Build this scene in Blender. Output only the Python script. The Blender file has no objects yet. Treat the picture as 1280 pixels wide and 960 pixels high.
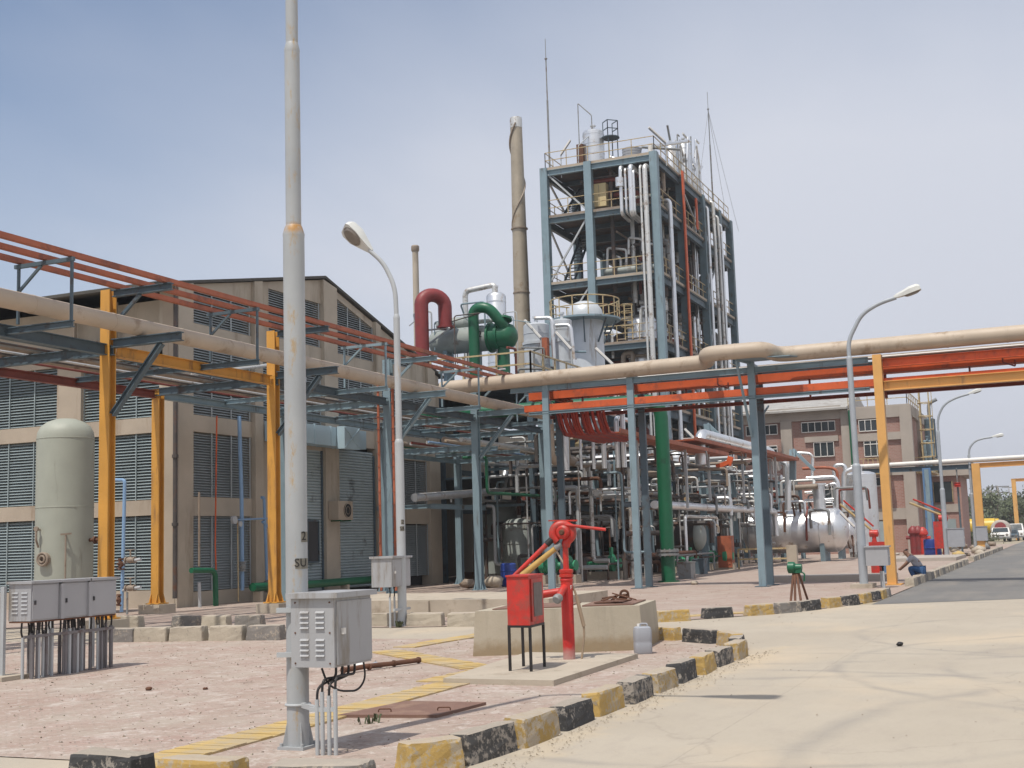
import bpy, math, random
from mathutils import Vector, Matrix
R = random.Random(7)
scene = bpy.context.scene
col = scene.collection
rad = math.radians

# ------------------------------------------------------------------ measuring
# world: camera stands at the origin 1.65 m up; +X runs along the main pipe rack, +Y along the cross rack
FOC, CAMH = 1571.3, 1.65
YAW, PITCH, ROLL = rad(23.17), rad(7.224), rad(-1.78)
_f = Vector((math.cos(YAW)*math.cos(PITCH), math.sin(YAW)*math.cos(PITCH), math.sin(PITCH)))
_r = Vector((math.sin(YAW), -math.cos(YAW), 0))
_u = _r.cross(_f)
CR = _r*math.cos(ROLL) + _u*math.sin(ROLL)
CU = _u*math.cos(ROLL) - _r*math.sin(ROLL)
CO = Vector((0, 0, CAMH))
def _d(x, y): return CR*((x-640)/FOC) - CU*((y-480)/FOC) + _f
def gp(x, y, z=0.0):
    d = _d(x, y); return CO + d*((z-CAMH)/d.z)
def oX(x, y, X):
    d = _d(x, y); return CO + d*(X/d.x)
def oY(x, y, Y):
    d = _d(x, y); return CO + d*(Y/d.y)

# ------------------------------------------------------------------ mesh building
class MB:
    def __init__(s): s.v = []; s.f = []; s.m = []; s.mi = 0
    def add(s, vs, fs):
        n = len(s.v); s.v += [tuple(v) for v in vs]
        s.f += [tuple(i+n for i in f) for f in fs]; s.m += [s.mi]*len(fs); return s
    def box(s, c, size, rz=0.0, rot=None):
        hx, hy, hz = size[0]/2, size[1]/2, size[2]/2
        M = rot if rot else Matrix.Rotation(rz, 3, 'Z')
        c = Vector(c)
        vs = [c + M @ Vector((x*hx, y*hy, z*hz)) for x in (-1, 1) for y in (-1, 1) for z in (-1, 1)]
        return s.add(vs, [(0,1,3,2),(4,6,7,5),(0,4,5,1),(2,3,7,6),(0,2,6,4),(1,5,7,3)])
    def bb(s, a, b):
        a = Vector(a); b = Vector(b)
        return s.box((a+b)/2, [abs(b[i]-a[i]) for i in range(3)])
    def frame(s, p, q, up=(0, 0, 1)):
        p = Vector(p); q = Vector(q); d = (q-p).normalized(); up = Vector(up)
        if abs(d.dot(up)) > .98: up = Vector((1, 0, 0))
        a = d.cross(up).normalized(); b = a.cross(d)
        return p, q, d, a, b
    def bar(s, p, q, w, h, up=(0, 0, 1)):
        p, q, d, a, b = s.frame(p, q, up)
        vs = [e + a*x*w/2 + b*y*h/2 for e in (p, q) for x, y in ((-1,-1),(1,-1),(1,1),(-1,1))]
        return s.add(vs, [(3,2,1,0),(4,5,6,7),(0,1,5,4),(1,2,6,5),(2,3,7,6),(3,0,4,7)])
    def ibeam(s, p, q, w, h, up=(0, 0, 1), t=None):
        t = t or max(.02, h*.07)
        p, q, d, a, b = s.frame(p, q, up)
        o = [(-w/2,-h/2),(w/2,-h/2),(w/2,-h/2+t),(t/2,-h/2+t),(t/2,h/2-t),(w/2,h/2-t),(w/2,h/2),(-w/2,h/2),(-w/2,h/2-t),(-t/2,h/2-t),(-t/2,-h/2+t),(-w/2,-h/2+t)]
        n = 12
        vs = [e + a*x + b*y for e in (p, q) for x, y in o]
        fs = [(i, (i+1) % n, n+(i+1) % n, n+i) for i in range(n)]
        for k in (0, n):
            c = [(0,1,2,11),(3,4,9,10),(5,6,7,8)]
            for ff in c: fs.append(tuple(k+i for i in (ff if k else ff[::-1])))
        return s.add(vs, fs)
    def prism(s, pts, vec):
        n = len(pts); vec = Vector(vec); pts = [Vector(p) for p in pts]
        vs = pts + [p+vec for p in pts]
        return s.add(vs, [tuple(range(n))[::-1], tuple(range(n, 2*n))] + [(i, (i+1) % n, n+(i+1) % n, n+i) for i in range(n)])
    def tube(s, pts, r, n=12, bend=0.0, caps=True, r2=None, seg=5):
        pts = [Vector(p) for p in pts]
        if bend > 0 and len(pts) > 2:
            out = [pts[0]]
            for i in range(1, len(pts)-1):
                a, b, c = pts[i-1], pts[i], pts[i+1]
                d1 = (a-b); d2 = (c-b)
                k = min(bend, d1.length*.48, d2.length*.48)
                e1 = b+d1.normalized()*k; e2 = b+d2.normalized()*k
                for j in range(seg+1):
                    t = j/seg
                    out.append(e1*(1-t)**2 + b*2*t*(1-t) + e2*t*t)
            out.append(pts[-1]); pts = out
        m = len(pts); base = None; vs = []
        prev = None
        for i, p in enumerate(pts):
            if i == 0: d = pts[1]-p
            elif i == m-1: d = p-pts[-2]
            else: d = (pts[i+1]-p).normalized()+(p-pts[i-1]).normalized()
            d = d.normalized()
            if prev is None:
                u = Vector((0, 0, 1)) if abs(d.z) < .9 else Vector((1, 0, 0))
                a = d.cross(u).normalized()
            else:
                a = (prev - d*prev.dot(d)).normalized()
            prev = a; b = d.cross(a)
            rr = r if r2 is None else r+(r2-r)*i/(m-1)
            vs += [p + (a*math.cos(2*math.pi*k/n)+b*math.sin(2*math.pi*k/n))*rr for k in range(n)]
        fs = [(i*n+k, i*n+(k+1) % n, (i+1)*n+(k+1) % n, (i+1)*n+k) for i in range(m-1) for k in range(n)]
        if caps: fs += [tuple(range(n))[::-1], tuple(range((m-1)*n, m*n))]
        return s.add(vs, fs)
    def lathe(s, c, axis, prof, n=24):
        # prof: (distance along axis, radius)
        c = Vector(c); d = Vector(axis).normalized()
        u = Vector((0, 0, 1)) if abs(d.z) < .9 else Vector((1, 0, 0))
        a = d.cross(u).normalized(); b = d.cross(a)
        vs = [c + d*t + (a*math.cos(2*math.pi*k/n)+b*math.sin(2*math.pi*k/n))*max(r, 1e-4) for t, r in prof for k in range(n)]
        m = len(prof)
        fs = [(i*n+k, i*n+(k+1) % n, (i+1)*n+(k+1) % n, (i+1)*n+k) for i in range(m-1) for k in range(n)]
        fs += [tuple(range(n))[::-1], tuple(range((m-1)*n, m*n))]
        return s.add(vs, fs)
    def ring(s, c, R_, r, axis=(0, 0, 1), n=32, k=8, a0=0, a1=2*math.pi):
        c = Vector(c); d = Vector(axis).normalized()
        u = Vector((1, 0, 0)) if abs(d.x) < .9 else Vector((0, 0, 1))
        a = d.cross(u).normalized(); b = d.cross(a)
        pts = [c+(a*math.cos(a0+(a1-a0)*i/n)+b*math.sin(a0+(a1-a0)*i/n))*R_ for i in range(n+1)]
        return s.tube(pts, r, k)
    def rail(s, pts, h=1.05, post=1.6, r=.025, close=False, mid=1):
        pts = [Vector(p) for p in pts]
        for a, b in zip(pts[:-1], pts[1:]):
            for j in range(mid+1):
                z = Vector((0, 0, h*(1-j/(mid+1))))
                s.bar(a+z, b+z, r*2, r*2)
            k = max(1, round((b-a).length/post))
            for i in range(k+1):
                p = a+(b-a)*i/k
                s.bar(p, p+Vector((0, 0, h)), r*2, r*2)
        return s
    def build(s, name, mats, parent=None, smooth=True):
        me = bpy.data.meshes.new(name)
        off = wloc(parent) if parent else getattr(s, 'org', Vector((0, 0, 0)))
        me.from_pydata([Vector(v)-off for v in s.v], [], s.f)
        if not isinstance(mats, (list, tuple)): mats = [mats]
        for m_ in mats: me.materials.append(m_)
        if len(mats) > 1: me.polygons.foreach_set('material_index', s.m)
        if smooth:
            me.polygons.foreach_set('use_smooth', [True]*len(me.polygons))
            me.set_sharp_from_angle(angle=rad(34))
        me.update()
        o = bpy.data.objects.new(name, me); col.objects.link(o)
        if parent: o.parent = parent
        else: o.location = off
        return o
def wloc(o):
    v = Vector((0, 0, 0))
    while o: v += o.location; o = o.parent
    return v
def tag(o, label=None, cat=None, group=None, kind=None):
    if label: o['label'] = label
    if cat: o['category'] = cat
    if group: o['group'] = group
    if kind: o['kind'] = kind
    return o
def thing(name, label, cat, loc, group=None):
    o = bpy.data.objects.new(name, None); col.objects.link(o)
    o.location = loc; o.empty_display_size = .2
    return tag(o, label, cat, group)
def single(name, mb, m, label, cat, group=None, org=None, smooth=True):
    if org is None: org = mb.v[0]
    mb.org = Vector(org)
    return tag(mb.build(name, m, None, smooth), label, cat, group)
def struct(name, mb, m, kind='structure'):
    return tag(mb.build(name, m, None, False), kind=kind)
def copy_tree(o, parent=None):
    c = o.copy(); col.objects.link(c)
    if parent: c.parent = parent
    for ch in [x for x in KIDS.get(o.name, [])]: copy_tree(ch, c)
    return c
KIDS = {}
def dup(o, loc, label=None, rz=0.0):
    KIDS.clear()
    for x in bpy.data.objects:
        if x.parent: KIDS.setdefault(x.parent.name, []).append(x)
    c = copy_tree(o); c.location = loc; c.rotation_euler = (0, 0, rz)
    if label: c['label'] = label
    return c
ORD = 'first second third fourth fifth sixth seventh eighth ninth tenth eleventh twelfth thirteenth fourteenth fifteenth sixteenth seventeenth eighteenth nineteenth twentieth'.split()
def ordn(i):
    if i < 20: return ORD[i]
    t = {2: 'twenty', 3: 'thirty', 4: 'forty', 5: 'fifty'}
    n = i+1
    if n % 10 == 0: return {20: 'twentieth', 30: 'thirtieth', 40: 'fortieth', 50: 'fiftieth'}[n]
    return t[n//10]+'-'+ORD[n % 10-1]

# ------------------------------------------------------------------ materials
def mat(name, c, rough=.6, metal=0.0, var=.12, scale=2.0, dirt=None, damt=.0, dscale=1.5, bump=0.0, bscale=30.0, streak=False):
    m = bpy.data.materials.new(name); m.use_nodes = True
    n = m.node_tree.nodes; L = m.node_tree.links
    b = n['Principled BSDF']
    b.inputs['Roughness'].default_value = rough; b.inputs['Metallic'].default_value = metal
    tc = n.new('ShaderNodeTexCoord')
    geo = n.new('ShaderNodeNewGeometry')
    def noise(sc, det=6.0, vec=None, ro=.6):
        t = n.new('ShaderNodeTexNoise'); t.inputs['Scale'].default_value = sc; t.inputs['Detail'].default_value = det
        t.inputs['Roughness'].default_value = ro
        L.new(vec if vec else geo.outputs['Position'], t.inputs['Vector']); return t.outputs['Fac']
    def ramp(f, a, bb, ca=(0, 0, 0, 1), cb=(1, 1, 1, 1)):
        r = n.new('ShaderNodeValToRGB'); r.color_ramp.elements[0].position = a; r.color_ramp.elements[1].position = bb
        r.color_ramp.elements[0].color = ca; r.color_ramp.elements[1].color = cb
        L.new(f, r.inputs['Fac']); return r.outputs['Color']
    lo = tuple(x*(1-var) for x in c)+(1,); hi = tuple(min(1, x*(1+var)) for x in c)+(1,)
    out = ramp(noise(scale), .3, .7, lo, hi)
    if dirt:
        if streak:
            mp = n.new('ShaderNodeMapping'); mp.inputs['Scale'].default_value = (1, 1, .15)
            L.new(geo.outputs['Position'], mp.inputs['Vector']); f = noise(dscale, 8.0, mp.outputs['Vector'], .7)
        else: f = noise(dscale, 8.0, None, .7)
        mask = ramp(f, .62-damt*.35, .72-damt*.3)
        mx = n.new('ShaderNodeMix'); mx.data_type = 'RGBA'
        L.new(mask, mx.inputs['Factor']); L.new(out, mx.inputs[6]); mx.inputs[7].default_value = tuple(dirt)+(1,)
        out = mx.outputs[2]
        if metal > .3:
            inv = n.new('ShaderNodeMapRange'); inv.inputs['To Min'].default_value = metal; inv.inputs['To Max'].default_value = .1
            L.new(mask, inv.inputs['Value']); L.new(inv.outputs['Result'], b.inputs['Metallic'])
    L.new(out, b.inputs['Base Color'])
    rr = n.new('ShaderNodeMapRange'); rr.inputs['To Min'].default_value = max(.05, rough-.12); rr.inputs['To Max'].default_value = min(1, rough+.15)
    L.new(noise(scale*3), rr.inputs['Value']); L.new(rr.outputs['Result'], b.inputs['Roughness'])
    if bump:
        bp = n.new('ShaderNodeBump'); bp.inputs['Strength'].default_value = bump; bp.inputs['Distance'].default_value = .02
        L.new(noise(bscale), bp.inputs['Height']); L.new(bp.outputs['Normal'], b.inputs['Normal'])
    return m
M = {}
RUST = (.16, .06, .025)
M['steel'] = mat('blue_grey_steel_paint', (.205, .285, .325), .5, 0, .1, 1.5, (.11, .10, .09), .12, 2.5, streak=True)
M['steel_d'] = mat('dark_shaded_blue_grey_steel_paint', (.075, .11, .135), .55, 0, .15, 1.5, (.06, .05, .045), .2, 2.5)  # darker copy of the steel paint; shade on rear members put into colour
M['steel_m'] = mat('half_shaded_blue_grey_steel_paint', (.115, .165, .19), .5, 0, .12, 1.5, (.09, .07, .05), .2, 2.5)  # half-dark copy of the steel paint, shade within the tower painted in
M['steel_b'] = mat('blue_painted_steel', (.10, .20, .36), .5, 0, .1, 1.5, (.12, .1, .09), .15, 2)
M['yellow'] = mat('ochre_yellow_steel_paint', (.58, .29, .05), .5, 0, .12, 1.2, (.30, .15, .05), .22, 2.2, streak=True)
M['yellow2'] = mat('pale_ochre_steel_paint', (.66, .36, .11), .5, 0, .08, 1.2, (.40, .23, .10), .12, 2.2, streak=True)
M['rail'] = mat('yellow_handrail_paint', (.47, .37, .20), .5, 0, .15, 3, (.25, .12, .05), .25, 4)
M['orange'] = mat('orange_cable_tray_paint', (.58, .10, .024), .55, 0, .15, 1.5, (.33, .07, .03), .25, 1.6)
M['orange_d'] = mat('faded_rust_orange_tray', (.36, .105, .05), .6, 0, .18, 1.5, (.22, .07, .04), .3, 2)
M['redbrown'] = mat('red_oxide_steel', (.19, .045, .03), .6, 0, .2, 2)
M['tan'] = mat('tan_insulation_cladding', (.445, .365, .28), .55, 0, .08, 1.2, (.30, .22, .15), .18, 1.4)
M['tan_d'] = mat('brown_and_shaded_insulation_cladding', (.27, .215, .165), .6, 0, .12, 1.5, (.15, .1, .07), .2, 2)  # brown cladding; on the racks its darkness stands in for shade
M['silver'] = mat('aluminium_cladding', (.74, .75, .76), .36, .85, .07, 1.6, (.36, .27, .19), .14, 1.2, bump=.12, bscale=4)
M['silver_t'] = mat('dusty_aluminium_pipe', (.62, .62, .60), .45, .55, .12, 2, (.24, .19, .15), .25, 2)  # dusty, and darkened further to imitate shade on the racks
M['grey_t'] = mat('grey_pipe_paint', (.24, .25, .25), .6, .1, .2, 2, (.14, .09, .06), .3, 2)
M['dark_t'] = mat('weathered_and_shade_dark_pipe', (.085, .075, .07), .7, .1, .3, 2, (.13, .06, .035), .3, 2)  # weathered dark; also stands in for shade under racks and decks
M['galv'] = mat('galvanised_grey_paint', (.43, .45, .46), .5, .05, .06, 2, (.44, .30, .14), .10, 2.6, streak=True)
M['galv_far'] = mat('grey_lamp_pole_paint', (.36, .39, .42), .5, .1, .08, 2)
M['cab'] = mat('grey_cabinet_paint', (.36, .365, .375), .45, .05, .06, 1.2, (.24, .215, .185), .22, 3.5, streak=True)
M['cab_d'] = mat('dark_latch_grey', (.04, .04, .042), .7)  # plain dark grey of the cabinet latches
M['cabrust'] = mat('rusty_steel', (.13, .06, .035), .8, .2, .3, 6)
M['plumbing'] = mat('purple_grey_conduit', (.17, .16, .165), .55, .1, .15, 3, (.12, .08, .07), .2, 4)
M['redfire'] = mat('fire_red_paint', (.50, .03, .02), .45, 0, .18, 4, (.33, .055, .04), .42, 6)
M['redduct'] = mat('dark_red_duct_paint', (.215, .028, .028), .5, 0, .12, 2, (.15, .04, .04), .25, 1.6)
M['green'] = mat('deep_green_pipe_paint', (.006, .105, .047), .4, 0, .15, 1.4, (.01, .07, .035), .15, 2)
M['green_l'] = mat('pump_green_paint', (.04, .27, .14), .45, 0, .15, 4)
M['tank'] = mat('pale_green_grey_tank_paint', (.33, .345, .29), .55, 0, .07, 1.2, (.21, .21, .17), .10, 1.6, streak=True)
M['exch'] = mat('grey_green_exchanger_paint', (.29, .32, .30), .5, 0, .12, 1.5, (.18, .15, .12), .15, 2)
M['vessel'] = mat('light_grey_vessel_paint', (.54, .57, .60), .4, .15, .08, 1.3, (.28, .24, .2), .12, 1.5, streak=True)
M['conc_wall'] = mat('weathered_concrete_wall', (.43, .375, .30), .85, 0, .12, .7, (.30, .25, .19), .22, .9, .15, 25, streak=True)
M['conc_band'] = mat('buff_concrete_band', (.41, .345, .27), .85, 0, .1, .8, (.27, .2, .14), .18, 1.2, .12, 25, streak=True)
M['conc'] = mat('dusty_concrete', (.42, .365, .29), .9, 0, .1, 1.2, (.30, .25, .19), .22, 1.8, .2, 30)
M['conc_far'] = mat('grey_concrete_far', (.40, .355, .31), .85, 0, .1, .5)
M['roof'] = mat('dark_roof_edge', (.075, .07, .06), .8, 0, .2, 1)
M['roof2'] = mat('grey_sheet_roof', (.40, .385, .36), .6, .1, .1, .6, (.28, .25, .22), .3, 1)
M['louvre'] = mat('grey_blue_louvre_slat', (.32, .38, .39), .5, .1, .1, 1)
M['louvre_shade'] = mat('shaded_face_louvre_slat', (.40, .44, .45), .55, .1, .12, 1)  # louvre colour for the shaded face, lightened to offset its shade
M['void'] = mat('dark_interior', (.05, .05, .053), .9, 0, .2, 1)
M['shutter'] = mat('slate_grey_shutter', (.38, .45, .47), .5, .15, .08, 1, (.11, .12, .12), .12, 1)
M['duct'] = mat('pale_blue_duct_paint', (.42, .55, .61), .5, .1, .06, 1)
M['black'] = mat('black_painted_steel', (.022, .02, .02), .5, .2, .3, 4)
M['white'] = mat('white_paint', (.72, .70, .66), .5, 0, .06, 2)
M['cream'] = mat('cream_panel_paint', (.62, .50, .27), .6, 0, .08, 1)
M['plastic'] = mat('grey_white_plastic', (.33, .345, .375), .45, 0, .06, 3)
M['bluep'] = mat('blue_plastic', (.02, .05, .25), .4, 0, .1, 3)
M['ipeblue'] = mat('light_blue_pipe_paint', (.22, .36, .55), .45, 0, .08, 2)
M['hose'] = mat('tan_hose_canvas', (.45, .29, .09), .8, 0, .12, 6)
M['wood'] = mat('brown_wood', (.28, .13, .05), .8, 0, .2, 4)
M['plate'] = mat('rusty_checker_plate', (.20, .115, .085), .75, .1, .12, 3, (.27, .17, .12), .25, 2)
M['glass'] = mat('dark_window_glass', (.035, .045, .05), .15, 0, .2, 1)
M['lens'] = mat('lamp_lens_plastic', (.20, .175, .15), .3, 0, .15, 8)
M['lamphead'] = mat('lamp_head_white', (.62, .63, .60), .45, 0, .05, 3)
M['tyre'] = mat('tyre_rubber', (.02, .02, .02), .8)
M['tanker'] = mat('yellow_tanker_paint', (.62, .40, .03), .4, 0, .1, 2)
M['bark'] = mat('tree_bark', (.10, .075, .055), .9, 0, .2, 3)
M['leaf'] = mat('dusty_green_leaves', (.085, .10, .05), .7, 0, .5, .35)
M['rustred'] = mat('red_hose_bundle', (.33, .035, .018), .55, 0, .25, 3)
M['trough'] = mat('yellow_trench_cover_paint', (.49, .345, .13), .75, 0, .12, 1.5, (.42, .33, .20), .5, 2.2)
M['rope'] = mat('dusty_rope', (.30, .23, .16), .9, 0, .2, 8)

def nodes_of(name):
    m = bpy.data.materials.new(name); m.use_nodes = True
    return m, m.node_tree.nodes, m.node_tree.links, m.node_tree.nodes['Principled BSDF']
class NB:
    def __init__(s, m): s.n = m.node_tree.nodes; s.L = m.node_tree.links; g = s.n.new('ShaderNodeNewGeometry'); s.pos = g.outputs['Position']; s.nrm = g.outputs['Normal']
    def noise(s, sc, det=6.0, ro=.6, vec=None, dist=0.0):
        t = s.n.new('ShaderNodeTexNoise'); t.inputs['Scale'].default_value = sc; t.inputs['Detail'].default_value = det
        t.inputs['Roughness'].default_value = ro; t.inputs['Distortion'].default_value = dist
        s.L.new(vec if vec else s.pos, t.inputs['Vector']); return t.outputs['Fac']
    def map(s, sc, rz=0.0, loc=(0, 0, 0)):
        m = s.n.new('ShaderNodeMapping'); m.inputs['Scale'].default_value = sc; m.inputs['Rotation'].default_value = (0, 0, rz); m.inputs['Location'].default_value = loc
        s.L.new(s.pos, m.inputs['Vector']); return m.outputs['Vector']
    def ramp(s, f, a, b, ca=(0, 0, 0), cb=(1, 1, 1)):
        r = s.n.new('ShaderNodeValToRGB'); e = r.color_ramp.elements
        e[0].position = a; e[1].position = b; e[0].color = tuple(ca)+(1,); e[1].color = tuple(cb)+(1,)
        s.L.new(f, r.inputs['Fac']); return r.outputs['Color']
    def mix(s, f, a, b, mode='MIX'):
        m = s.n.new('ShaderNodeMix'); m.data_type = 'RGBA'; m.blend_type = mode
        for sock, v in ((m.inputs['Factor'], f), (m.inputs[6], a), (m.inputs[7], b)):
            if isinstance(v, (int, float)): sock.default_value = v
            elif isinstance(v, tuple): sock.default_value = v+(1,)
            else: s.L.new(v, sock)
        return m.outputs[2]
    def math(s, op, a, b=None):
        m = s.n.new('ShaderNodeMath'); m.operation = op
        for i, v in enumerate((a, b)):
            if v is None: continue
            if isinstance(v, (int, float)): m.inputs[i].default_value = v
            else: s.L.new(v, m.inputs[i])
        return m.outputs[0]
    def dist(s, c):
        v = s.n.new('ShaderNodeVectorMath'); v.operation = 'DISTANCE'; v.inputs[1].default_value = c
        s.L.new(s.pos, v.inputs[0]); return v.outputs['Value']
    def bump(s, h, st, bsdf, d=.02):
        b = s.n.new('ShaderNodeBump'); b.inputs['Strength'].default_value = st; b.inputs['Distance'].default_value = d
        s.L.new(h, b.inputs['Height']); s.L.new(b.outputs['Normal'], bsdf.inputs['Normal'])
# dusty concrete road with tyre sweeps
m, n_, L_, b_ = nodes_of('dusty_road_concrete'); q = NB(m)
c = q.ramp(q.noise(.35, 8), .3, .7, (.375, .325, .257), (.44, .388, .31))
c = q.mix(q.math('MULTIPLY', q.ramp(q.noise(1.6, 8, .7, q.map((1, 2.2, 1), .3)), .5, .68), .55), c, (.36, .31, .255))
c = q.mix(q.math('MULTIPLY', q.ramp(q.noise(.22, 4, .5, q.map((1, 1.6, 1), .5, (4, 1, 0))), .5, .66), .6), c, (.53, .43, .305))
for cx, cy, rr, w in ((17, -2.2, 3.6, .16), (17, -2.2, 5.0, .14), (13, 2.6, 5.2, .18), (12.5, 3.0, 3.4, .13), (22, -1, 4.2, .14), (24, 5, 7.5, .2), (24, 5, 9.2, .2), (10, -6, 8, .2)):
    dd = q.math('ABSOLUTE', q.math('SUBTRACT', q.math('ADD', q.dist((cx, cy, 0)), q.math('MULTIPLY', q.noise(.6, 2), .6)), rr+.3))
    k = q.math('MULTIPLY', q.ramp(dd, 0, w, (1, 1, 1), (0, 0, 0)), q.ramp(q.noise(.9, 6), .36, .6))
    c = q.mix(q.math('MULTIPLY', k, .6), c, (.27, .245, .215))
c = q.mix(q.math('MULTIPLY', q.ramp(q.noise(14, 4, .7), .6, .75), .35), c, (.33, .28, .22))
c = q.mix(q.math('MULTIPLY', q.ramp(q.noise(38, 3, .8), .60, .68), .45), c, (.26, .23, .19))
# one long wandering crack and slab joints
sx_ = n_.new('ShaderNodeSeparateXYZ'); L_.new(q.pos, sx_.inputs[0])
for ax, off, wob, wid, amt, thr in (('Y', 1.2, .5, .03, .55, .40), ('X', -14.2, .03, .012, .45, .35), ('X', -26.0, .03, .014, .4, .35), ('Y', -2.8, .05, .012, .35, .4)):
    l_ = q.math('ABSOLUTE', q.math('ADD', q.math('ADD', sx_.outputs[ax], off), q.math('MULTIPLY', q.math('SUBTRACT', q.noise(.7, 6, .6), .5), wob*2)))
    c = q.mix(q.math('MULTIPLY', q.math('MULTIPLY', q.ramp(l_, 0, wid, (1, 1, 1), (0, 0, 0)), q.ramp(q.noise(2.5, 4), thr, thr+.12)), amt), c, (.19, .165, .14))
# sand drifted along the kerb line
sd_ = q.ramp(q.math('ADD', q.math('ADD', q.math('ABSOLUTE', q.math('SUBTRACT', sx_.outputs['Y'], 3.9)), q.math('MULTIPLY', q.math('MAXIMUM', q.math('SUBTRACT', sx_.outputs['X'], 19), 0), .15)), q.math('MULTIPLY', q.noise(1.3, 7, .7), 1.6)), .55, 1.5, (1, 1, 1), (0, 0, 0))
c = q.mix(q.math('MULTIPLY', sd_, .6), c, (.50, .40, .265))
# thin wandering cracks and slab joints
vo = n_.new('ShaderNodeTexVoronoi'); vo.feature = 'DISTANCE_TO_EDGE'; vo.inputs['Scale'].default_value = .16
wv = n_.new('ShaderNodeVectorMath'); wv.operation = 'ADD'
nz = n_.new('ShaderNodeTexNoise'); nz.inputs['Scale'].default_value = 1.1; nz.inputs['Detail'].default_value = 5
L_.new(q.pos, nz.inputs['Vector']); L_.new(q.pos, wv.inputs[0]); L_.new(nz.outputs['Color'], wv.inputs[1]); L_.new(wv.outputs[0], vo.inputs['Vector'])
c = q.mix(q.math('MULTIPLY', q.ramp(vo.outputs['Distance'], .0006, .0025, (1, 1, 1), (0, 0, 0)), .3), c, (.26, .22, .18))
L_.new(c, b_.inputs['Base Color']); b_.inputs['Roughness'].default_value = .9
q.bump(q.noise(9, 8, .7), .25, b_); M['road'] = m
m, n_, L_, b_ = nodes_of('grey_asphalt'); q = NB(m)
c = q.ramp(q.noise(.5, 8), .3, .7, (.145, .14, .135), (.185, .18, .17))
c = q.mix(q.math('MULTIPLY', q.ramp(q.noise(.25, 6, .6, q.map((.4, 2, 1))), .5, .7), .55), c, (.30, .265, .22))
c = q.mix(q.math('MULTIPLY', q.ramp(q.noise(60, 3), .5, .7), .35), c, (.09, .09, .09))
L_.new(c, b_.inputs['Base Color']); b_.inputs['Roughness'].default_value = .9; q.bump(q.noise(60, 3), .3, b_, .01); M['asphalt'] = m
# brick paved yard, dusty and stained
def paving(name, c1, c2, mortar, dust, white, wamt, damt):
    m, n_, L_, b_ = nodes_of(name); q = NB(m)
    br = n_.new('ShaderNodeTexBrick'); br.inputs['Scale'].default_value = 1.0
    br.inputs['Brick Width'].default_value = .23; br.inputs['Row Height'].default_value = .115; br.inputs['Mortar Size'].default_value = .008
    br.inputs['Color1'].default_value = c1+(1,); br.inputs['Color2'].default_value = c2+(1,); br.inputs['Mortar'].default_value = mortar+(1,)
    L_.new(q.map((1, 1, 1), rad(45) if 'yard' in name else 0), br.inputs['Vector'])
    c = q.mix(q.ramp(q.noise(.9, 10, .78), .38, .60), br.outputs['Color'], dust)
    c = q.mix(q.math('MULTIPLY', q.ramp(q.noise(.6, 7, .7, q.map((1, 1, 1), 0, (1, 5, 0))), .45, .65), .5), c, (.30, .21, .165))
    c = q.mix(q.math('MULTIPLY', q.ramp(q.noise(1.7, 10, .82, q.map((1, 1, 1), 0, (3, 9, 0)), .2), .535, .60), wamt), c, white)
    c = q.mix(q.math('MULTIPLY', q.ramp(q.noise(7.5, 8, .82), .55, .60), wamt*1.2), c, white)
    c = q.mix(q.math('MULTIPLY', q.ramp(q.noise(2.3, 9, .75, q.map((1, 1, 1), 0, (7, 2, 0))), .56, .66), damt), c, (.20, .145, .115))
    c = q.mix(q.math('MULTIPLY', q.ramp(q.noise(24, 5, .75), .55, .7), .4), c, (.25, .20, .17))
    L_.new(c, b_.inputs['Base Color']); b_.inputs['Roughness'].default_value = .92
    q.bump(q.mix(.5, br.outputs['Fac'], q.noise(20, 8, .75)), .35, b_, .02); return m
M['yard'] = paving('brick_yard_paving', (.34, .235, .195), (.40, .29, .245), (.26, .2, .165), (.385, .325, .27), (.55, .50, .45), .55, .7)
M['pad'] = paving('plant_pad_paving', (.335, .24, .20), (.39, .285, .24), (.24, .19, .16), (.39, .325, .275), (.50, .44, .38), .25, .5)
M['soil'] = mat('dusty_ground', (.33, .28, .20), .95, 0, .2, .05, (.17, .17, .08), .3, .03)
def chipped(name, paint, base, amt):
    m, n_, L_, b_ = nodes_of(name); q = NB(m)
    tc = n_.new('ShaderNodeTexCoord')
    f = q.math('ADD', q.math('MULTIPLY', q.noise(5, 9, .75), .55), q.math('MULTIPLY', q.noise(22, 6, .7), .45))
    mask = q.ramp(f, amt-.015, amt+.03)
    c0 = q.ramp(q.noise(3, 5), .3, .7, tuple(x*.8 for x in paint), tuple(min(1, x*1.12) for x in paint))
    sp = n_.new('ShaderNodeSeparateXYZ'); L_.new(q.nrm, sp.inputs[0])
    top = q.ramp(q.math('ADD', sp.outputs['Z'], q.math('MULTIPLY', q.noise(9, 6), .6)), .88, 1.1)
    c = q.mix(mask, c0, q.mix(q.noise(4), tuple(x*.85 for x in base), base))
    c = q.mix(q.math('MULTIPLY', top, .8), c, (.40, .345, .28))
    L_.new(c, b_.inputs['Base Color']); b_.inputs['Roughness'].default_value = .85
    q.bump(q.noise(16, 8, .75), .5, b_, .02); return m
M['k_yel'] = chipped('chipped_yellow_kerb_paint', (.43, .285, .09), (.42, .35, .25), .52)
M['k_blk'] = chipped('chipped_black_kerb_paint', (.045, .045, .046), (.30, .27, .235), .54)
M['k_yel2'] = chipped('badly_chipped_yellow_kerb_paint', (.40, .265, .08), (.40, .335, .25), .485)
M['k_blk2'] = chipped('badly_chipped_black_kerb_paint', (.06, .058, .056), (.30, .265, .225), .51)
M['k_wht'] = chipped('worn_pale_kerb_concrete', (.40, .35, .275), (.27, .235, .2), .58)
M['k_gry'] = chipped('worn_grey_kerb_concrete', (.19, .175, .16), (.36, .31, .25), .54)
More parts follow.
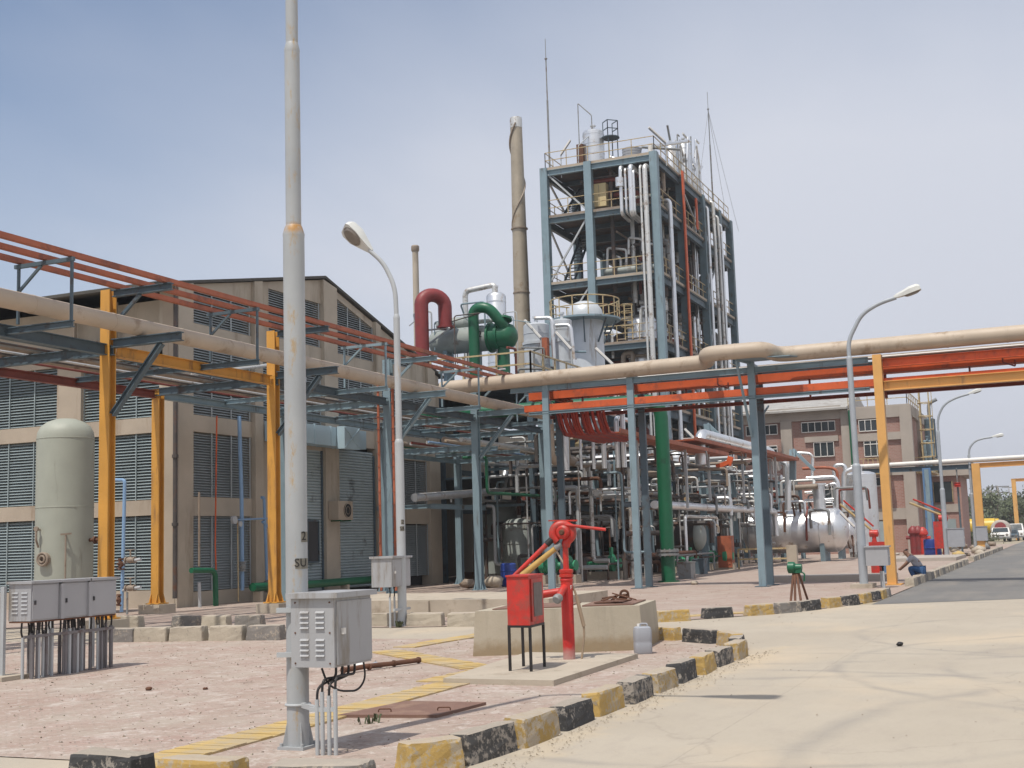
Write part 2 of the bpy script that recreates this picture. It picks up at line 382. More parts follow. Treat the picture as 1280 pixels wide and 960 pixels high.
# sump wall: stained towards the foot (splash stains are real dirt)
m, n_, L_, b_ = nodes_of('stained_cement_render'); q = NB(m)
c = q.ramp(q.noise(1.1, 8, .6), .3, .7, (.37, .325, .245), (.46, .41, .32))
sp = n_.new('ShaderNodeSeparateXYZ'); L_.new(q.pos, sp.inputs[0])
st = q.ramp(q.math('ADD', sp.outputs['Z'], q.math('MULTIPLY', q.noise(2.4, 8, .7), .42)), .30, .46, (1, 1, 1), (0, 0, 0))
c = q.mix(q.math('MULTIPLY', st, .75), c, (.26, .185, .095))
c = q.mix(q.math('MULTIPLY', q.ramp(q.noise(3, 8, .7, q.map((1, 1, .12))), .52, .68), .4), c, (.26, .23, .18))
L_.new(c, b_.inputs['Base Color']); b_.inputs['Roughness'].default_value = .9; q.bump(q.noise(12, 8, .7), .3, b_); M['render'] = m
m, n_, L_, b_ = nodes_of('pinkish_red_brick'); q = NB(m)
br = n_.new('ShaderNodeTexBrick'); br.inputs['Scale'].default_value = 1.0; br.inputs['Brick Width'].default_value = .3; br.inputs['Row Height'].default_value = .12; br.inputs['Mortar Size'].default_value = .012
br.inputs['Color1'].default_value = (.33, .165, .135, 1); br.inputs['Color2'].default_value = (.39, .21, .175, 1); br.inputs['Mortar'].default_value = (.38, .31, .27, 1)
cx = n_.new('ShaderNodeSeparateXYZ'); cb = n_.new('ShaderNodeCombineXYZ'); L_.new(q.pos, cx.inputs[0])
L_.new(q.math('ADD', cx.outputs['X'], cx.outputs['Y']), cb.inputs['X']); L_.new(cx.outputs['Z'], cb.inputs['Y']); L_.new(cb.outputs[0], br.inputs['Vector'])
c = q.mix(q.math('MULTIPLY', q.ramp(q.noise(.5, 8, .65), .4, .7), .5), br.outputs['Color'], (.34, .25, .21))
L_.new(c, b_.inputs['Base Color']); b_.inputs['Roughness'].default_value = .9; M['brick'] = m
SUN_E, SKY_S, EXPO = 3.9, .125, 0.0
CLOUD = (5.35, 5.6, 6.3)
SKY_LOC = (0, 0, 0)
HAZE_D = .0005
import bmesh
# ------------------------------------------------------------------ ground sheets
def sheet(name, pts, z, m):
    b = MB(); n = len(pts)
    b.add([(x, y, z) for x, y in pts], [tuple(range(n))]); return struct(name, b, m)
sheet('ground', [(-150, -700), (1150, -700), (1150, 900), (-150, 900)], -.02, M['soil'])
sheet('concrete_road', [(-30, -26), (31.6, -26), (32.4, .4), (30.4, 4.0), (28, 7), (25, 9), (24, 40), (-30, 40)], -.008, M['road'])
sheet('asphalt_road', [(30.3, 4.12), (32.45, .3), (33.0, -14), (420, -14), (420, 4.12)], -.004, M['asphalt'])
sheet('brick_yard', [(8.25, 40), (8.3, 6.0), (8.45, 4.9), (9.0, 4.2), (17.6, 4.25), (18.8, 4.35), (19.6, 4.75), (20.1, 5.4), (20.55, 6.3), (20.4, 13), (19.6, 16.5), (19.3, 40)], 0.0, M['yard'])
sheet('plant_pavement', [(23.2, 60), (23.3, 12.6), (24.5, 8.0), (25.0, 7.2), (25.9, 6.5), (27.3, 5.5), (29.5, 4.7), (32, 4.15), (140, 4.15), (140, 60)], 0.004, M['pad'])
# dusty strip where yard and side road meet
# ------------------------------------------------------------------ kerb blocks
def kerb(c, ang, L, W, H, m, label, group):
    bm = bmesh.new()
    t = .022
    vs = []
    for z, dx, dy in ((-.02, L/2, W/2), (H, L/2-t, W/2-t)):
        for sx, sy in ((-1, -1), (1, -1), (1, 1), (-1, 1)):
            vs.append(bm.verts.new((sx*dx+R.uniform(-.008, .008), sy*dy+R.uniform(-.008, .008), z+(R.uniform(-.012, .012) if z > 0 else 0))))
    for f in ((3,2,1,0),(4,5,6,7),(0,1,5,4),(1,2,6,5),(2,3,7,6),(3,0,4,7)): bm.faces.new([vs[i] for i in f])
    bmesh.ops.bevel(bm, geom=[e for e in bm.edges if max(v.co.z for v in e.verts) > 0.05], offset=.03, segments=2, affect='EDGES', profile=.6)
    bmesh.ops.subdivide_edges(bm, edges=[e for e in bm.edges if e.calc_length() > .15], cuts=3, use_grid_fill=True)
    for v in bm.verts:
        if v.co.z > .02: v.co += Vector((R.uniform(-1, 1), R.uniform(-1, 1), R.uniform(-1, .6)))*.006
    me = bpy.data.meshes.new('kerb_block'); bm.to_mesh(me); bm.free(); me.materials.append(m)
    o = bpy.data.objects.new('kerb_block', me); col.objects.link(o)
    o.location = (c[0], c[1], 0); o.rotation_euler = (0, 0, ang)
    return tag(o, label, 'kerb block', group)
G = 'painted kerb blocks round the brick yard'
p = gp(139, 943, .27); kerb(p, rad(92), .58, .3, .29, M['k_blk'], 'chipped black kerb block at the bottom left yard corner, leftmost of the near blocks', G)
p = gp(255, 949, .27); kerb(p, rad(95), .60, .3, .29, M['k_yel'], 'worn yellow kerb block between the leftmost black block and the tall grey pole', G)
p = gp(403, 951, .27); kerb((p.x-.02, p.y, 0), rad(100), .70, .3, .27, M['k_gry'], 'dirty grey kerb block right in front of the tall grey pole base', G)
kerb((8.60, 4.44, 0), rad(-36), .50, .24, .22, M['k_yel'], 'yellow kerb block on the bend just right of the tall grey pole', G)
xs = [9.22, 10.05, 10.98, 11.9, 12.82, 13.75, 14.66, 15.58, 16.5, 17.4]
ny = nb = 0
for i, x in enumerate(xs):
    bl = i % 2 == 0
    k = nb if bl else ny
    lab = '%s chipped %s kerb block along the straight road edge, counted from the camera' % (ORD[k], 'black' if bl else 'yellow')
    if bl: nb += 1
    else: ny += 1
    kerb((x, 4.22+.06*(i == 0)+R.uniform(-.02, .02), 0), rad(R.uniform(-4, 4)-(8 if i == 0 else 0)), .76, .23, .215+R.uniform(-.02, .015), M['k_blk' if i % 4 else 'k_blk2'] if bl else M['k_yel2' if i % 4 == 1 else 'k_yel'], lab, G)
for c, a, m_, lab in (((18.3, 4.42), 10, 'k_blk', 'black kerb block at the tip of the rounded yard corner by the side road'),
                      ((19.15, 4.72), 33, 'k_yel', 'yellow kerb block turning the rounded yard corner into the side road'),
                      ((19.8, 5.35), 55, 'k_blk', 'long black kerb block on the side road, past the rounded yard corner'),
                      ((20.35, 6.15), 62, 'k_yel', 'yellow kerb block against the right end of the concrete sump')):
    kerb(c, rad(a), .74, .23, .215, M[m_], lab, G)
G2 = 'painted kerb blocks in front of the plant'
far = [((24.9, 7.3), -52, 'k_yel', 'first yellow kerb block right of the concrete sump, across the side road'),
       ((25.85, 6.62), -38, 'k_blk', 'black kerb block between the two yellow blocks across the side road'),
       ((26.75, 5.95), -33, 'k_yel', 'second yellow kerb block right of the concrete sump, across the side road'),
       ((27.5, 5.5), -28, 'k_gry', 'grey kerb block just left of the green tool stand'),
       ((28.3, 5.18), -20, 'k_blk', 'long black kerb block under the green tool stand'),
       ((29.3, 4.86), -16, 'k_yel', 'yellow kerb block right of the green tool stand'),
       ((30.3, 4.6), -13, 'k_blk', 'black kerb block in front of the lamp post beside the ochre portal'),
       ((31.3, 4.42), -8, 'k_yel', 'yellow kerb block second from the end of the row at the asphalt'),
       ((32.2, 4.3), -4, 'k_blk', 'small black kerb block second last before the ochre portal'),
       ((33.0, 4.24), 0, 'k_yel', 'yellow kerb block next to last before the ochre portal'),
       ((33.8, 4.22), 3, 'k_gry', 'last grey kerb block of the row before the ochre portal')]
for c, a, m_, lab in far: kerb(c, rad(a), .72, .24, .22, M[m_], lab, G2)
G3 = 'kerb blocks along the asphalt road'
x = 40.2; i = 0
while x < 66 and i < 22:
    m_ = ('k_wht', 'k_gry')[i % 2]
    kerb((x, 4.25, 0), rad(R.uniform(-4, 4)), .8, .3, .25, M[m_], 'worn %s kerb block on the asphalt road edge, %s beyond the ochre portal' % (('pale', 'dark')[i % 2], ordn(i)), G3)
    x += 1.15; i += 1
x = 70; j = 0
while j < 30:
    m_ = ('k_wht', 'k_gry')[j % 2]
    kerb((x, 4.28, 0), rad(R.uniform(-4, 4)), .85, .3, .25, M[m_], '%s kerb block, %s in the far row past the second tall lamp' % (('pale', 'dark')[j % 2], ordn(j)), G3)
    x += 1.2; j += 1
# two rows of worn blocks left, in front of the louvred building
G4 = 'worn kerb blocks either side of the side road'
row = [(130, 158), (168, 202), (214, 246), (262, 297), (309, 345)]
for i, (a, b) in enumerate(row):
    p = gp((a+b)/2, 803 - i*.6); kerb((p.x+.15, p.y, 0), rad(97), .72, .3, .27, M['k_gry' if i in (0, 4) else 'k_wht'], 'worn bare kerb block in the near row by the louvred building, %s from the cabinets' % ORD[i], G4)
for i, (a, b) in enumerate([(149, 164), (215, 241), (251, 280), (293, 322)]):
    p = gp((a+b)/2, 785); kerb((p.x+.15, p.y, 0), rad(97), .66, .3, .27, M['k_wht' if i % 2 == 0 else 'k_gry'], 'dusty kerb block in the far row between the ochre rack columns, %s from the left' % ORD[i], G4)
for i, (a, b) in enumerate([(464, 498), (510, 546), (562, 597)]):
    p = gp((a+b)/2, 783); kerb((p.x+.15, p.y, 0), rad(97), .80, .3, .27, M['k_wht'], ('pale kerb block left of the small lamp post box conduits', 'pale kerb block just right of the second lamp post foot', 'pale kerb block touching the left end of the concrete sump')[i], G4)

# ------------------------------------------------------------------ raised slab edge behind those blocks
b = MB(); b.bb((26.5, 10.6, 0), (30.5, 17.2, .40)); b.bb((26.42, 13.6, .005), (26.5, 13.9, .38))
single('concrete_ledge', b, M['conc'], 'low dusty concrete ledge in front of the blue rack columns, behind the pale kerb blocks', 'ledge', org=(28, 13, 0), smooth=False)
# pedestals of the ochre columns come with the rack
# ------------------------------------------------------------------ yard furniture
t = thing('concrete_sump', 'long rendered concrete sump box with steel lids, behind the red fire monitor', 'sump', (19.5, 7, 0))
b = MB()
b.prism([(x, y, 0) for x, y in [(17.25, 8.15), (18.45, 5.88), (20.1, 6.12), (18.9, 8.4)]][::-1], (0, 0, .66))
for v in range(4, 8):
    x, y, z = b.v[v]; c = Vector((18.7, 7.1)); d = (Vector((x, y))-c)*.97+c; b.v[v] = (d.x, d.y, z)
b.build('wall', M['render'], t, False)
b = MB()
b.prism([(17.55, 7.95, .664), (18.1, 6.95, .664), (19.4, 7.2, .664), (18.85, 8.2, .664)], (0, 0, .014)); b.build('lid', M['plate'], t, False)
b = MB(); b.prism([(18.2, 6.75, .664), (18.55, 6.05, .664), (19.85, 6.25, .664), (19.5, 7.0, .664)], (0, 0, .018)); b.build('lid', M['plate'], t, False)
b = MB(); b.prism([(18.6, 6.7, .69), (18.75, 6.3, .69), (19.6, 6.4, .69), (19.45, 6.85, .69)], (0, 0, .012)); b.build('lid', M['cabrust'], t, False)
# fire monitor slab
b = MB(); b.prism([(13.85, 6.95, -.01), (13.8, 5.5, -.01), (17.15, 5.55, -.01), (17.3, 7.3, -.01)], (0, 0, .075))
single('concrete_plinth', b, M['conc'], 'thin concrete plinth carrying the red fire monitor and hose box', 'plinth', org=(15.5, 6.2, 0), smooth=False)
# steel cover plate
t = thing('cover_plate', 'rusty brown steel cover plate with two lifting handles, between yellow strip and kerb', 'cover plate', (11.5, 6.1, 0))
b = MB(); b.prism([(10.95, 6.66, 0), (11.12, 5.66, 0), (12.1, 5.58, 0), (12.05, 6.5, 0)], (0, 0, .03)); b.build('plate', M['plate'], t, False)
for px, py in ((481, 890), (555, 888)):
    c = gp(px, py, .03); b = MB(); b.tube([c+Vector((-.02, .06, -.01)), c+Vector((-.02, .06, .03)), c+Vector((.02, -.06, .03)), c+Vector((.02, -.06, -.01))], .007, 6, .02); b.build('handle', M['cabrust'], t)
# yellow trench covers: one thing per run, boards inside the mesh
def trench(a, bq, w, label, n=26):
    a = Vector((a[0], a[1], 0)); bq = Vector((bq[0], bq[1], 0)); d = (bq-a); L = d.length; d.normalize(); s = Vector((-d.y, d.x, 0))
    b = MB()
    for i in range(n):
        p = a+d*L*(i+.02)/n; r_ = a+d*L*(i+.96)/n
        j = R.uniform(-.005, .005)
        b.prism([p-s*w/2, r_-s*w/2, r_+s*w/2, p+s*w/2], (0, 0, .018+j))
    single('trench_cover', b, M['trough'], label, 'trench cover', 'yellow cable trench covers', org=a, smooth=False)
trench((7.9, 6.78), (13.84, 6.82), .46, 'long yellow trench cover running from the tall pole to the fire monitor plinth', 60)
trench((13.95, 7.18), (15.9, 7.05), .4, 'short yellow trench cover along the far side of the fire monitor plinth', 16)
trench((18.0, 10.1), (15.6, 7.3), .5, 'yellow trench cover slanting from the kerb towards the red hose box', 26)
trench((18.6, 10.05), (21.6, 9.9), .42, 'raised yellow trench cover ending beside the left end of the concrete sump', 4)
trench((24.6, 9.0), (27.9, 5.9), .5, 'faded yellow strip on the plant pavement behind the far kerb blocks', 12)
# old pipe lying on the yard with two bags
b = MB(); a, c = gp(428, 838, .05), gp(524, 825, .05); b.tube([a, a.lerp(c, .3)+Vector((.01, .01, .01)), a.lerp(c, .7), c], .034, 10)
for k in (0, .33, .66, 1): b.lathe(a.lerp(c, k*.98), c-a, [(0, .045), (.03, .045)], 10)
single('scrap_pipe', b, M['cabrust'], 'short rusty red scrap pipe lying on the yard behind the grey pole box', 'pipe')
def lump(c, r, m, name, label, cat, n=10, flat=.6, group=None):
    bm = bmesh.new(); bmesh.ops.create_icosphere(bm, subdivisions=2, radius=1)
    for v in bm.verts:
        k = r*(1+R.uniform(-.22, .22)); v.co = Vector((v.co.x*k, v.co.y*k, v.co.z*k*flat))
    me = bpy.data.meshes.new(name); bm.to_mesh(me); bm.free(); me.materials.append(m); me.polygons.foreach_set('use_smooth', [True]*len(me.polygons))
    o = bpy.data.objects.new(name, me); col.objects.link(o); o.location = Vector(c)+Vector((0, 0, r*flat*.7)); return tag(o, label, cat, group)
lump(gp(450, 836), .085, M['white'], 'plastic_bag', 'crumpled white bag on the rusty scrap pipe, left one of two', 'bag')
lump(gp(470, 835), .08, M['plastic'], 'plastic_bag', 'crumpled greyish bag by the rusty scrap pipe, right one of two', 'bag')
lump(gp(186, 863), .045, M['cabrust'], 'stone', 'small dark stone alone on the open brick yard, left of the tall pole', 'stone')
lump(gp(1125, 807), .05, M['black'], 'stone', 'small dark lump lying alone on the pale concrete road', 'stone')
lump(gp(257, 862), .03, M['cabrust'], 'stone', 'tiny brown stone on the brick yard, just right of the bigger dark stone', 'stone')
# jerrycan
t = thing('jerrycan', 'grey white plastic jerrycan standing against the front of the concrete sump', 'jerrycan', gp(804, 817))
c = gp(804, 817)
b = MB()
def rr(w, d, r_=.05, z=0.0, k=4):
    o = []
    for sx, sy, a0 in ((1, 1, 0), (-1, 1, 90), (-1, -1, 180), (1, -1, 270)):
        for i in range(k+1):
            a = rad(a0+90*i/k); o.append((sx*(w/2-r_)+r_*math.cos(a), sy*(d/2-r_)+r_*math.sin(a), z))
    return o
def loft(b, c, secs, rz=0.0):
    Mx = Matrix.Rotation(rz, 3, 'Z'); c = Vector(c); n = len(secs[0])
    vs = [c+Mx @ Vector(p) for s_ in secs for p in s_]
    fs = [(i*n+k, i*n+(k+1) % n, (i+1)*n+(k+1) % n, (i+1)*n+k) for i in range(len(secs)-1) for k in range(n)]
    fs += [tuple(range(n))[::-1], tuple(range((len(secs)-1)*n, len(secs)*n))]
    b.add(vs, fs)
loft(b, c, [rr(.23, .2, .05, 0), rr(.25, .22, .05, .03), rr(.25, .22, .05, .15), rr(.242, .212, .05, .17), rr(.25, .22, .05, .19), rr(.25, .22, .05, .33), rr(.23, .2, .05, .375), rr(.19, .16, .05, .39)], rad(-60))
b.build('body', M['plastic'], t)
b = MB(); b.lathe(c+Vector((.04, .06, .39)), (0, 0, 1), [(0, .03), (.035, .03)], 12); b.build('cap', M['white'], t)
b = MB(); b.tube([c+Vector((0, -.08, .38)), c+Vector((0, -.08, .43)), c+Vector((0, .03, .43)), c+Vector((0, .03, .38))], .012, 8, .03); b.build('handle', M['plastic'], t)
# loose grit and brick crumbs over the yard and the road edge
def grit(name, n, area, m, smin, smax):
    b = MB()
    for i in range(n):
        x, y = area(); s = R.uniform(smin, smax)
        p = [Vector((x+R.uniform(-1, 1)*s, y+R.uniform(-1, 1)*s, z)) for z in (0, 0, 0)]+[Vector((x+R.uniform(-.4, .4)*s, y+R.uniform(-.4, .4)*s, s*R.uniform(.5, 1.1)))]
        p[1] = p[0]+Vector((s*1.6, R.uniform(-.5, .5)*s, 0)); p[2] = p[0]+Vector((R.uniform(0, 1)*s, s*1.6, 0))
        b.add(p, [(0, 1, 3), (1, 2, 3), (2, 0, 3)])
    o = b.build(name, m, None, False); tag(o, kind='stuff')
grit('gravel', 1500, lambda: (R.uniform(8.4, 20), R.uniform(4.4, 19)), M['k_wht'], .006, .02)
grit('brick_crumbs', 700, lambda: (R.uniform(8.4, 20), R.uniform(4.4, 19)), M['plate'], .005, .013)
grit('road_grit', 700, lambda: (R.uniform(7, 18.5), 4.08-abs(R.gauss(0, .16))), M['conc'], .004, .015)
grit('road_gravel', 160, lambda: (R.uniform(7, 28), R.uniform(-4, 4)), M['tan_d'], .003, .011)
grit('pavement_grit', 400, lambda: (R.uniform(24, 45), R.uniform(4.6, 16)), M['tan_d'], .008, .025)
# dry weeds by the second lamp post and pole
def weed(c, h, label, n=30):
    b = MB()
    for i in range(n):
        a = R.uniform(0, 6.28); l = h*R.uniform(.4, 1); w = .012
        p = Vector(c)+Vector((R.uniform(-.06, .06), R.uniform(-.06, .06), 0)); e = p+Vector((math.cos(a)*l*.6, math.sin(a)*l*.6, l)); s = Vector((-math.sin(a), math.cos(a), 0))*w
        b.add([p-s, p+s, p.lerp(e, .6)+Vector((0, 0, .04))+s, e, p.lerp(e, .6)+Vector((0, 0, .04))-s], [(0, 1, 2, 3, 4)])
    single('weed', b, M['leaf'], label, 'weed', org=c)
weed(gp(499, 784), .14, 'small green weed tuft at the foot of the second lamp post')
weed(gp(458, 905), .06, 'tiny weed sprouting before the rusty cover plate', 7)
weed(gp(470, 903), .08, 'tiny weed sprouting by the left corner of the rusty cover plate', 5)
V3 = lambda x, y, z: Vector((x, y, z))
# ------------------------------------------------------------------ lettering
def letters(txt, size, m, parent, centre, u, vdir, nrm, cyl=None):
    """text laid on a plane (u right, vdir up) or wrapped round a cylinder (axis point, radius)"""
    cu = bpy.data.curves.new('lettering', 'FONT'); cu.body = txt; cu.size = size; cu.align_x = 'CENTER'; cu.align_y = 'CENTER'; cu.extrude = 0.001; cu.resolution_u = 3
    o = bpy.data.objects.new('lettering_source', cu); col.objects.link(o)
    dg = bpy.context.evaluated_depsgraph_get(); dg.update()
    me = bpy.data.meshes.new_from_object(o.evaluated_get(dg)); bpy.data.objects.remove(o); bpy.data.curves.remove(cu)
    off = wloc(parent); u = Vector(u).normalized(); vdir = Vector(vdir).normalized(); nrm = Vector(nrm).normalized()
    for v in me.vertices:
        x, y, z = v.co
        if cyl:
            ax, r = cyl; a = x/r
            v.co = Vector((ax[0], ax[1], 0)) + (nrm*math.cos(a)+u*math.sin(a))*(r+.003+z) + Vector((0, 0, centre[2]+y)) - off
        else: v.co = Vector(centre)+u*x+vdir*y+nrm*(.004+z)-off
    me.name = 'lettering'; me.materials.clear(); me.materials.append(m)
    q_ = bpy.data.objects.new('lettering', me); col.objects.link(q_); q_.parent = parent
    return q_
# ------------------------------------------------------------------ street lamps
def lamp_head(t, tip, back, w=.30, h=.17, tilt=0.0):
    # luminaire from back (arm end) to tip, seen with lens below
    back = Vector(back); tip = Vector(tip); d = (tip-back).normalized(); up = (Vector((0, 0, 1))+Vector((.75, .2, 0))*tilt); up = (up-d*up.dot(d)).normalized(); s = d.cross(up).normalized(); L = (tip-back).length
    b = MB(); secs = [(0, .06, .0, .07), (.12*L, .085, -.02, .10), (.4*L, w*.36, -.05, h*.8), (.62*L, w*.5, -.06, h), (.9*L, w*.5, -.06, h*.95), (L, w*.36, -.05, h*.6)]
    n = 6; vs = []
    for tt, hw, lo, hi in secs:
        c = back+d*tt
        for x, z in ((-hw, lo), (hw, lo), (hw, hi*.5), (hw*.6, hi), (-hw*.6, hi), (-hw, hi*.5)): vs.append(c+s*x+up*z)
    fs = [(i*n+k, i*n+(k+1) % n, (i+1)*n+(k+1) % n, (i+1)*n+k) for i in range(len(secs)-1) for k in range(n)]+[tuple(range(n))[::-1], tuple(range((len(secs)-1)*n, len(secs)*n))]
    b.add(vs, fs); hd = b.build('lamp_head', M['lamphead'], t)
    b = MB(); c = back+d*L*.66; vs = []
    for k_, z in ((1, -.062), (.75, -.10)):
        for a in range(16):
            an = 2*math.pi*a/16; vs.append(c+d*math.cos(an)*L*.31*k_+s*math.sin(an)*w*.45*k_+up*z)
    b.add(vs, [(k, (k+1) % 16, 16+(k+1) % 16, 16+k) for k in range(16)]+[tuple(range(16)), tuple(range(16, 32))[::-1]]); b.build('lens', M['lens'], hd)
def lamp(loc, r0, segs, arm, label, m, group='street lamps', gusset=True, hw_=.32, tilt=0.0):
    loc = Vector(loc); t = thing('street_lamp', label, 'street lamp', loc, group)
    b = MB()
    z0 = 0
    for z1, r in segs:
        b.tube([loc+Vector((0, 0, z0)), loc+Vector((0, 0, z1-.07))], r, 20)
        b.lathe(loc+Vector((0, 0, z1-.08)), (0, 0, 1), [(0, r), (.03, r+.003), (.10, r*.8), (.11, r*.74)], 20)
        z0 = z1
    b.build('pole', m, t)
    b = MB(); b.tube([loc+Vector(a) for a in arm], segs[-1][1]*.72, 12, .9, seg=8); b.build('arm', m, t)
    e = loc+Vector(arm[-1]); d = (Vector(arm[-1])-Vector(arm[-2])).normalized(); d = (d+Vector((0, 0, .06))).normalized()
    lamp_head(t, e+d*.76, e-d*.05, hw_, hw_*.5, tilt)
    b = MB(); b.box(loc+Vector((0, 0, .012)), (.25, .25, .024)); r = segs[0][1]
    if gusset:
        for a in range(4):
            an = rad(45+90*a); u = Vector((math.cos(an), math.sin(an), 0)); s = Vector((-u.y, u.x, 0))*.006
            b.prism([loc+u*r*.9-s, loc+u*(r+.035)-s+Vector((0, 0, .024)), loc+u*(r+.035)-s+Vector((0, 0, .05)), loc+u*r*.9-s+Vector((0, 0, .26))], s*2)
            b.lathe(loc+u*(r+.05)+Vector((0, 0, .02)), (0, 0, 1), [(0, .014), (.03, .014)], 8)
    b.build('base_plate', m, t)
    return t
B0 = Vector((9.24, 6.01, 0))
m, n_, L_, b_ = nodes_of('galvanised_pole_rust_runs'); q = NB(m)
c = q.ramp(q.noise(1.5, 6), .3, .7, (.335, .35, .36), (.40, .415, .42))
sp = n_.new('ShaderNodeSeparateXYZ'); L_.new(q.pos, sp.inputs[0])
band = q.math('MULTIPLY', q.ramp(q.math('ABSOLUTE', q.math('ADD', sp.outputs['Y'], -5.975)), .015, .06, (1, 1, 1), (0, 0, 0)), q.ramp(q.noise(11, 8, .75, q.map((1, 1, .4))), .53, .63))
c = q.mix(q.math('MULTIPLY', band, .7), c, (.40, .26, .10))
c = q.mix(q.ramp(q.noise(7, 8, .8), .70, .74), c, (.24, .13, .05))
jt = q.ramp(q.math('ABSOLUTE', q.math('ADD', sp.outputs['Z'], -4.47)), .02, .06, (1, 1, 1), (0, 0, 0))
c = q.mix(q.math('MULTIPLY', jt, q.ramp(q.noise(9, 6), .35, .6)), c, (.40, .21, .06))
L_.new(c, b_.inputs['Base Color']); b_.inputs['Roughness'].default_value = .5; M['pole_near'] = m
T1 = lamp(B0, .1, [(4.47, .094), (6.17, .068), (8.0, .055)], [(0, 0, 7.9), (0, 0, 8.6), (0, -.55, 8.95), (0, -1.7, 9.05)], 'tall near grey lamp pole with rust runs, in front of the louvred building', M['pole_near'])
# stencil plates on the near pole
nrm = Vector((-.45, -.9, 0)).normalized(); u = Vector((-nrm.y, nrm.x, 0)); u = Vector((.9, -.45, 0))
def patch(t, ax, r, zc, h, a0, a1, nrm, u, m):
    b = MB(); vs = []
    k = 8
    for i in range(k+1):
        a = a0+(a1-a0)*i/k
        for z in (zc-h/2, zc+h/2): vs.append(Vector((ax[0], ax[1], z))+(nrm*math.cos(a)+u*math.sin(a))*(r+.0015))
    b.add(vs, [(2*i, 2*i+2, 2*i+3, 2*i+1) for i in range(k)]); return b.build('stencil_patch', m, t)
M['patch'] = mat('pale_stencil_ground', (.20, .185, .15), .7, 0, .2, 20)
M['ink'] = mat('black_stencil_ink', (.022, .02, .018), .7)
vx = Vector((9.24, 6.01, 0)); vw = (Vector((0, 0, 0))-vx).normalized(); vu = Vector((-vw.y, vw.x, 0))
patch(T1, B0, .094, 1.76, .088, .42, 1.35, vw, vu, M['patch']); patch(T1, B0, .094, 1.535, .088, -.12, 1.35, vw, vu, M['patch'])
letters('2', .105, M['ink'], T1, (0, 0, 1.765), (Matrix.Rotation(.70, 3, 'Z') @ vu), (0, 0, 1), Matrix.Rotation(.70, 3, 'Z') @ vw, (B0, .095))
letters('SU', .10, M['ink'], T1, (0, 0, 1.54), (Matrix.Rotation(.40, 3, 'Z') @ vu), (0, 0, 1), Matrix.Rotation(.40, 3, 'Z') @ vw, (B0, .095))
T2 = lamp((23.6, 12.76, 0), .1, [(3.9, .094), (6.6, .07)], [(0, 0, 6.5), (0, .02, 7.25), (-.05, .28, 7.8), (-.15, .56, 8.08)], 'curved grey street lamp with its head turned left, before the blue pipe rack', M['galv'], hw_=.42, tilt=.75)
a2 = Vector((23.6, 12.76, 0)); vw2 = -a2.normalized(); vu2 = Vector((-vw2.y, vw2.x, 0))
patch(T2, a2, .094, 2.17, .1, .1, .9, vw2, vu2, M['patch']); patch(T2, a2, .094, 2.03, .1, -.1, .9, vw2, vu2, M['patch'])
letters('2', .12, M['ink'], T2, (0, 0, 2.17), Matrix.Rotation(.5, 3, 'Z') @ vu2, (0, 0, 1), Matrix.Rotation(.5, 3, 'Z') @ vw2, (a2, .095))
letters('SR', .11, M['ink'], T2, (0, 0, 2.03), Matrix.Rotation(.4, 3, 'Z') @ vu2, (0, 0, 1), Matrix.Rotation(.4, 3, 'Z') @ vw2, (a2, .095))
armR = lambda s=1.0: [(0, 0, 6.9), (0, 0, 7.5), (0, -.45*s, 8.3), (0, -1.0*s, 8.58), (0, -1.5*s, 8.7)]
lamp((39.2, 5.5, 0), .1, [(3.7, .13), (7.0, .09)], armR(1.0), 'grey street lamp beside the ochre portal column, its arm over the road', M['galv_far'])
lamp((82.7, 6.49, 0), .1, [(4.2, .15), (7.8, .1)], [(0, 0, 7.7), (0, -.05, 8.7), (0, -.5, 9.5), (0, -1.3, 9.85), (0, -2.0, 10.0)], 'distant street lamp in front of the small brick block', M['galv_far'])
lamp((97, 5.6, 0), .1, [(4.2, .14), (7.0, .1)], [(0, 0, 6.8), (0, -.05, 7.5), (0, -.5, 8.0), (0, -1.1, 8.15), (0, -1.7, 8.2)], 'farthest street lamp, next to the slim far ochre column', M['galv_far'])
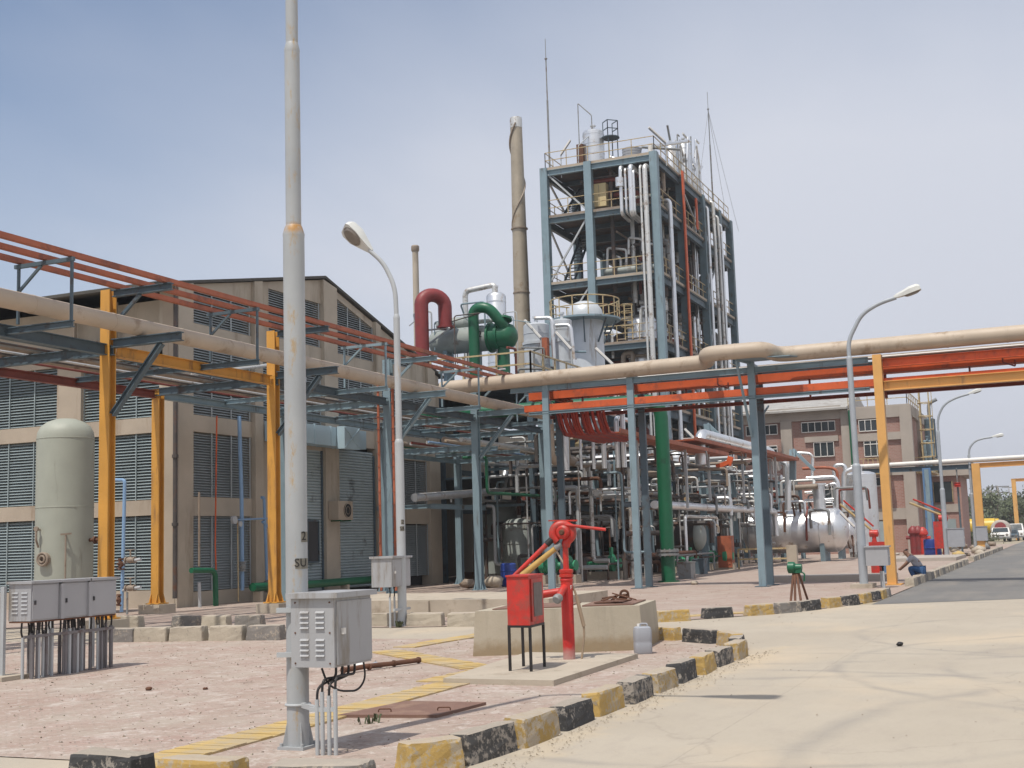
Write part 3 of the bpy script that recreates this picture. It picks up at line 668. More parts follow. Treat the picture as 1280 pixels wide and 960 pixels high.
# ------------------------------------------------------------------ junction box on the near pole
def jbox(name, label, a, bq, m_=None, louvre=True, conduits=4, feet=0.0, pipes_r=.022, group=None, latch=True, cz=0.0):
    """cabinet between corners a,b: its -X face carries louvres, its -Y face the door"""
    a = Vector(a); bq = Vector(bq); t = thing(name, label, 'junction box', (a.x, a.y, 0), group); m_ = m_ or M['cab']
    b = MB(); b.bb(a, bq); lid0 = MB(); b.build('body', m_, t, False)
    lid0.bb((a.x-.035, a.y-.05, bq.z+.001), (bq.x+.03, bq.y+.03, bq.z+.045)); lid0.build('lid', m_, t, False)
    w = bq.y-a.y; h = bq.z-a.z; l = bq.x-a.x
    d = MB(); d.bb((a.x+.03, a.y-.012, a.z+.02), (bq.x-.005, a.y+.003, bq.z-.03)); dr = d.build('door', m_, t, False)
    if latch:
        d = MB(); d.bb((a.x+.09, a.y-.035, a.z+h*.47), (a.x+.13, a.y-.013, a.z+h*.56)); d.build('latch', M['white'], dr, False)
    if louvre:
        lv = MB()
        for kk in range(2):
            for row_ in range(8):
                yc = a.y+w*(.32+.36*kk); zz = a.z+h*(.16+.075*row_+(.10 if row_ > 3 else 0))
                lv.prism([(a.x-.001, yc-w*.1, zz), (a.x-.016, yc-w*.1, zz), (a.x-.001, yc-w*.1, zz+h*.03)], (0, w*.2, 0))
        lv.build('vent_louvres', m_, t, False)
        bt = MB()
        for yy in (.1, .9):
            for zz in (.06, .5, .94): bt.lathe((a.x, a.y+w*yy, a.z+h*zz), (-1, 0, 0), [(0, .008), (.006, .007)], 8)
        bt.build('bolts', M['cabrust'], t)
    for i in range(conduits):
        x = a.x+l*(.15+.7*i/max(1, conduits-1)); y = a.y+w*(.25+.1*(i % 3))
        k = MB(); zt = a.z-.25*min(1, a.z); k.tube([(x, y, 0), (x, y, zt)], pipes_r, 10); cd = k.build('conduit', M['galv'], t)
        k = MB(); k.tube([(x, y, zt-.01), (x+R.uniform(-.02, .02), y, zt+.1), (x-.01, y+.01, a.z+.005)], pipes_r*.6, 8, .08); k.lathe((x, y, a.z-.035), (0, 0, 1), [(0, pipes_r*1.1), (.034, pipes_r*1.1)], 8); k.build('cable', M['black'], cd)
    return t
J1 = jbox('junction_box', 'large grey junction box with louvres, bolted to the near tall pole', (9.0, 5.5, .69), (9.60, 5.915, 1.25), conduits=0)
for k_, px in enumerate((397, 403.5, 412, 420)):
    c = gp(px, 944); zt = (.44, .50, .47, .52)[k_]
    b = MB(); b.tube([c, c+Vector((0, 0, zt))], .0175, 12); cd = b.build('conduit', M['galv'], J1)
    b = MB(); e = Vector((9.12+.1*k_, 5.56, .70)); b.tube([c+Vector((0, 0, zt-.02)), c+Vector((.01, 0, zt+.1)), e-Vector((0, 0, .1)), e], .011, 8, .06); b.build('cable', M['black'], cd)
b = MB(); q1, q2 = gp(392, 944), gp(424, 944); b.bar(q1+Vector((0, .03, .36)), q2+Vector((0, .03, .36)), .03, .035); b.bar((9.2, 5.94, .36), q1.lerp(q2, .35)+Vector((0, .03, .36)), .04, .04); b.ring((9.24, 6.01, .36), .1, .012, n=20); b.build('clamp_bracket', M['galv'], J1)
b = MB(); b.tube([(9.5, 5.52, .69), (9.5, 5.5, .55), (9.4, 5.52, .46), (9.2, 5.58, .48), (9.08, 5.62, .55), (9.06, 5.66, .68)], .009, 6, .08); b.build('cable', M['black'], J1)
b = MB(); b.ring((9.24, 6.01, 1.15), .102, .016, n=20); b.bar((9.15, 5.9, 1.15), (9.1, 6.12, 1.15), .03, .04); b.ring((9.24, 6.01, .78), .102, .016, n=20); b.bar((9.15, 5.9, .78), (9.1, 6.12, .78), .03, .04); b.build('clamp', M['galv'], J1)
p0 = oX(480, 712, 23.2); p1 = oX(508, 738, 23.2)
J2 = jbox('junction_box', 'small grey junction box with domed lid on the second lamp post', (23.1, 12.72, .83), (23.9, 13.2, 1.42), louvre=False, conduits=3)
b = MB(); b.bar((23.2, 12.74, .36), (23.9, 12.74, .36), .04, .05); b.build('clamp_bracket', M['galv'], J2)
J3 = jbox('junction_box', 'pale grey junction box on the lamp post beside the ochre portal', (38.9, 4.72, .66), (39.35, 5.36, 1.2), louvre=False, conduits=3)
J4 = jbox('junction_box', 'pale grey junction box at the distant lamp before the small brick block', (82.3, 5.4, .6), (82.8, 6.35, 1.7), louvre=False, conduits=2, m_=M['plastic'])
J5 = jbox('junction_box', 'pale grey junction box at the farthest lamp by the slim ochre column', (96.6, 4.75, .8), (97.1, 5.5, 1.8), louvre=False, conduits=2, m_=M['plastic'])
b = MB(); b.bb((38.75, 5.2, 0), (39.7, 5.85, .13))
single('lamp_footing', b, M['conc'], 'square concrete footing under the lamp post beside the ochre portal', 'footing', smooth=False)
# ------------------------------------------------------------------ row of three cabinets on conduits, left
cabs = [(13.50, 14.03), (14.10, 14.62), (14.66, 15.22)]
for i, (x0, x1) in enumerate(cabs):
    a, e = V3(x0, 13.1, .79), V3(x1, 13.5, 1.30)
    t = thing('control_cabinet', ('grey steel cabinet with vent louvres on its side, left of the row of three', 'middle grey steel cabinet of the row of three on the left', 'grey steel cabinet at the right end of the row of three')[i], 'cabinet', (a.x, a.y, 0), 'cabinets in a row on the left')
    b = MB(); b.bb(a, e); b.build('body', M['cab'], t, False)
    b = MB(); b.bb((a.x-.03, a.y-.04, e.z+.001), (e.x+.03, e.y+.02, e.z+.035)); b.build('lid', M['cab'], t, False)
    b = MB(); b.bb((a.x+.02, a.y-.014, a.z+.02), (e.x-.02, a.y+.001, e.z-.02)); dr = b.build('door', M['cab'], t, False)
    b = MB(); b.bb((a.x+.05, a.y-.03, a.z+.22), (a.x+.075, a.y-.013, a.z+.28)); b.build('latch', M['cab_d'], dr, False)
    if i == 0:
        b = MB()
        for r_ in range(6):
            for c_ in range(2):
                y_ = a.y+.06+.17*c_; z_ = a.z+.1+.055*r_
                b.prism([(a.x-.001, y_, z_), (a.x-.014, y_, z_), (a.x-.001, y_, z_+.022)], (0, .11, 0))
        b.build('vent_louvres', M['cab'], t, False)
    else:
        b = MB(); b.bb((x0-.07, 13.05, .79), (x0-.005, 13.2, 1.28)); b.build('filler_post', M['cab'], t, False)
    for k in range(13):
        x = x0+.02+(x1-x0-.02)*(k+.5)/13+R.uniform(-.01, .01); y = R.choice((13.14, 13.2, 13.28, 13.36))
        zt = R.uniform(.55, .66); r = R.choice((.017, .022, .026, .03))
        b = MB(); b.tube([(x, y, 0), (x, y, zt)], r, 8); cd = b.build('conduit', M['plumbing' if k % 4 else 'galv'], t)
        b = MB(); b.tube([(x, y, zt-.02), (x+R.uniform(-.03, .03), y+R.uniform(-.02, .02), zt+.07), (x+R.uniform(-.02, .02), y, a.z+.01)], .014, 6, .05); b.build('cable', M['black'], cd)
t = thing('cabinet_stand', 'grey steel stand with uprights behind the row of three cabinets', 'stand', (13.9, 13.5, 0))
for x, y in ((13.44, 13.54), (14.35, 13.54), (15.2, 13.54), (13.36, 13.62)):
    b = MB(); b.bar((x, y, 0), (x, y, 1.27), .07, .05); b.build('leg', M['galv'], t, False)
b = MB(); b.bar((13.4, 13.12, .58), (15.2, 13.12, .58), .025, .04); b.build('rail', M['plumbing'], t, False)
b = MB(); b.bar((13.5, 13.3, .775), (15.22, 13.3, .775), .38, .02); b.build('shelf', M['cabrust'], t, False)
b = MB(); b.bb((13.2, 13.3, 0), (13.7, 13.75, .06)); single('concrete_plinth', b, M['conc'], 'small concrete foot block under the left end of the cabinet stand', 'plinth', smooth=False)
# ------------------------------------------------------------------ hose box
t = thing('hose_box', 'bright red fire hose box on four black legs, with a grey window door', 'hose box', (15, 6.7, 0))
a0 = oX(637, 779, 14.75); 
P4 = [Vector((14.72, 6.46, 0)), Vector((14.68, 6.14, 0)), Vector((15.30, 6.20, 0)), Vector((15.32, 6.52, 0))]
b = MB(); b.prism([p+Vector((0, 0, .63)) for p in P4], (0, 0, .60)); b.build('body', M['redfire'], t, False)
b = MB(); b.prism([p+(p-Vector((15, 6.33, 0))).normalized()*.02+Vector((0, 0, 1.231)) for p in P4], (0, 0, .02)); b.build('lid', M['redfire'], t, False)
u_ = (P4[2]-P4[1]).normalized(); nn = Vector((u_.y, -u_.x, 0))
b = MB(); b.prism([P4[1]+u_*.06+nn*.004+Vector((0, 0, .67)), P4[1]+u_*.56+nn*.004+Vector((0, 0, .67)), P4[1]+u_*.56+nn*.004+Vector((0, 0, 1.20)), P4[1]+u_*.06+nn*.004+Vector((0, 0, 1.20))], nn*.014); dr = b.build('door', M['redfire'], t, False)
M['dustglass'] = mat('dusty_dark_pane', (.13, .105, .095), .5, 0, .15, 6)
b = MB(); b.prism([P4[1]+u_*.13+nn*.02+Vector((0, 0, .73)), P4[1]+u_*.49+nn*.02+Vector((0, 0, .73)), P4[1]+u_*.49+nn*.02+Vector((0, 0, 1.15)), P4[1]+u_*.13+nn*.02+Vector((0, 0, 1.15))], nn*.004); b.build('pane', M['dustglass'], dr, False)
for p in P4:
    p = p.lerp(Vector((15.0, 6.33, 0)), .06)
    b = MB(); b.bar(p+Vector((0, 0, .06)), p+Vector((0, 0, .63)), .03, .03); b.build('leg', M['black'], t, False)
b = MB()
for i in range(4): b.bar(P4[i].lerp(Vector((15, 6.33, 0)), .06)+Vector((0, 0, .615)), P4[(i+1) % 4].lerp(Vector((15, 6.33, 0)), .06)+Vector((0, 0, .615)), .03, .03)
b.build('leg_frame', M['black'], t, False)
# ------------------------------------------------------------------ fire monitor
H0 = Vector((16.29, 6.25, .06))
t = thing('fire_monitor', 'bright red fire monitor with raised turret and hand lever, in front of the concrete sump', 'fire monitor', H0)
V = lambda x, y, z: Vector((x, y, z))
Z = lambda z: H0+V(0, 0, z-.06)
m, n_, L_, b_ = nodes_of('monitor_barrel_red_faded_foot'); q = NB(m)
sp = n_.new('ShaderNodeSeparateXYZ'); L_.new(q.pos, sp.inputs[0])
c = q.ramp(q.noise(4, 6), .35, .7, (.46, .018, .016), (.54, .032, .022))
c = q.mix(q.math('MULTIPLY', q.ramp(q.noise(5, 8, .7), .55, .66), .6), c, (.27, .02, .018))
c = q.mix(q.ramp(q.math('ADD', sp.outputs['Z'], q.math('MULTIPLY', q.noise(7, 6), .22)), .2, .36, (1, 1, 1), (0, 0, 0)), c, (.42, .235, .21))
L_.new(c, b_.inputs['Base Color']); b_.inputs['Roughness'].default_value = .45; M['barrel'] = m
b = MB(); b.tube([Z(0.03), Z(1.12)], .083, 24); b.lathe(Z(1.1), (0, 0, 1), [(0, .083), (.03, .092), (.06, .082), (.09, .06)], 24); b.build('riser', M['barrel'], t)
b = MB(); b.lathe(Z(1.17), (0, 0, 1), [(0, .055), (.0, .098), (.035, .1), (.04, .085), (.07, .098), (.1, .095), (.11, .05)], 24); b.build('flange', M['redfire'], t)
b = MB(); b.tube([Z(1.25), Z(1.62)], .04, 16); b.build('stem', M['redfire'], t)
# branch with hose couplings towards the camera-left
lft = V(-.25, .62, 0).normalized()
b = MB(); c0 = Z(.98); b.tube([c0, c0+lft*.22+V(0, 0, -.02), c0+lft*.36+V(0, 0, -.04)], .055, 14, .05); b.lathe(c0+lft*.34+V(0, 0, -.04), lft, [(0, .075), (.05, .078), (.055, .06), (.12, .065)], 16); b.build('side_outlet', M['redfire'], t)
fr_ = V(-.75, .1, -.25).normalized()
b = MB(); b.tube([Z(1.05), Z(1.05)+fr_*.12, Z(.98)+fr_*.26], .05, 14, .05); so = b.build('side_outlet', M['redfire'], t)
b = MB(); b.lathe(Z(.98)+fr_*.24, fr_, [(0, .06), (.03, .066), (.07, .066), (.1, .045)], 16); b.build('coupling', M['grey_t'], so)
# turret head: bent loop of pipe
hd = Z(1.80)
rt_ = V(.35, -.93, 0).normalized()
b = MB(); b.tube([Z(1.58), Z(1.66)+rt_*.02, Z(1.72)+rt_*.10, Z(1.83)+rt_*.10, Z(1.9)+rt_*-.02, Z(1.86)-rt_*.14, Z(1.74)-rt_*.17, Z(1.66)-rt_*.10], .062, 16, .08)
b.lathe(Z(1.78)-V(.12, 0, 0), (1, 0, 0), [(0, .07), (.02, .095), (.2, .095), (.22, .07)], 18); b.build('turret', M['redfire'], t)
b = MB(); b.lathe(Z(1.78)-V(.16, 0, 0), (1, 0, 0), [(0, .03), (.05, .045)], 12); b.build('hub', M['cabrust'], t)
e1 = oX(640, 722, 16.0)
b = MB(); s0 = Z(1.74)-rt_*.12; b.tube([s0, s0.lerp(e1, .97)], .038, 14, r2=.026); nz_ = b.build('lever', M['redfire'], t)
b = MB(); b.tube([s0.lerp(e1, .08), s0.lerp(e1, .22)], .045, 12); b.build('collar', M['black'], nz_)
h0 = Z(1.60)-rt_*.09; h1 = oX(652, 720, 16.05)
b = MB(); b.tube([h0, h1], .036, 14, r2=.048); bn = b.build('nozzle', M['hose'], t)
b = MB(); b.tube([h0+(h0-h1)*.06, h0.lerp(h1, .1)], .05, 12); b.build('coupling', M['grey_t'], bn)
l0 = Z(1.9)+V(0, 0, .0); l1 = oX(757, 662, 16.3)
b = MB(); b.tube([l0-rt_*.12, l1], .022, 10); b.bar(l0-rt_*.22+V(0, 0, .045), l0+rt_*.18+V(0, 0, .035), .06, .02); b.build('hand_lever', M['redfire'], t)
b = MB(); b.tube([h0.lerp(h1, .1), Z(1.35)-rt_*.03], .014, 8); b.build('strut', M['conc'], t)
letters('F', .075, M['white'], t, (0, 0, 1.03), Matrix.Rotation(.55, 3, 'Z') @ (Vector((-.0, 0, 0))+vu), (0, 0, 1), Matrix.Rotation(.55, 3, 'Z') @ vw, (H0, .084))
# rag and rope on the sump lid behind the monitor
b = MB(); k0 = Z(1.10)+rt_*.05
b.tube([k0, Z(.95)+rt_*.12, Z(.6)+rt_*.2, Z(.42)+rt_*.22, Z(.2)+rt_*.19, Z(.02)+rt_*.16], .016, 8, .15); b.tube([Z(.9)+rt_*.13, Z(.5)+rt_*.215], .028, 8)
single('cloth_strip', b, M['rope'], 'tan cloth strip hanging from the red fire monitor to the plinth', 'cloth strip')
b = MB()
c0 = Vector((18.7, 6.35, .72))
for i in range(5): b.tube([c0+V(R.uniform(-.2, .2), R.uniform(-.2, .3), R.uniform(0, .05)), c0+V(R.uniform(-.2, .2), R.uniform(-.2, .2), R.uniform(.05, .25)), c0+V(R.uniform(-.2, .2), R.uniform(-.4, .2), .02)], .012, 6, .1)
b.ring(c0+V(.05, -.1, .06), .07, .018, (0.4, .3, 1), 14, 6); b.ring(c0+V(.0, -.12, .1), .06, .02, (1, .3, .3), 14, 6)
single('old_valve_coil', b, M['cabrust'], 'rusty coil of wire and fittings on the sump lid right of the fire monitor', 'scrap')
# ------------------------------------------------------------------ main pipe rack along +X
def column(parent, x, y, z, m, w=.26, d=.24, foot=True, ped=None):
    b = MB(); b.ibeam((x, y, 0.0), (x, y, z), w, d, up=(1, 0, 0), t=.028); o = b.build('column', m, parent, False)
    if foot:
        b = MB(); b.box((x, y, .02+(.26 if ped else 0)), (w+.2, d+.2, .03))
        zz = .26 if ped else 0
        for sx in (-1, 1):
            for sy in (-1, 1):
                b.prism([(x+sx*.1, y+sy*d/2, zz+.035), (x+sx*.1, y+sy*(d/2+.09), zz+.035), (x+sx*.1, y+sy*d/2, zz+.3)], (.02*sx, 0, 0))
                b.prism([(x+sx*w/2, y+sy*.1, zz+.035), (x+sx*(w/2+.09), y+sy*.1, zz+.035), (x+sx*w/2, y+sy*.1, zz+.3)], (0, .02*sy, 0))
        b.build('foot', m, o, False)
    if ped:
        b = MB(); b.prism([(x-.36, y-.36, 0), (x+.36, y-.36, 0), (x+.36, y+.36, 0), (x-.36, y+.36, 0)], (0, 0, .255)); b.build('pedestal', M['conc'], o, False)
    return o
def rack_frame(t, x, m, mb, yf=19.5, yb=23.5, zf=7.66, zb=6.38, ped=False, cantil=True, tray=True):
    column(t, x, yf, zf, m, ped=ped)
    column(t, x+.1, yb, zb, m, ped=ped)
    b = MB(); b.ibeam((x, yf-.15, 6.27), (x, yb+.4, 6.27), .14, .22); b.build('cross_beam', mb, t, False)
    if cantil:
        b = MB(); b.ibeam((x, yf-.15, 6.42), (x, 17.45, 6.42), .17, .20); b.build('bracket', mb, t, False)
        b = MB(); b.ibeam((x, yf-.15, 4.8), (x, 18.0, 6.31), .14, .12); b.build('brace', mb, t, False)
    if tray:
        b = MB(); b.ibeam((x, yf-.15, 7.57), (x, 17.72, 7.57), .14, .16); b.build('bracket', mb, t, False)
        b = MB(); b.bar((x, yf-.15, 6.85), (x, 18.6, 7.48), .07, .07); b.build('brace', mb, t, False)
def half_hanger(t, x, mb, zlow=6.2):
    b = MB(); b.bar((x, 17.75, 7.60), (x, 19.3, 7.60), .07, .08); b.build('bracket', mb, t, False)
    b = MB(); b.bar((x, 17.8, 7.56), (x, 17.8, zlow+.1), .05, .05); b.build('hanger', mb, t, False)
    b = MB(); b.bar((x, 19.2, 7.56), (x, 19.2, zlow+.2), .05, .05); b.build('hanger', mb, t, False)
    b = MB(); b.bar((x, 18.6, 7.56), (x, 19.4, 6.9), .05, .05); b.build('brace', mb, t, False)
    b = MB(); b.ibeam((x, 17.75, zlow+.08), (x, 23.5, zlow+.08), .1, .14); b.build('cross_beam', mb, t, False)
ry = thing('pipe_rack', 'ochre yellow columned pipe rack in front of the louvred building', 'pipe rack', (25, 21, 0), 'steel pipe racks')
for i, x in enumerate((16.0, 22.32, 28.9)):
    rack_frame(ry, x, M['yellow'], M['steel_d'] if i else M['steel'], ped=True)
for x in (19.3, 25.7): half_hanger(ry, x, M['steel_d'])
for x0, x1, m_ in ((16, 22.45, 'steel_d'), (22.45, 28.9, 'yellow')):
    b = MB(); b.ibeam((x0+.16, 19.5, 6.28), (x1-.16, 19.5, 6.28), .16, .26); b.build('long_beam', M[m_], ry, False)
for x0, x1, m_ in ((16, 22.55, 'redbrown'), (22.55, 29.0, 'redbrown')):
    b = MB(); b.ibeam((x0+.16, 23.5, 6.20), (x1-.16, 23.5, 6.20), .16, .22); b.build('long_beam', M[m_], ry, False)
rb = thing('pipe_rack', 'blue grey columned pipe rack running from the louvred building towards the tower', 'pipe rack', (42, 21, 0), 'steel pipe racks')
for x in (35.4, 42.0, 48.6): rack_frame(rb, x, M['steel'], M['steel'])
for x in (32.2, 38.7, 45.3): half_hanger(rb, x, M['steel'])
for x0, x1 in ((28.9, 35.4), (35.4, 42), (42, 48.6)):
    b = MB(); b.ibeam((x0+.16, 19.5, 6.28), (x1-.16, 19.5, 6.28), .16, .24); b.build('long_beam', M['steel_d'], rb, False)
    b = MB(); b.ibeam((x0+.26, 23.5, 6.20), (x1-.06, 23.5, 6.20), .16, .22); b.build('long_beam', M['steel'], rb, False)
    if x0 >= 42:
        b = MB(); b.ibeam((x0+.26, 23.5, 5.2), (x1-.06, 23.5, 5.2), .12, .18); b.build('long_beam', M['steel'], rb, False)
for x in (42.0, 48.6):
    b = MB(); b.ibeam((x, 19.65, 5.2), (x, 23.4, 5.2), .14, .2); b.build('cross_beam', M['steel'], rb, False)
for x in (44.2, 46.4):
    b = MB(); b.ibeam((x, 19.6, 5.32), (x, 23.4, 5.32), .1, .14); b.build('cross_beam', M['steel'], rb, False)
# cable trays
GT = 'faded orange cable trays above the pipe rack'
for i, y in enumerate((17.86, 18.52, 19.18)):
    b = MB(); p, e = V(13, y, 7.66), V(52.5, y, 7.66)
    b.bar(p+V(0, -.05, .05), e+V(0, -.05, .05), .02, .10); b.bar(p+V(0, .05, .05), e+V(0, .05, .05), .02, .10)
    b.bar(p+V(0, 0, .006), e+V(0, 0, .006), .075, .012); b.bar(p+V(0, 0, .105), e+V(0, 0, .105), .12, .008)
    t = thing('cable_tray', ('outer faded orange cable tray along the pipe rack, nearest the road', 'middle faded orange cable tray of the three above the pipe rack', 'inner faded orange cable tray of the three, nearest the rack columns')[i], 'cable tray', p, GT)
    b.build('tray', M['orange_d'], t, False)
    b = MB()
    for k in range(26):
        x = 36+R.uniform(0, 16); b.bar(V(x, y-.07, 7.775), V(x, y+.07, 7.775), .07, .012)
    b.build('cable_ties', M['white'], t, False)
# big tan pipe with drop loop
def pipe(name, label, pts, r, m, cat='pipe', group=None, bend=None, n=14, bands=0, bm=None, flanges=()):
    pts = [Vector(p) for p in pts]
    t = thing(name, label, cat, pts[0], group) if (bands or flanges) else None
    b = MB(); b.tube(pts, r, n, bend if bend is not None else r*2.2)
    if not t: return single(name, b, m, label, cat, group, org=pts[0])
    b.build('pipe_run', m, t)
    b = MB()
    for a, c in zip(pts[:-1], pts[1:]):
        L = (c-a).length
        if bands:
            k = int(L/bands)
            for i in range(1, k+1): b.lathe(a+(c-a)*(i/(k+1)), c-a, [(0, r), (.002, r+.006), (.06, r+.006), (.062, r)], n)
    if b.v: b.build('cladding_bands', bm or m, t)
    for f in flanges:
        p, d = Vector(f[0]), Vector(f[1]); b = MB(); b.lathe(p-d.normalized()*.05, d, [(0, r), (0, r*1.5), (.045, r*1.5), (.046, r*1.2), (.055, r*1.2), (.056, r*1.5), (.1, r*1.5), (.1, r)], 18); b.build('flange', M['grey_t'], t)
    return t
pipe('insulated_pipe', 'long thick tan insulated pipe carried on brackets along the pipe rack', [(12, 18.62, 6.72), (47.2, 18.62, 6.72), (47.2, 18.62, 4.95), (48.3, 18.62, 4.95), (48.3, 18.62, 4.95)][:4], .19, M['tan'], bands=2.4, bend=.45, n=20)
pipe('insulated_pipe', 'brown insulated pipe leaving the drop loop low along the rack towards the tank', [(48.1, 18.3, 6.2), (48.1, 18.3, 4.95), (56, 18.3, 4.9), (88, 18.3, 4.7)], .2, M['tan_d'], bands=2.5, bend=.4, n=18)
# pipes lying on the rack
GP = 'pipes lying on the pipe rack'
spec = [(20.0, .04, 'silver_t'), (20.3, .03, 'redbrown'), (20.75, .14, 'steel_d'), (21.25, .03, 'dark_t'), (21.45, .04, 'grey_t'), (21.8, .08, 'tan_d'), (22.1, .03, 'silver_t'), (22.35, .04, 'dark_t'), (22.65, .09, 'tan_d'), (22.95, .03, 'redbrown')]  # darker tints chosen to put the rack's shade into the pipes
for i, (y, r, m_) in enumerate(spec):
    x1 = 50+R.uniform(-2, 6)
    pipe('rack_pipe', '%s pipe on top of the pipe rack, %s counted from its front columns' % ({'silver_t': 'dull silver', 'redbrown': 'red oxide', 'steel_d': 'dark blue grey', 'tan': 'tan', 'galv': 'grey', 'grey_t': 'dark grey', 'tan_d': 'brown', 'dark_t': 'dark'}[m_], ordn(i)), [(12, y, 6.39+r), (x1, y, 6.39+r)], r, M[m_], group=GP, n=10)
for i, (y, r, m_) in enumerate([(20.0, .09, 'silver_t'), (20.4, .05, 'tan'), (20.7, .12, 'tan_d'), (21.1, .04, 'ipeblue'), (21.4, .07, 'silver_t'), (21.8, .05, 'redbrown'), (22.1, .06, 'galv'), (22.5, .09, 'tan_d'), (22.9, .05, 'green')]):
    pipe('rack_pipe', '%s pipe on the lower tier of the blue rack, %s from the front columns' % ({'silver_t': 'dull silver', 'redbrown': 'red oxide', 'tan': 'tan', 'galv': 'grey', 'ipeblue': 'light blue', 'tan_d': 'brown', 'green': 'green'}[m_], ordn(i)), [(41.8-.5*(i % 2), y, 5.42+r), (53+R.uniform(-3, 8), y, 5.42+r)], r, M[m_], group='pipes on the lower tier of the blue rack', n=10)
# green pipe elbows under the rack
pipe('green_pipe', 'green pipe loop hanging from the lower tier of the blue rack', [(44, 21, 5.0), (44, 20, 5.0), (44, 20, 3.6), (52, 20, 3.6)], .06, M['green'], bend=.2)
# blue/brown conduits down the columns at x=42 (seen left of second lamp)
for i, (px, m_) in enumerate(((476, 'rustred'), (494, 'redbrown'))):
    a = oX(px, 470, 35.2)
    b = MB(); b.bar((35.0, a.y, .3), (35.0, a.y, 6.9), .07, .05)
    for k in range(16): b.bar((34.96, a.y-.06, .6+.4*k), (34.96, a.y+.06, .6+.4*k), .012, .02)
    single('cable_riser', b, M['orange_d'], ('orange cable riser left of the first blue rack column', 'orange cable riser right of the first blue rack column')[i], 'cable riser', 'cable risers', smooth=False)
# ------------------------------------------------------------------ cross rack over the road
cr = thing('pipe_rack', 'tall cross rack on slim blue columns with an ochre portal leg at the road', 'pipe rack', (41.8, 9, 0), 'steel pipe racks')
XF, XB = 41.2, 42.5
for y, m_, both in ((16.35, 'steel', True), (13.2, 'steel', True), (8.98, 'steel', True), (4.9, 'yellow2', True), (-9.5, 'yellow2', True)):
    zt = 7.38 if m_ == 'steel' else 7.25
    w = .3 if m_ == 'steel' else .46
    if m_ == 'steel':
        b = MB(); b.box((XF, y, zt/2), (.14, .23, zt)); b.build('column', M['steel'], cr, False)
        b = MB(); b.box((XB, y+.03, zt/2-.1), (.14, .23, zt-.2)); b.build('column', M['steel_d'], cr, False)  # rear column of the same frame, its shade painted darker
        for xx in (XF, XB):
            b = MB(); b.box((xx, y, .015), (.45, .45, .03)); b.build('base_plate', M['steel_d'], cr, False)
        b = MB(); b.bar((XF, y, zt-.1), (XB, y, zt-.1), .14, .14); b.build('tie', M['steel'], cr, False)
    else:
        b = MB(); b.box((XF-.1, y, zt/2), (.38, .27, zt)); b.build('column', M['yellow2'], cr, False)
        b = MB(); b.box((XF-.1, y, .02), (.7, .6, .04)); b.build('base_plate', M['yellow2'], cr, False)
        b = MB(); b.ibeam((XB, y+.05, 6.0), (XB, y+.05, zt-.3), .25, .25, up=(1, 0, 0)); b.build('column', M['redbrown'], cr, False)
# longitudinal members
b = MB(); b.ibeam((XF, 17.7, 7.08), (XF, 5.2, 7.12), .16, .20); b.build('long_beam', M['steel'], cr, False)
b = MB(); b.ibeam((XB, 17.7, 7.12), (XB, -12, 7.12), .16, .22); b.build('long_beam', M['steel'], cr, False)
b = MB(); b.ibeam((XF-.05, 4.75, 6.98), (XF-.05, -12, 6.98), .2, .26); b.build('long_beam', M['orange'], cr, False)
b = MB(); b.ibeam((XF-.1, 4.75, 6.24), (XF-.1, -12, 6.24), .22, .30); b.build('long_beam', M['yellow2'], cr, False)
b = MB(); b.ibeam((XF, 17.0, 6.20), (XF, 5.2, 6.20), .14, .10); b.build('long_beam', M['steel'], cr, False)
b = MB(); b.ibeam((XB, 17.0, 6.16), (XB, -12, 6.16), .14, .12); b.build('long_beam', M['redbrown'], cr, False)
for y in (15.2, 11.4, 7.2, 2.2, -1.5):
    b = MB(); b.bar((41.85, y, 7.05), (41.85, y, 6.12), .06, .06); b.build('hanger', M['redbrown'], cr, False)
b = MB(); b.prism([(40.0, 8.55, 7.34), (40.0, 9.25, 7.34), (41.3, 9.25, 7.40), (41.3, 7.3, 7.40), (40.2, 7.5, 7.34)], (0, 0, .03)); b.build('shelf_plate', M['steel'], cr, False)
b = MB(); b.bar((40.05, 9.2, 7.30), (41.1, 9.05, 4.9), .07, .07); b.build('brace', M['steel'], cr, False)
b = MB(); b.bar((40.05, 9.2, 7.36), (41.2, 9.0, 7.36), .08, .1); b.build('bracket', M['steel'], cr, False)
b = MB(); b.bar((XB+.1, 9.0, 5.7), (XB+.8, 8.9, 6.1), .05, .05); b.build('brace', M['steel_d'], cr, False)
for y in (10.2, 1.2, -.9):
    b = MB(); b.tube([(41.5, y, 7.0), (41.5, y, 6.75), (41.5, y-.35, 6.6), (41.5, y-.35, 6.8)], .025, 6, .04); b.build('hook', M['redbrown'], cr)
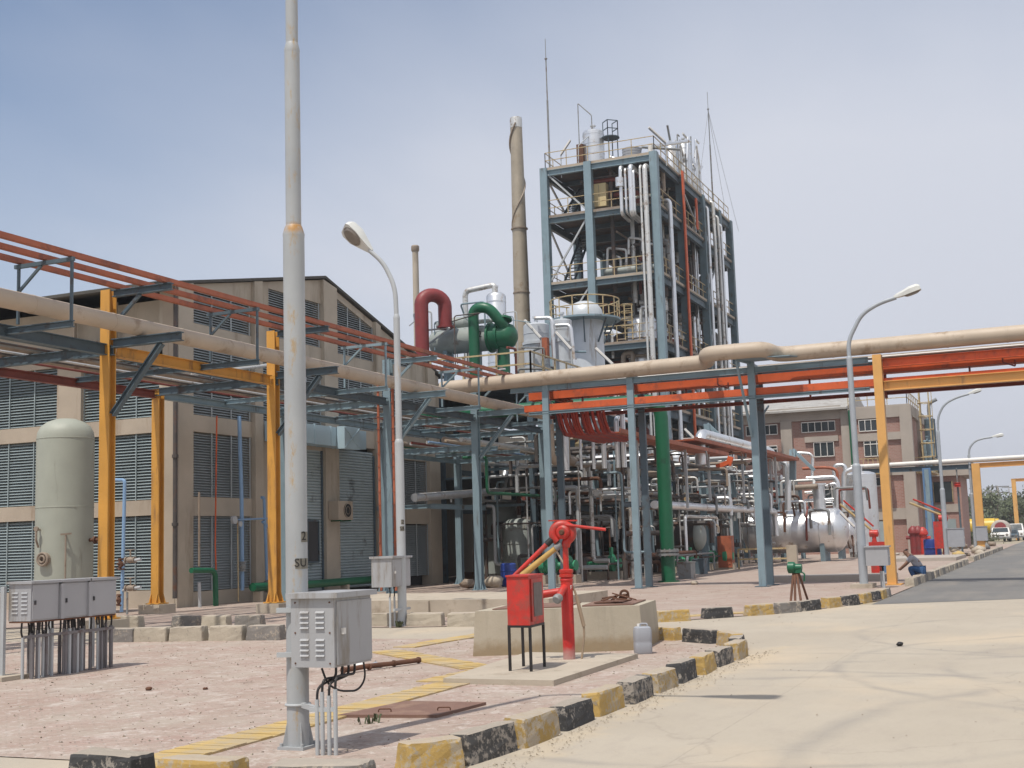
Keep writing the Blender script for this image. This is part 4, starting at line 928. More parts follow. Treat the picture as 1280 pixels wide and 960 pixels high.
# trays
for name, x, z, w, h, y1, lab in (('cable_tray', 41.95, 6.74, .5, .27, -12, 'upper bright orange cable tray of the cross rack'), ('cable_tray', 41.55, 6.28, .62, .23, -12, 'lower bright orange cable tray of the cross rack')):
    t = thing('cable_tray', lab, 'cable tray', (x, 17.2, z), 'bright orange cable trays over the road')
    b = MB(); b.bar((x-w/2, 17.2, z+h/2), (x-w/2, y1, z+h/2), .03, h, ); b.bar((x+w/2, 17.2, z+h/2), (x+w/2, y1, z+h/2), .03, h); b.bar((x, 17.2, z), (x, y1, z), w-.04, .012)
    b.build('tray', M['orange'], t, False)
    b = MB()
    for k in range(7): b.tube([(x-w*.36+k*w*.12, 17.1, z+.04), (x-w*.36+k*w*.12, y1, z+.04)], .028, 6)
    b.build('cables', M['black'], t)
t = pipe('insulated_pipe', 'thick tan insulated pipe across the road with a sideways expansion loop', [(41.1, 20.4, 7.37), (41.1, 10.35, 7.5), (39.95, 10.2, 7.6), (39.95, 8.25, 7.6), (41.1, 8.05, 7.54), (41.1, -13, 7.58)], .255, M['tan'], bands=1.9, bend=.42, n=22)
pipe('rack_pipe', 'grey pipe beside the thick tan pipe on the cross rack', [(42.1, 17, 7.30), (42.1, -12, 7.34)], .07, M['tan_d'], n=10)
pipe('rack_pipe', 'slim white pipe along the cross rack under the thick tan pipe', [(41.9, 17, 7.28), (41.9, -12, 7.3)], .035, M['white'], n=8)
b = MB(); 
# tangle of orange cable ends where the trays meet
t = thing('cable_bundle', 'knot of orange cables where the rack trays meet the cross rack', 'cable bundle', (45, 17.6, 7))
for i in range(16):
    y = 17.9+R.uniform(-.1, 1.0); x = 44.5+R.uniform(0, 2.6)
    b = MB(); b.tube([(x, y, 7.75), (x-.5, y-.5, 7.65), (43.2+R.uniform(-.6, .5), 16.9+R.uniform(-.3, .3), 7.3), (42.2+R.uniform(-.4, .4), 16.4+R.uniform(-.4, .4), 6.9), (41.9, 15.6, 6.5+R.uniform(-.1, .3))], .035, 6, .4); b.build('cable', M['orange_d' if i % 3 else 'orange'], t)
t = thing('cable_bundle', 'dark red hanging cable curtain dropping below the orange trays', 'cable bundle', (43, 15.6, 6))
for i in range(18):
    u0 = i/17
    a = V(42.2+R.uniform(-.15, .15), 16.3-1.75*u0, 6.35); e = V(44.0+R.uniform(0, .6), 16.4-1.7*u0, 5.55)
    b = MB(); b.tube([a, a+V(.15, -.02, -.45), a+V(.5, -.05, -.85), e, e+V(2.5, 0, -.05)], .05, 7, .35); b.build('cable', M['rustred' if i % 4 else 'redduct'], t)
# silver risers near the bundle
for i, px in enumerate((706, 725, 741, 754, 771, 779)):
    a = oX(px, 545, 47.5); r = (.15, .06, .07, .1, .1, .1)[i]
    pipe('silver_riser', 'short silver riser behind the red cable curtain, %s from the left' % ORD[i], [(47.5, a.y, 4.5), (47.5, a.y, 6.5+.3*(i % 2)), (49, a.y-.0, 6.5+.3*(i % 2))], r, M['silver'], group='silver risers behind the cable curtain', bend=.25)
# ------------------------------------------------------------------ tall green pipe
t = thing('green_pipe', 'thick deep green riser pipe with a flanged foot, turning along the cross rack', 'pipe', (47, 13.85, 0))
b = MB(); b.tube([(47, 13.85, .02), (47, 13.85, 7.0), (47, 26, 7.1)], .27, 20, .7); b.build('pipe_run', M['green'], t)
b = MB(); b.lathe((47, 13.85, 1.0), (0, 0, 1), [(0, .27), (0, .44), (.09, .44), (.09, .33), (.14, .33), (.14, .44), (.23, .44), (.23, .27)], 20)
for k in range(12): a = k*.5236; b.lathe((47+.38*math.cos(a), 13.85+.38*math.sin(a), .96), (0, 0, 1), [(0, .03), (.31, .03)], 6)
b.build('flange', M['grey_t'], t)
b = MB(); b.lathe((47, 13.85, 0), (0, 0, 1), [(0, .42), (.05, .42), (.05, .28)], 18); b.build('foot', M['green'], t)
# ------------------------------------------------------------------ louvred concrete building
YB, XL = 25.06, 31.75
bd = thing('louvred_building', 'gable roofed concrete building clad in grey louvre panels, left of the plant', 'building', (41, 30, 0))
YE = 62.0; XR = 50.2
apx, apz = 40.54, 11.95
def roofz(x): return 10.2+(apz-10.2)*(x-XL)/(apx-XL) if x < apx else apz-(apz-9.25)*(x-apx)/(XR-apx)
# dark interior box
b = MB(); b.prism([(XL+.45, YB+.45, .02), (XR-.3, YB+.45, .02), (XR-.3, YB+.45, 8.8), (apx, YB+.45, 11.4), (XL+.45, YB+.45, 9.7)], (0, YE-YB-.6, 0)); b.build('core', M['void'], bd, False)
# roof
def slab(b, a, c, y0, y1, th):
    b.add([(a[0], y0, a[1]), (c[0], y0, c[1]), (c[0], y1, c[1]), (a[0], y1, a[1]), (a[0], y0, a[1]-th), (c[0], y0, c[1]-th), (c[0], y1, c[1]-th), (a[0], y1, a[1]-th)], [(0,1,2,3),(7,6,5,4),(0,4,5,1),(1,5,6,2),(2,6,7,3),(3,7,4,0)])
b = MB(); slab(b, (XL-1.2, 10.2-.22), (apx, apz+.06), YB-.12, YE, .10); slab(b, (apx, apz+.06), (XR+.3, 9.22), YB-.12, YE, .10); b.build('roof', M['roof'], bd, False)
b = MB(); b.tube([(XL-.15, YB-.12, .3), (XL-.15, YB-.12, 10.0)], .07, 10)
for z in (2.5, 4.6, 6.8): b.lathe((XL-.15, YB-.12, z), (0, 0, 1), [(0, .1), (.1, .1)], 10)
b.build('drainpipe', M['dark_t'], bd)
# pillars on the long (-Y) face
px_ = [(31.75, 32.5), (35.87, 36.35), (40.37, 41.34), (44.35, 44.75), (48.9, 49.6)]
for i, (a, c) in enumerate(px_):
    b = MB(); zt = min(roofz(a), roofz(c))-.12; y0 = YB-.12 if i else YB-.12
    b.prism([(a, y0, 0), (c, y0, 0), (c, y0, roofz(c)-.08), (a, y0, roofz(a)-.08)], (0, .5 if i else .75, 0)); b.build('pillar', M['conc_wall'], bd, False)
def face_wall(x0, x1, z0, z1, m_='conc_wall', dy=0.0):
    b = MB(); zz0 = z1 if z1 else None
    b.prism([(x0, YB+.02+dy, z0), (x1, YB+.02+dy, z0), (x1, YB+.02+dy, z1 or roofz(x1)-.09), (x0, YB+.02+dy, z1 or roofz(x0)-.09)], (0, .3, 0)); b.build('wall_band', M[m_], bd, False)
def louvre_y(x0, x1, z0, z1, slope=None, m_='louvre_shade', pitch=.085, frame=True):
    """louvre panel in the -Y face"""
    b = MB(); z = z0+.03
    while z < z1-.05:
        xe = x1
        if slope:
            if z > roofz(x1)-slope: 
                if x1 <= apx: xe = x1
                else:
                    xe = apx+(apz-(z+slope))*(XR-apx)/(apz-9.25)
                    xe = min(x1, xe)
            if xe-x0 < .15: break
        b.add([(x0, YB+.06, z), (xe, YB+.06, z), (xe, YB+.17, z+.075), (x0, YB+.17, z+.075), (x0, YB+.075, z-.006), (xe, YB+.075, z-.006), (xe, YB+.18, z+.066), (x0, YB+.18, z+.066)], [(0,1,2,3),(7,6,5,4),(0,4,5,1)])
        z += pitch
    o = b.build('louvre_panel', M[m_], bd, False)
    if frame:
        f = MB(); k = max(1, round((x1-x0)/1.1))
        for i in range(k+1):
            x = x0+(x1-x0)*i/k; zt = min(z1, (roofz(x)-slope) if slope else z1); f.bar((x, YB+.045, z0), (x, YB+.045, zt), .03, .04)
        f.build('mullions', M[m_], o, False)
L1 = (32.5, 35.87)
for z0, z1, z2 in ((.45, 2.83, 3.43), (3.43, 5.51, 6.05), (6.05, 8.35, 9.02), (9.02, 10.2, None)):
    louvre_y(L1[0]+.1, L1[1]-.1, z0, z1)
    face_wall(L1[0], L1[1], z1, z2)
face_wall(L1[0], L1[1], 0, .45)
L2 = (36.35, 40.37)
louvre_y(36.9, 40.25, 9.2, 10.9, m_='louvre_shade'); face_wall(36.35, 40.37, 10.9, None); face_wall(36.35, 40.37, 8.3, 9.2); louvre_y(36.4, 40.3, 6.1, 8.3); face_wall(36.35, 40.37, 5.3, 6.1)
face_wall(36.35, 36.9, 9.2, 10.9)
louvre_y(41.4, 44.3, 9.15, 11.6, slope=.35); face_wall(41.34, 44.35, 8.3, 9.15)
b = MB(); b.prism([(41.34, YB+.02, roofz(41.34)-.36), (44.35, YB+.02, roofz(44.35)-.36), (44.35, YB+.02, roofz(44.35)-.09), (41.34, YB+.02, roofz(41.34)-.09)], (0, .3, 0)); b.build('wall_band', M['conc_wall'], bd, False)
louvre_y(41.4, 44.3, 6.3, 8.3); face_wall(41.34, 44.35, 5.6, 6.3)
louvre_y(45.3, 47.6, 9.25, 10.5, slope=.35); face_wall(44.75, 45.3, 9.25, None); face_wall(44.75, 48.9, 8.4, 9.25)
b = MB(); b.prism([(45.3, YB+.02, roofz(45.3)-.36), (47.6, YB+.02, roofz(47.6)-.36), (47.6, YB+.02, roofz(47.6)-.09), (45.3, YB+.02, roofz(45.3)-.09)], (0, .3, 0)); b.build('wall_band', M['conc_wall'], bd, False)
face_wall(47.6, 48.9, 9.25, None)
louvre_y(44.8, 48.85, 6.3, 8.4); face_wall(44.75, 48.9, 5.3, 6.3); louvre_y(44.8, 48.85, 3.3, 5.3); face_wall(44.75, 48.9, 2.6, 3.3); louvre_y(44.8, 48.85, .4, 2.6)
face_wall(49.6, 50.2, 0, None)
# shutters in the middle bays
for x0, x1 in ((37.0, 40.3), (41.4, 44.2)):
    b = MB(); z = .15
    while z < 5.35:
        b.prism([(x0, YB+.10, z), (x0, YB+.055, z+.03), (x0, YB+.055, z+.075), (x0, YB+.10, z+.105)], (x1-x0, 0, 0)); z += .108
    sh = b.build('roller_shutter', M['shutter'], bd, False)
    b = MB(); b.bar((x0-.03, YB+.03, .1), (x0-.03, YB+.03, 5.3), .06, .08); b.bar((x1+.03, YB+.03, .1), (x1+.03, YB+.03, 5.3), .06, .08); b.build('guide_rail', M['steel_d'], sh, False)
face_wall(36.35, 36.95, 0, 5.3); 
b = MB(); b.bb((38.5, YB+.01, 1.2), (40.0, YB+.05, 2.7)); w_ = b.build('window', M['void'], bd, False)
b = MB()
for x in (38.5, 39.25, 40.0): b.bar((x, YB+.0, 1.2), (x, YB+.0, 2.7), .06, .05)
for z in (1.2, 2.7): b.bar((38.5, YB, z), (40, YB, z), .05, .06)
b.build('frame', M['steel_d'], w_, False)
# short (-X) face: pillars, bands, louvres
pil = [(25.06, 25.55), (28.75, 29.75), (33.0, 33.9), (37.2, 38.1), (41.5, 42.4)]
for a, c in pil[1:]:
    b = MB(); b.bb((XL-.1, a, 0), (XL+.4, c, 8.3)); b.build('pillar', M['conc_band'], bd, False)
def louvre_x(y0, y1, z0, z1):
    b = MB(); z = z0+.03
    while z < z1-.05:
        b.add([(XL+.06, y0, z), (XL+.06, y1, z), (XL+.17, y1, z+.075), (XL+.17, y0, z+.075), (XL+.075, y0, z-.006), (XL+.075, y1, z-.006), (XL+.18, y1, z+.066), (XL+.18, y0, z+.066)], [(3,2,1,0),(4,5,6,7),(1,5,4,0)])
        z += .095
    o = b.build('louvre_panel', M['louvre'], bd, False)
    f = MB(); k = max(1, round((y1-y0)/1.0))
    for i in range(k+1):
        y = y0+(y1-y0)*i/k; f.bar((XL+.045, y, z0), (XL+.045, y, z1), .03, .03)
    f.build('mullions', M['louvre'], o, False)
for (a, c), (a2_, c2) in zip(pil[:-1], pil[1:]):
    for z0, z1 in ((.55, 2.87), (3.35, 5.46), (5.95, 7.85)): louvre_x(c, a2_, z0, z1)
    for z0, z1 in ((0, .55), (2.87, 3.35), (5.46, 5.95), (7.85, 8.3)):
        b = MB(); b.bb((XL+.0, c, z0), (XL+.3, a2_, z1)); b.build('wall_band', M['conc_band'], bd, False)
b = MB(); b.bb((XL+.3, 25.5, 8.3), (XL+.44, YE, 9.75)); b.build('eave_wall', M['conc_wall'], bd, False)
b = MB(); b.bb((XL-.02, 25.06, 0), (XL+.3, 25.55, 9.9)); 
b.build('pillar', M['conc_band'], bd, False)
for y in (27.5, 29.2, 33.4, 37.6):
    b = MB(); b.bar((XL+.05, y, 8.3), (XL+.05, y, 9.8), .12, .12); b.build('eave_post', M['conc_band'], bd, False)
b = MB(); b.bb((XL-.5, 27.8, 8.02), (XL-.1, 28.7, 8.5)); b.build('vent_box', M['conc_band'], bd, False)
# AC unit
t = thing('air_conditioner', 'cream air conditioner outdoor unit on the pillar between grey roller shutters', 'air conditioner', (41.1, 24.7, 2.7))
b = MB(); b.bb((40.5, 24.5, 2.72), (41.55, 24.92, 3.42)); b.build('casing', M['conc_band'], t, False)
b = MB(); b.lathe((41.15, 24.497, 3.07), (0, -1, 0), [(0, .27), (.012, .27), (.02, .25)], 24); g_ = b.build('fan_grille', M['black'], t)
b = MB(); b.ring((41.15, 24.47, 3.07), .26, .012, (0, 1, 0), 24, 6); b.ring((41.15, 24.47, 3.07), .14, .008, (0, 1, 0), 20, 6); b.build('grille_ring', M['conc_band'], g_)
b = MB(); b.bar((40.7, 24.5, 2.69), (40.7, 24.96, 2.69), .05, .05); b.bar((41.4, 24.5, 2.69), (41.4, 24.96, 2.69), .05, .05); b.build('bracket', M['green'], t, False)
# pale blue air duct along the wall
t = thing('air_duct', 'pale blue rectangular air duct along the building wall above the shutters', 'air duct', (39, 24.3, 5.4))
b = MB(); b.bb((36.4, 24.3, 5.42), (42.3, 24.93, 6.12))
for x in (37.5, 38.6, 39.7, 40.8): b.bb((x, 24.28, 5.40), (x+.05, 24.94, 6.14))
b.build('duct', M['duct'], t, False)
b = MB(); b.bb((40.1, 23.95, 5.32), (41.2, 24.27, 6.15)); b.bar((40.12, 23.94, 5.36), (41.18, 23.94, 6.11), .03, .02, up=(0, 1, 0)); b.bar((40.12, 23.94, 6.11), (41.18, 23.94, 5.36), .03, .02, up=(0, 1, 0)); b.build('damper_box', M['duct'], t, False)
# ------------------------------------------------------------------ vertical tank
c = Vector((28.25, 26.2, 0))
t = thing('vertical_tank', 'pale grey green vertical tank with domed top and pipe fittings, left of the ochre rack', 'tank', c)
b = MB(); r = .80; b.lathe(c, (0, 0, 1), [(.3, r), (5.05, r), (5.23, r*.97), (5.4, r*.86), (5.53, r*.65), (5.62, r*.35), (5.65, 0.01)], 48); b.build('shell', M['tank'], t)
b = MB()
for z in (1.0, 3.05, 5.02): b.lathe(c+V(0, 0, z), (0, 0, 1), [(0, r), (.005, r+.008), (.03, r+.008), (.035, r)], 40)
b.build('weld_seams', M['tank'], t)
b = MB(); b.lathe(c, (0, 0, 1), [(0, r*.96), (.3, r*.96)], 30); b.build('skirt', M['conc'], t)
d1 = (-c).normalized(); 
def on_tank(px, py):
    # point of the shell seen at a pixel
    d = _d(px, py); o = CO; A_ = d.x**2+d.y**2; B_ = 2*(d.x*(o.x-c.x)+d.y*(o.y-c.y)); C_ = (o.x-c.x)**2+(o.y-c.y)**2-r*r
    k = (-B_-math.sqrt(max(0, B_*B_-4*A_*C_)))/(2*A_); return o+d*k
p = on_tank(56, 699); n3 = Vector((p.x-c.x, p.y-c.y, 0)).normalized()
b = MB(); b.ring(p+n3*.1, .17, .035, n3, 20, 8); b.ring(p+n3*.12, .09, .03, n3, 16, 8); b.lathe(p-n3*.05, n3, [(0, .19), (.1, .19)], 18); b.build('manhole_wheel', M['tan_d'], t)
p = on_tank(50, 662)
b = MB(); b.tube([p-n3*.02, p+n3*.15, p+n3*.15+V(0, 0, -.3), p+n3*.05+V(0, 0, -.5)], .03, 8, .05); b.lathe(p+n3*.12+V(0, 0, .02), n3, [(0, .07), (.06, .07)], 14); b.build('gauge', M['tan_d'], t)
p = on_tank(82, 668); n4 = Vector((p.x-c.x, p.y-c.y, 0)).normalized()
b = MB(); b.tube([p-n4*.02, p+n4*.12, V(p.x, p.y, .6)+n4*.12], .025, 8, .05); b.bar(p+n4*.12+V(-.1, .1, 0), p+n4*.12+V(.1, -.12, .02), .04, .05); b.build('drain_valve', M['tan_d'], t)
p = on_tank(112, 675); n5 = Vector((p.x-c.x, p.y-c.y, 0)).normalized()
b = MB(); b.tube([p-n5*.1, p+n5*.35], .05, 10); b.lathe(p+n5*.15, n5, [(0, .11), (.05, .11)], 14); b.lathe(p+n5*.32, n5, [(0, .1), (.06, .1)], 14); b.build('side_nozzle', M['cabrust'], t)
# ------------------------------------------------------------------ pipes at the wall
def valve(p, d, r, m=None, wheel=True):
    b = MB(); d = Vector(d).normalized(); p = Vector(p)
    b.lathe(p-d*.16, d, [(0, r), (0, r*2), (.04, r*2), (.04, r*1.2), (.12, r*1.9), (.2, r*1.9), (.28, r*1.2), (.28, r*2), (.32, r*2), (.32, r)], 12)
    if wheel:
        u = Vector((0, 0, 1)) if abs(d.z) < .8 else Vector((-1, -.3, 0)).normalized()
        b.tube([p, p+u*.28], r*.5, 8); b.ring(p+u*.28, .11, .012, u, 16, 6)
    return b
t = thing('water_pipe', 'light blue water pipe with brass valves, right of the pale vertical tank', 'pipe', (27.8, 24, 0))
pts = [oX(142, 600, 28.0), oX(156, 600, 28.0), oX(154, 690, 28.0), oX(152, 765, 28.0)]
b = MB(); b.tube(pts, .05, 10, .1); b.build('pipe_run', M['ipeblue'], t)
for px, py in ((152, 705), (150, 750)):
    b = valve(oX(px, py, 28.0), (0, 0, 1), .05); b.build('valve', M['cabrust'], t)
for py in (703, 738):
    b = MB(); b.tube([oX(153, py, 28), oX(176, py-4, 28)], .045, 10); b.build('branch', M['galv'], t)
    b = valve(oX(163, py-3, 28), (0, -1, 0), .045); b.build('valve', M['tan_d'], t)
b = MB(); b.tube([oX(159, 740, 28), oX(159, 768, 28)], .03, 8); b.build('stand_pipe', M['grey_t'], t)
t = thing('water_pipe', 'light blue riser pipe with a small valve on the dark louvres', 'pipe', (34.4, 24.5, 0))
b = MB(); b.tube([oY(299, 520, 24.6), oY(302, 625, 24.6), oY(303, 738, 24.6)], .065, 10); b.build('pipe_run', M['ipeblue'], t)
b = valve(oY(303, 708, 24.55), (0, 0, 1), .06); b.build('valve', M['grey_t'], t)
b = MB(); b.tube([oY(292, 650, 24.5), oY(335, 648, 24.5)], .03, 8); b.tube([oY(328, 652, 24.5), oY(352, 674, 24.5)], .05, 8); b.tube([oY(327, 622, 24.5), oY(330, 622, 24.5), oY(334, 735, 24.5)], .05, 10, .05); b.build('branch', M['ipeblue'], t)
b = MB(); b.lathe(oY(291, 650, 24.5), (0, -1, 0), [(0, .13), (.1, .13)], 14); b.lathe(oY(298, 655, 24.5), (0, -1, 0), [(0, .09), (.1, .09)], 14); b.build('gauge', M['galv'], t)
b = MB(); b.tube([oY(297, 650, 24.45), oY(298, 752, 24.45)], .02, 6); b.build('stand_pipe', M['rail'], t)
a = oY(241, 713, 24.2)
pipe('green_pipe', 'short green pipe elbow rising from the pavement before the dark louvres', [oY(239, 713, 24.3), oY(269, 713, 24.3), oY(270, 762, 24.3)], .085, M['green'], bend=.25)
pipe('green_pipe', 'low green pipe lying along the foot of the louvred building', [(34.6, 24.2, .5), (38.0, 24.2, .45), (43.5, 24.2, .45)], .14, M['green'], n=14, flanges=[((35.5, 24.2, .49), (1, 0, 0)), ((37.2, 24.2, .46), (1, 0, 0))])
for x in (35, 38, 41, 43): 
    pass
b = MB()
for x in (34.9, 37.6, 40.4, 43.2): b.bb((x-.08, 24.05, 0), (x+.08, 24.35, .34))
single('pipe_supports', b, M['conc'], 'row of small concrete supports under the low green pipe', 'pipe support', org=(39, 24.2, 0), smooth=False) if False else None
for i, x in enumerate((34.9, 37.6, 40.4, 43.2)):
    b = MB(); b.bb((x-.08, 24.05, 0), (x+.08, 24.35, .34)); single('pipe_support', b, M['conc'], 'small concrete block under the low green pipe, %s from the left' % ORD[i], 'pipe support', 'supports of the low green pipe', smooth=False)
pipe('stand_pipe', 'thin pale stand pipe before the dark louvres, left of the orange conduit', [oY(249, 615, 24.6), oY(249, 708, 24.6)], .035, M['tan_d'], n=8)
pipe('stand_pipe', 'short crooked stand pipe beside the green elbow', [oY(249, 728, 24.3), oY(250, 760, 24.3)], .05, M['galv'], n=8)
pipe('orange_conduit', 'thin orange conduit rising on the dark louvre panel', [oY(271, 520, 24.8), oY(269, 680, 24.8), oY(270, 712, 24.8)], .025, M['orange'], n=8)
pipe('white_pipe', 'slim white pipe crossing behind the rack before the upper louvres', [oY(240, 468, 24.3), oY(348, 455, 24.3)], .06, M['silver_t'], n=8)
pipe('silver_duct', 'short silver insulated duct along the wall right of the second lamp', [oY(518, 622, 22.6), oY(628, 614, 22.6), oY(632, 590, 22.6)], .16, M['silver'], bend=.35, bands=.9, n=16)
b = MB(); b.ibeam((44.3, 22.6, 3.2), (49.5, 22.6, 3.2), .14, .2); b.ibeam((44.3, 22.6, 3.2), (44.3, 25, 3.2), .1, .16); single('pipe_bracket', b, M['steel'], 'blue grey steel bracket under the short silver duct at the building end', 'bracket', smooth=False)
# ------------------------------------------------------------------ open steel process tower
TX0, TX1, TY0, TY1 = 76.0, 96.2, 22.1, 29.7
LV = [5.4, 9.8, 14.1, 18.46, 22.97, 26.24]
tw = thing('process_tower', 'tall open blue grey steel process tower with decks and handrails', 'tower', (86, 26, 0))
XS = [76.0, 82.0, 87.7, 92.6, 96.2]
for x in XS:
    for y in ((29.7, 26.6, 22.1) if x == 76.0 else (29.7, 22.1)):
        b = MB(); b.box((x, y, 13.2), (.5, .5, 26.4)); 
        b.build('column', M['steel' if (x == 76.0) else 'steel_m'], tw, False)  # front columns in the lit tone, rear ones darkened for shade
for i, z in enumerate(LV):
    b = MB(); b.bb((TX0+.1, TY0+.05, z-.02), (TX1, TY1-.1, z+.14)); fl = b.build('deck', M['dark_t'], tw, False)  # dark deck colour paints in the shade of the ceilings below
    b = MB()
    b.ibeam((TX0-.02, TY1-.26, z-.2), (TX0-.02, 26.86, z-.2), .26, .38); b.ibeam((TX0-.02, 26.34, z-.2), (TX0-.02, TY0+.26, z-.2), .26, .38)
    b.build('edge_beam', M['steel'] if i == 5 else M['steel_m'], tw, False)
    b = MB()
    for x0, x1 in zip(XS[:-1], XS[1:]):
        b.ibeam((x0+.33, TY0, z-.3), (x1-.33, TY0, z-.3), .24, .5); b.ibeam((x0+.33, TY1, z-.3), (x1-.33, TY1, z-.3), .24, .5)
    for x in XS[1:]: b.ibeam((x, TY0+.33, z-.3), (x, TY1-.33, z-.3), .24, .5)
    for x in (79, 85, 90): b.ibeam((x, TY0+.15, z-.2), (x, TY1-.15, z-.2), .14, .3)
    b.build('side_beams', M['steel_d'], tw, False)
    b = MB(); b.bb((TX0-.12, TY0, z+.0), (TX0+.09, TY1, z+.17)); b.bb((TX0, TY0-.14, z), (TX1, TY0+.04, z+.17)); b.build('kickplate', M['conc_band'] if i % 2 else M['tan_d'], tw, False)
    b = MB(); b.rail([(TX1-.2, TY0-.05, z+.16), (TX0-.05, TY0-.05, z+.16), (TX0-.05, TY1-.1, z+.16), (TX1, TY1-.1, z+.16)], 1.05, 1.5, .022); b.build('handrail', M['rail'], tw, False)
for (x0, y0, z0), (x1, y1, z1) in (((76, 29.5, 26), (76, 26.8, 23.2)), ((76, 29.5, 18.7), (76, 26.8, 22.7)), ((76.3, 29.7, 25.9), (81.7, 29.7, 23.2)), ((76.3, 29.7, 22.7), (81.7, 29.7, 18.8)), ((82.3, 22.15, 25.9), (87.4, 22.15, 23.2)), ((88, 22.15, 18.9), (92.3, 22.15, 22.6)), ((76, 29.5, 14.4), (76, 26.8, 18.1)), ((82.3, 22.15, 10), (87.4, 22.15, 13.8))):
    b = MB(); b.bar((x0, y0, z0), (x1, y1, z1), .11, .11); b.build('brace', M['galv'], tw, False)
# stair flights inside left bay
for z0, z1 in zip(LV[1:-1], LV[2:]):
    b = MB()
    for y in (28.4, 29.1): b.bar((77.2, y, z0+.15), (81.2, y, z1), .06, .22)
    for k in range(14):
        f = (k+.5)/14; b.box((77.2+4*f, 28.75, z0+.15+(z1-z0-.15)*f), (.24, .65, .03))
    b.build('stair_flight', M['steel_d'], tw, False)
def vvessel(label, c, r, h, m, dome=.45, name='vertical_vessel', cat='vessel', skirt=0.0, bands=3, group=None, nozz=True):
    c = Vector(c); t = thing(name, label, cat, c, group)
    b = MB(); d = r*dome
    prof = [(0, r*.98 if skirt else .01), (0, r)] if True else []
    b.lathe(c, (0, 0, 1), [(0, r*.6), (.02, r), (h, r), (h+d*.45, r*.88), (h+d*.8, r*.6), (h+d, .02)], 28); b.build('shell', m, t)
    b = MB()
    for i in range(1, bands+1): b.lathe(c+V(0, 0, h*i/(bands+.3)), (0, 0, 1), [(0, r), (.004, r+.015), (.05, r+.015), (.054, r)], 28)
    b.build('bands', m, t)
    if nozz:
        b = MB(); b.tube([c+V(0, 0, h+d-.05), c+V(0, 0, h+d+.35)], r*.16, 12); b.lathe(c+V(0, 0, h+d+.25), (0, 0, 1), [(0, r*.27), (.09, r*.27)], 14); b.build('top_nozzle', m, t)
    if skirt:
        b = MB(); b.lathe(c-V(0, 0, skirt), (0, 0, 1), [(0, r*.95), (skirt, r*.95)], 24); b.build('skirt', M['grey_t'], t)
    return t
# top deck
t = vvessel('silver vertical vessel with a side platform on the tower top deck', oX(743, 206, 78) , .72, 2.2, M['silver'], .3)
c = oX(743, 206, 78)
b = MB(); b.lathe(c+V(0, -1.2, 1.65), (0, 0, 1), [(0, .62), (.06, .62)], 20); b.rail([c+V(.0, -.7, 1.71), c+V(-.5, -1.2, 1.71), c+V(0, -1.75, 1.71), c+V(.5, -1.2, 1.71)], 1.1, .6, .025)
for dx, dy in ((-.4, -1.2), (.4, -1.2), (0, -1.7)): b.bar(c+V(dx, dy, -.2), c+V(dx, dy, 1.65), .06, .06)
b.build('platform', M['steel_d'], t, False)
b = MB(); b.tube([c+V(0, -1.1, .4), c+V(0, -1.7, .1), c+V(0, -1.8, -.3)], .1, 10, .3); b.build('outlet_pipe', M['silver'], t)
b = MB(); b.tube([c+V(-.2, .95, -.2), c+V(-.2, .95, 4.4), c+V(-.2, .0, 3.4), c+V(-.2, 0, 2.4)], .035, 8, .1); b.build('vent_pipe', M['grey_t'], t)
b = MB(); b.box(c+V(-.6, .75, .7), (.3, .45, 1.3)); b.build('control_box', M['cabrust'], t, False)
pipe('vent_pipe', 'thin bent vent pipe over the left of the tower top deck', [oX(723, 208, 76.3), oX(723, 182, 76.3), oX(738, 168, 77.5)], .035, M['galv'], n=8)
t = vvessel('squat grey drum on the tower top deck beside the corner', oX(790, 198, 77), .62, .62, M['plastic'], .1, 'drum', 'drum', nozz=False)
pipe('vent_pipe', 'short white vent stub at the front corner of the tower top deck', [oX(813, 194, 76.6), oX(813, 180, 76.6)], .16, M['white'], n=12)
pipe('steel_pipe', 'dark pipe crossing the tower top deck behind the white vent stub', [oX(800, 193, 77.5), oX(801, 184, 77.5), oX(850, 187, 80)], .08, M['grey_t'], n=10)
pipe('steel_pipe', 'silver pipe across the tower top deck ending at the silver exchanger', [oX(815, 183, 79), oX(862, 176, 84)], .12, M['silver'], n=12)
cc = Vector((86.5, 22.9, 26.5))
for i, (dx, dy, r, h) in enumerate(((0, 0, .55, 3.4), (-2.4, .3, .42, 2.6), (2.2, .2, .4, 3.0))):
    vvessel('slim silver condenser on the right edge of the tower top deck, %s of three' % ORD[i], cc+V(dx, dy, 0), r, h, M['silver'], .5, 'condenser', 'condenser', group='condensers on the tower top')
for i in range(26):
    a = cc+V(R.uniform(-3, 5), R.uniform(-.6, .6), 0)
    pipe('steel_pipe', 'thin crooked pipe among the silver condensers on the tower top deck', [a, a+V(0, 0, R.uniform(1.2, 4.5)), a+V(R.uniform(-1.5, 1.5), 0, R.uniform(1.2, 4.5))], R.choice((.05, .08)), M[R.choice(('silver_t', 'grey_t', 'silver'))], group='thin pipes among the tower top condensers', n=8)
def floodlight(label, p, q):
    p, q = Vector(p), Vector(q); t = thing('strip_lamp', label, 'lamp', p, 'tilted strip lamps on posts')
    b = MB(); b.bar(p, q, .16, .09); b.build('casing', M['white'], t, False)
    b = MB(); b.bar(p-V(0, 0, .1), q-V(0, 0, .1), .08, .04); b.build('tube', M['plastic'], t, False)
    b = MB(); b.bar(p-V(0, 0, .02), p-V(0, 0, 1.6), .05, .05); b.build('post', M['galv'], t, False)
floodlight('tilted strip lamp on the left end of the tower top deck', oX(701, 193, 76.2), oX(713, 175, 76.2))
floodlight('tilted strip lamp over the right corner of the tower top deck', oX(832, 178, 78), oX(811, 159, 77))
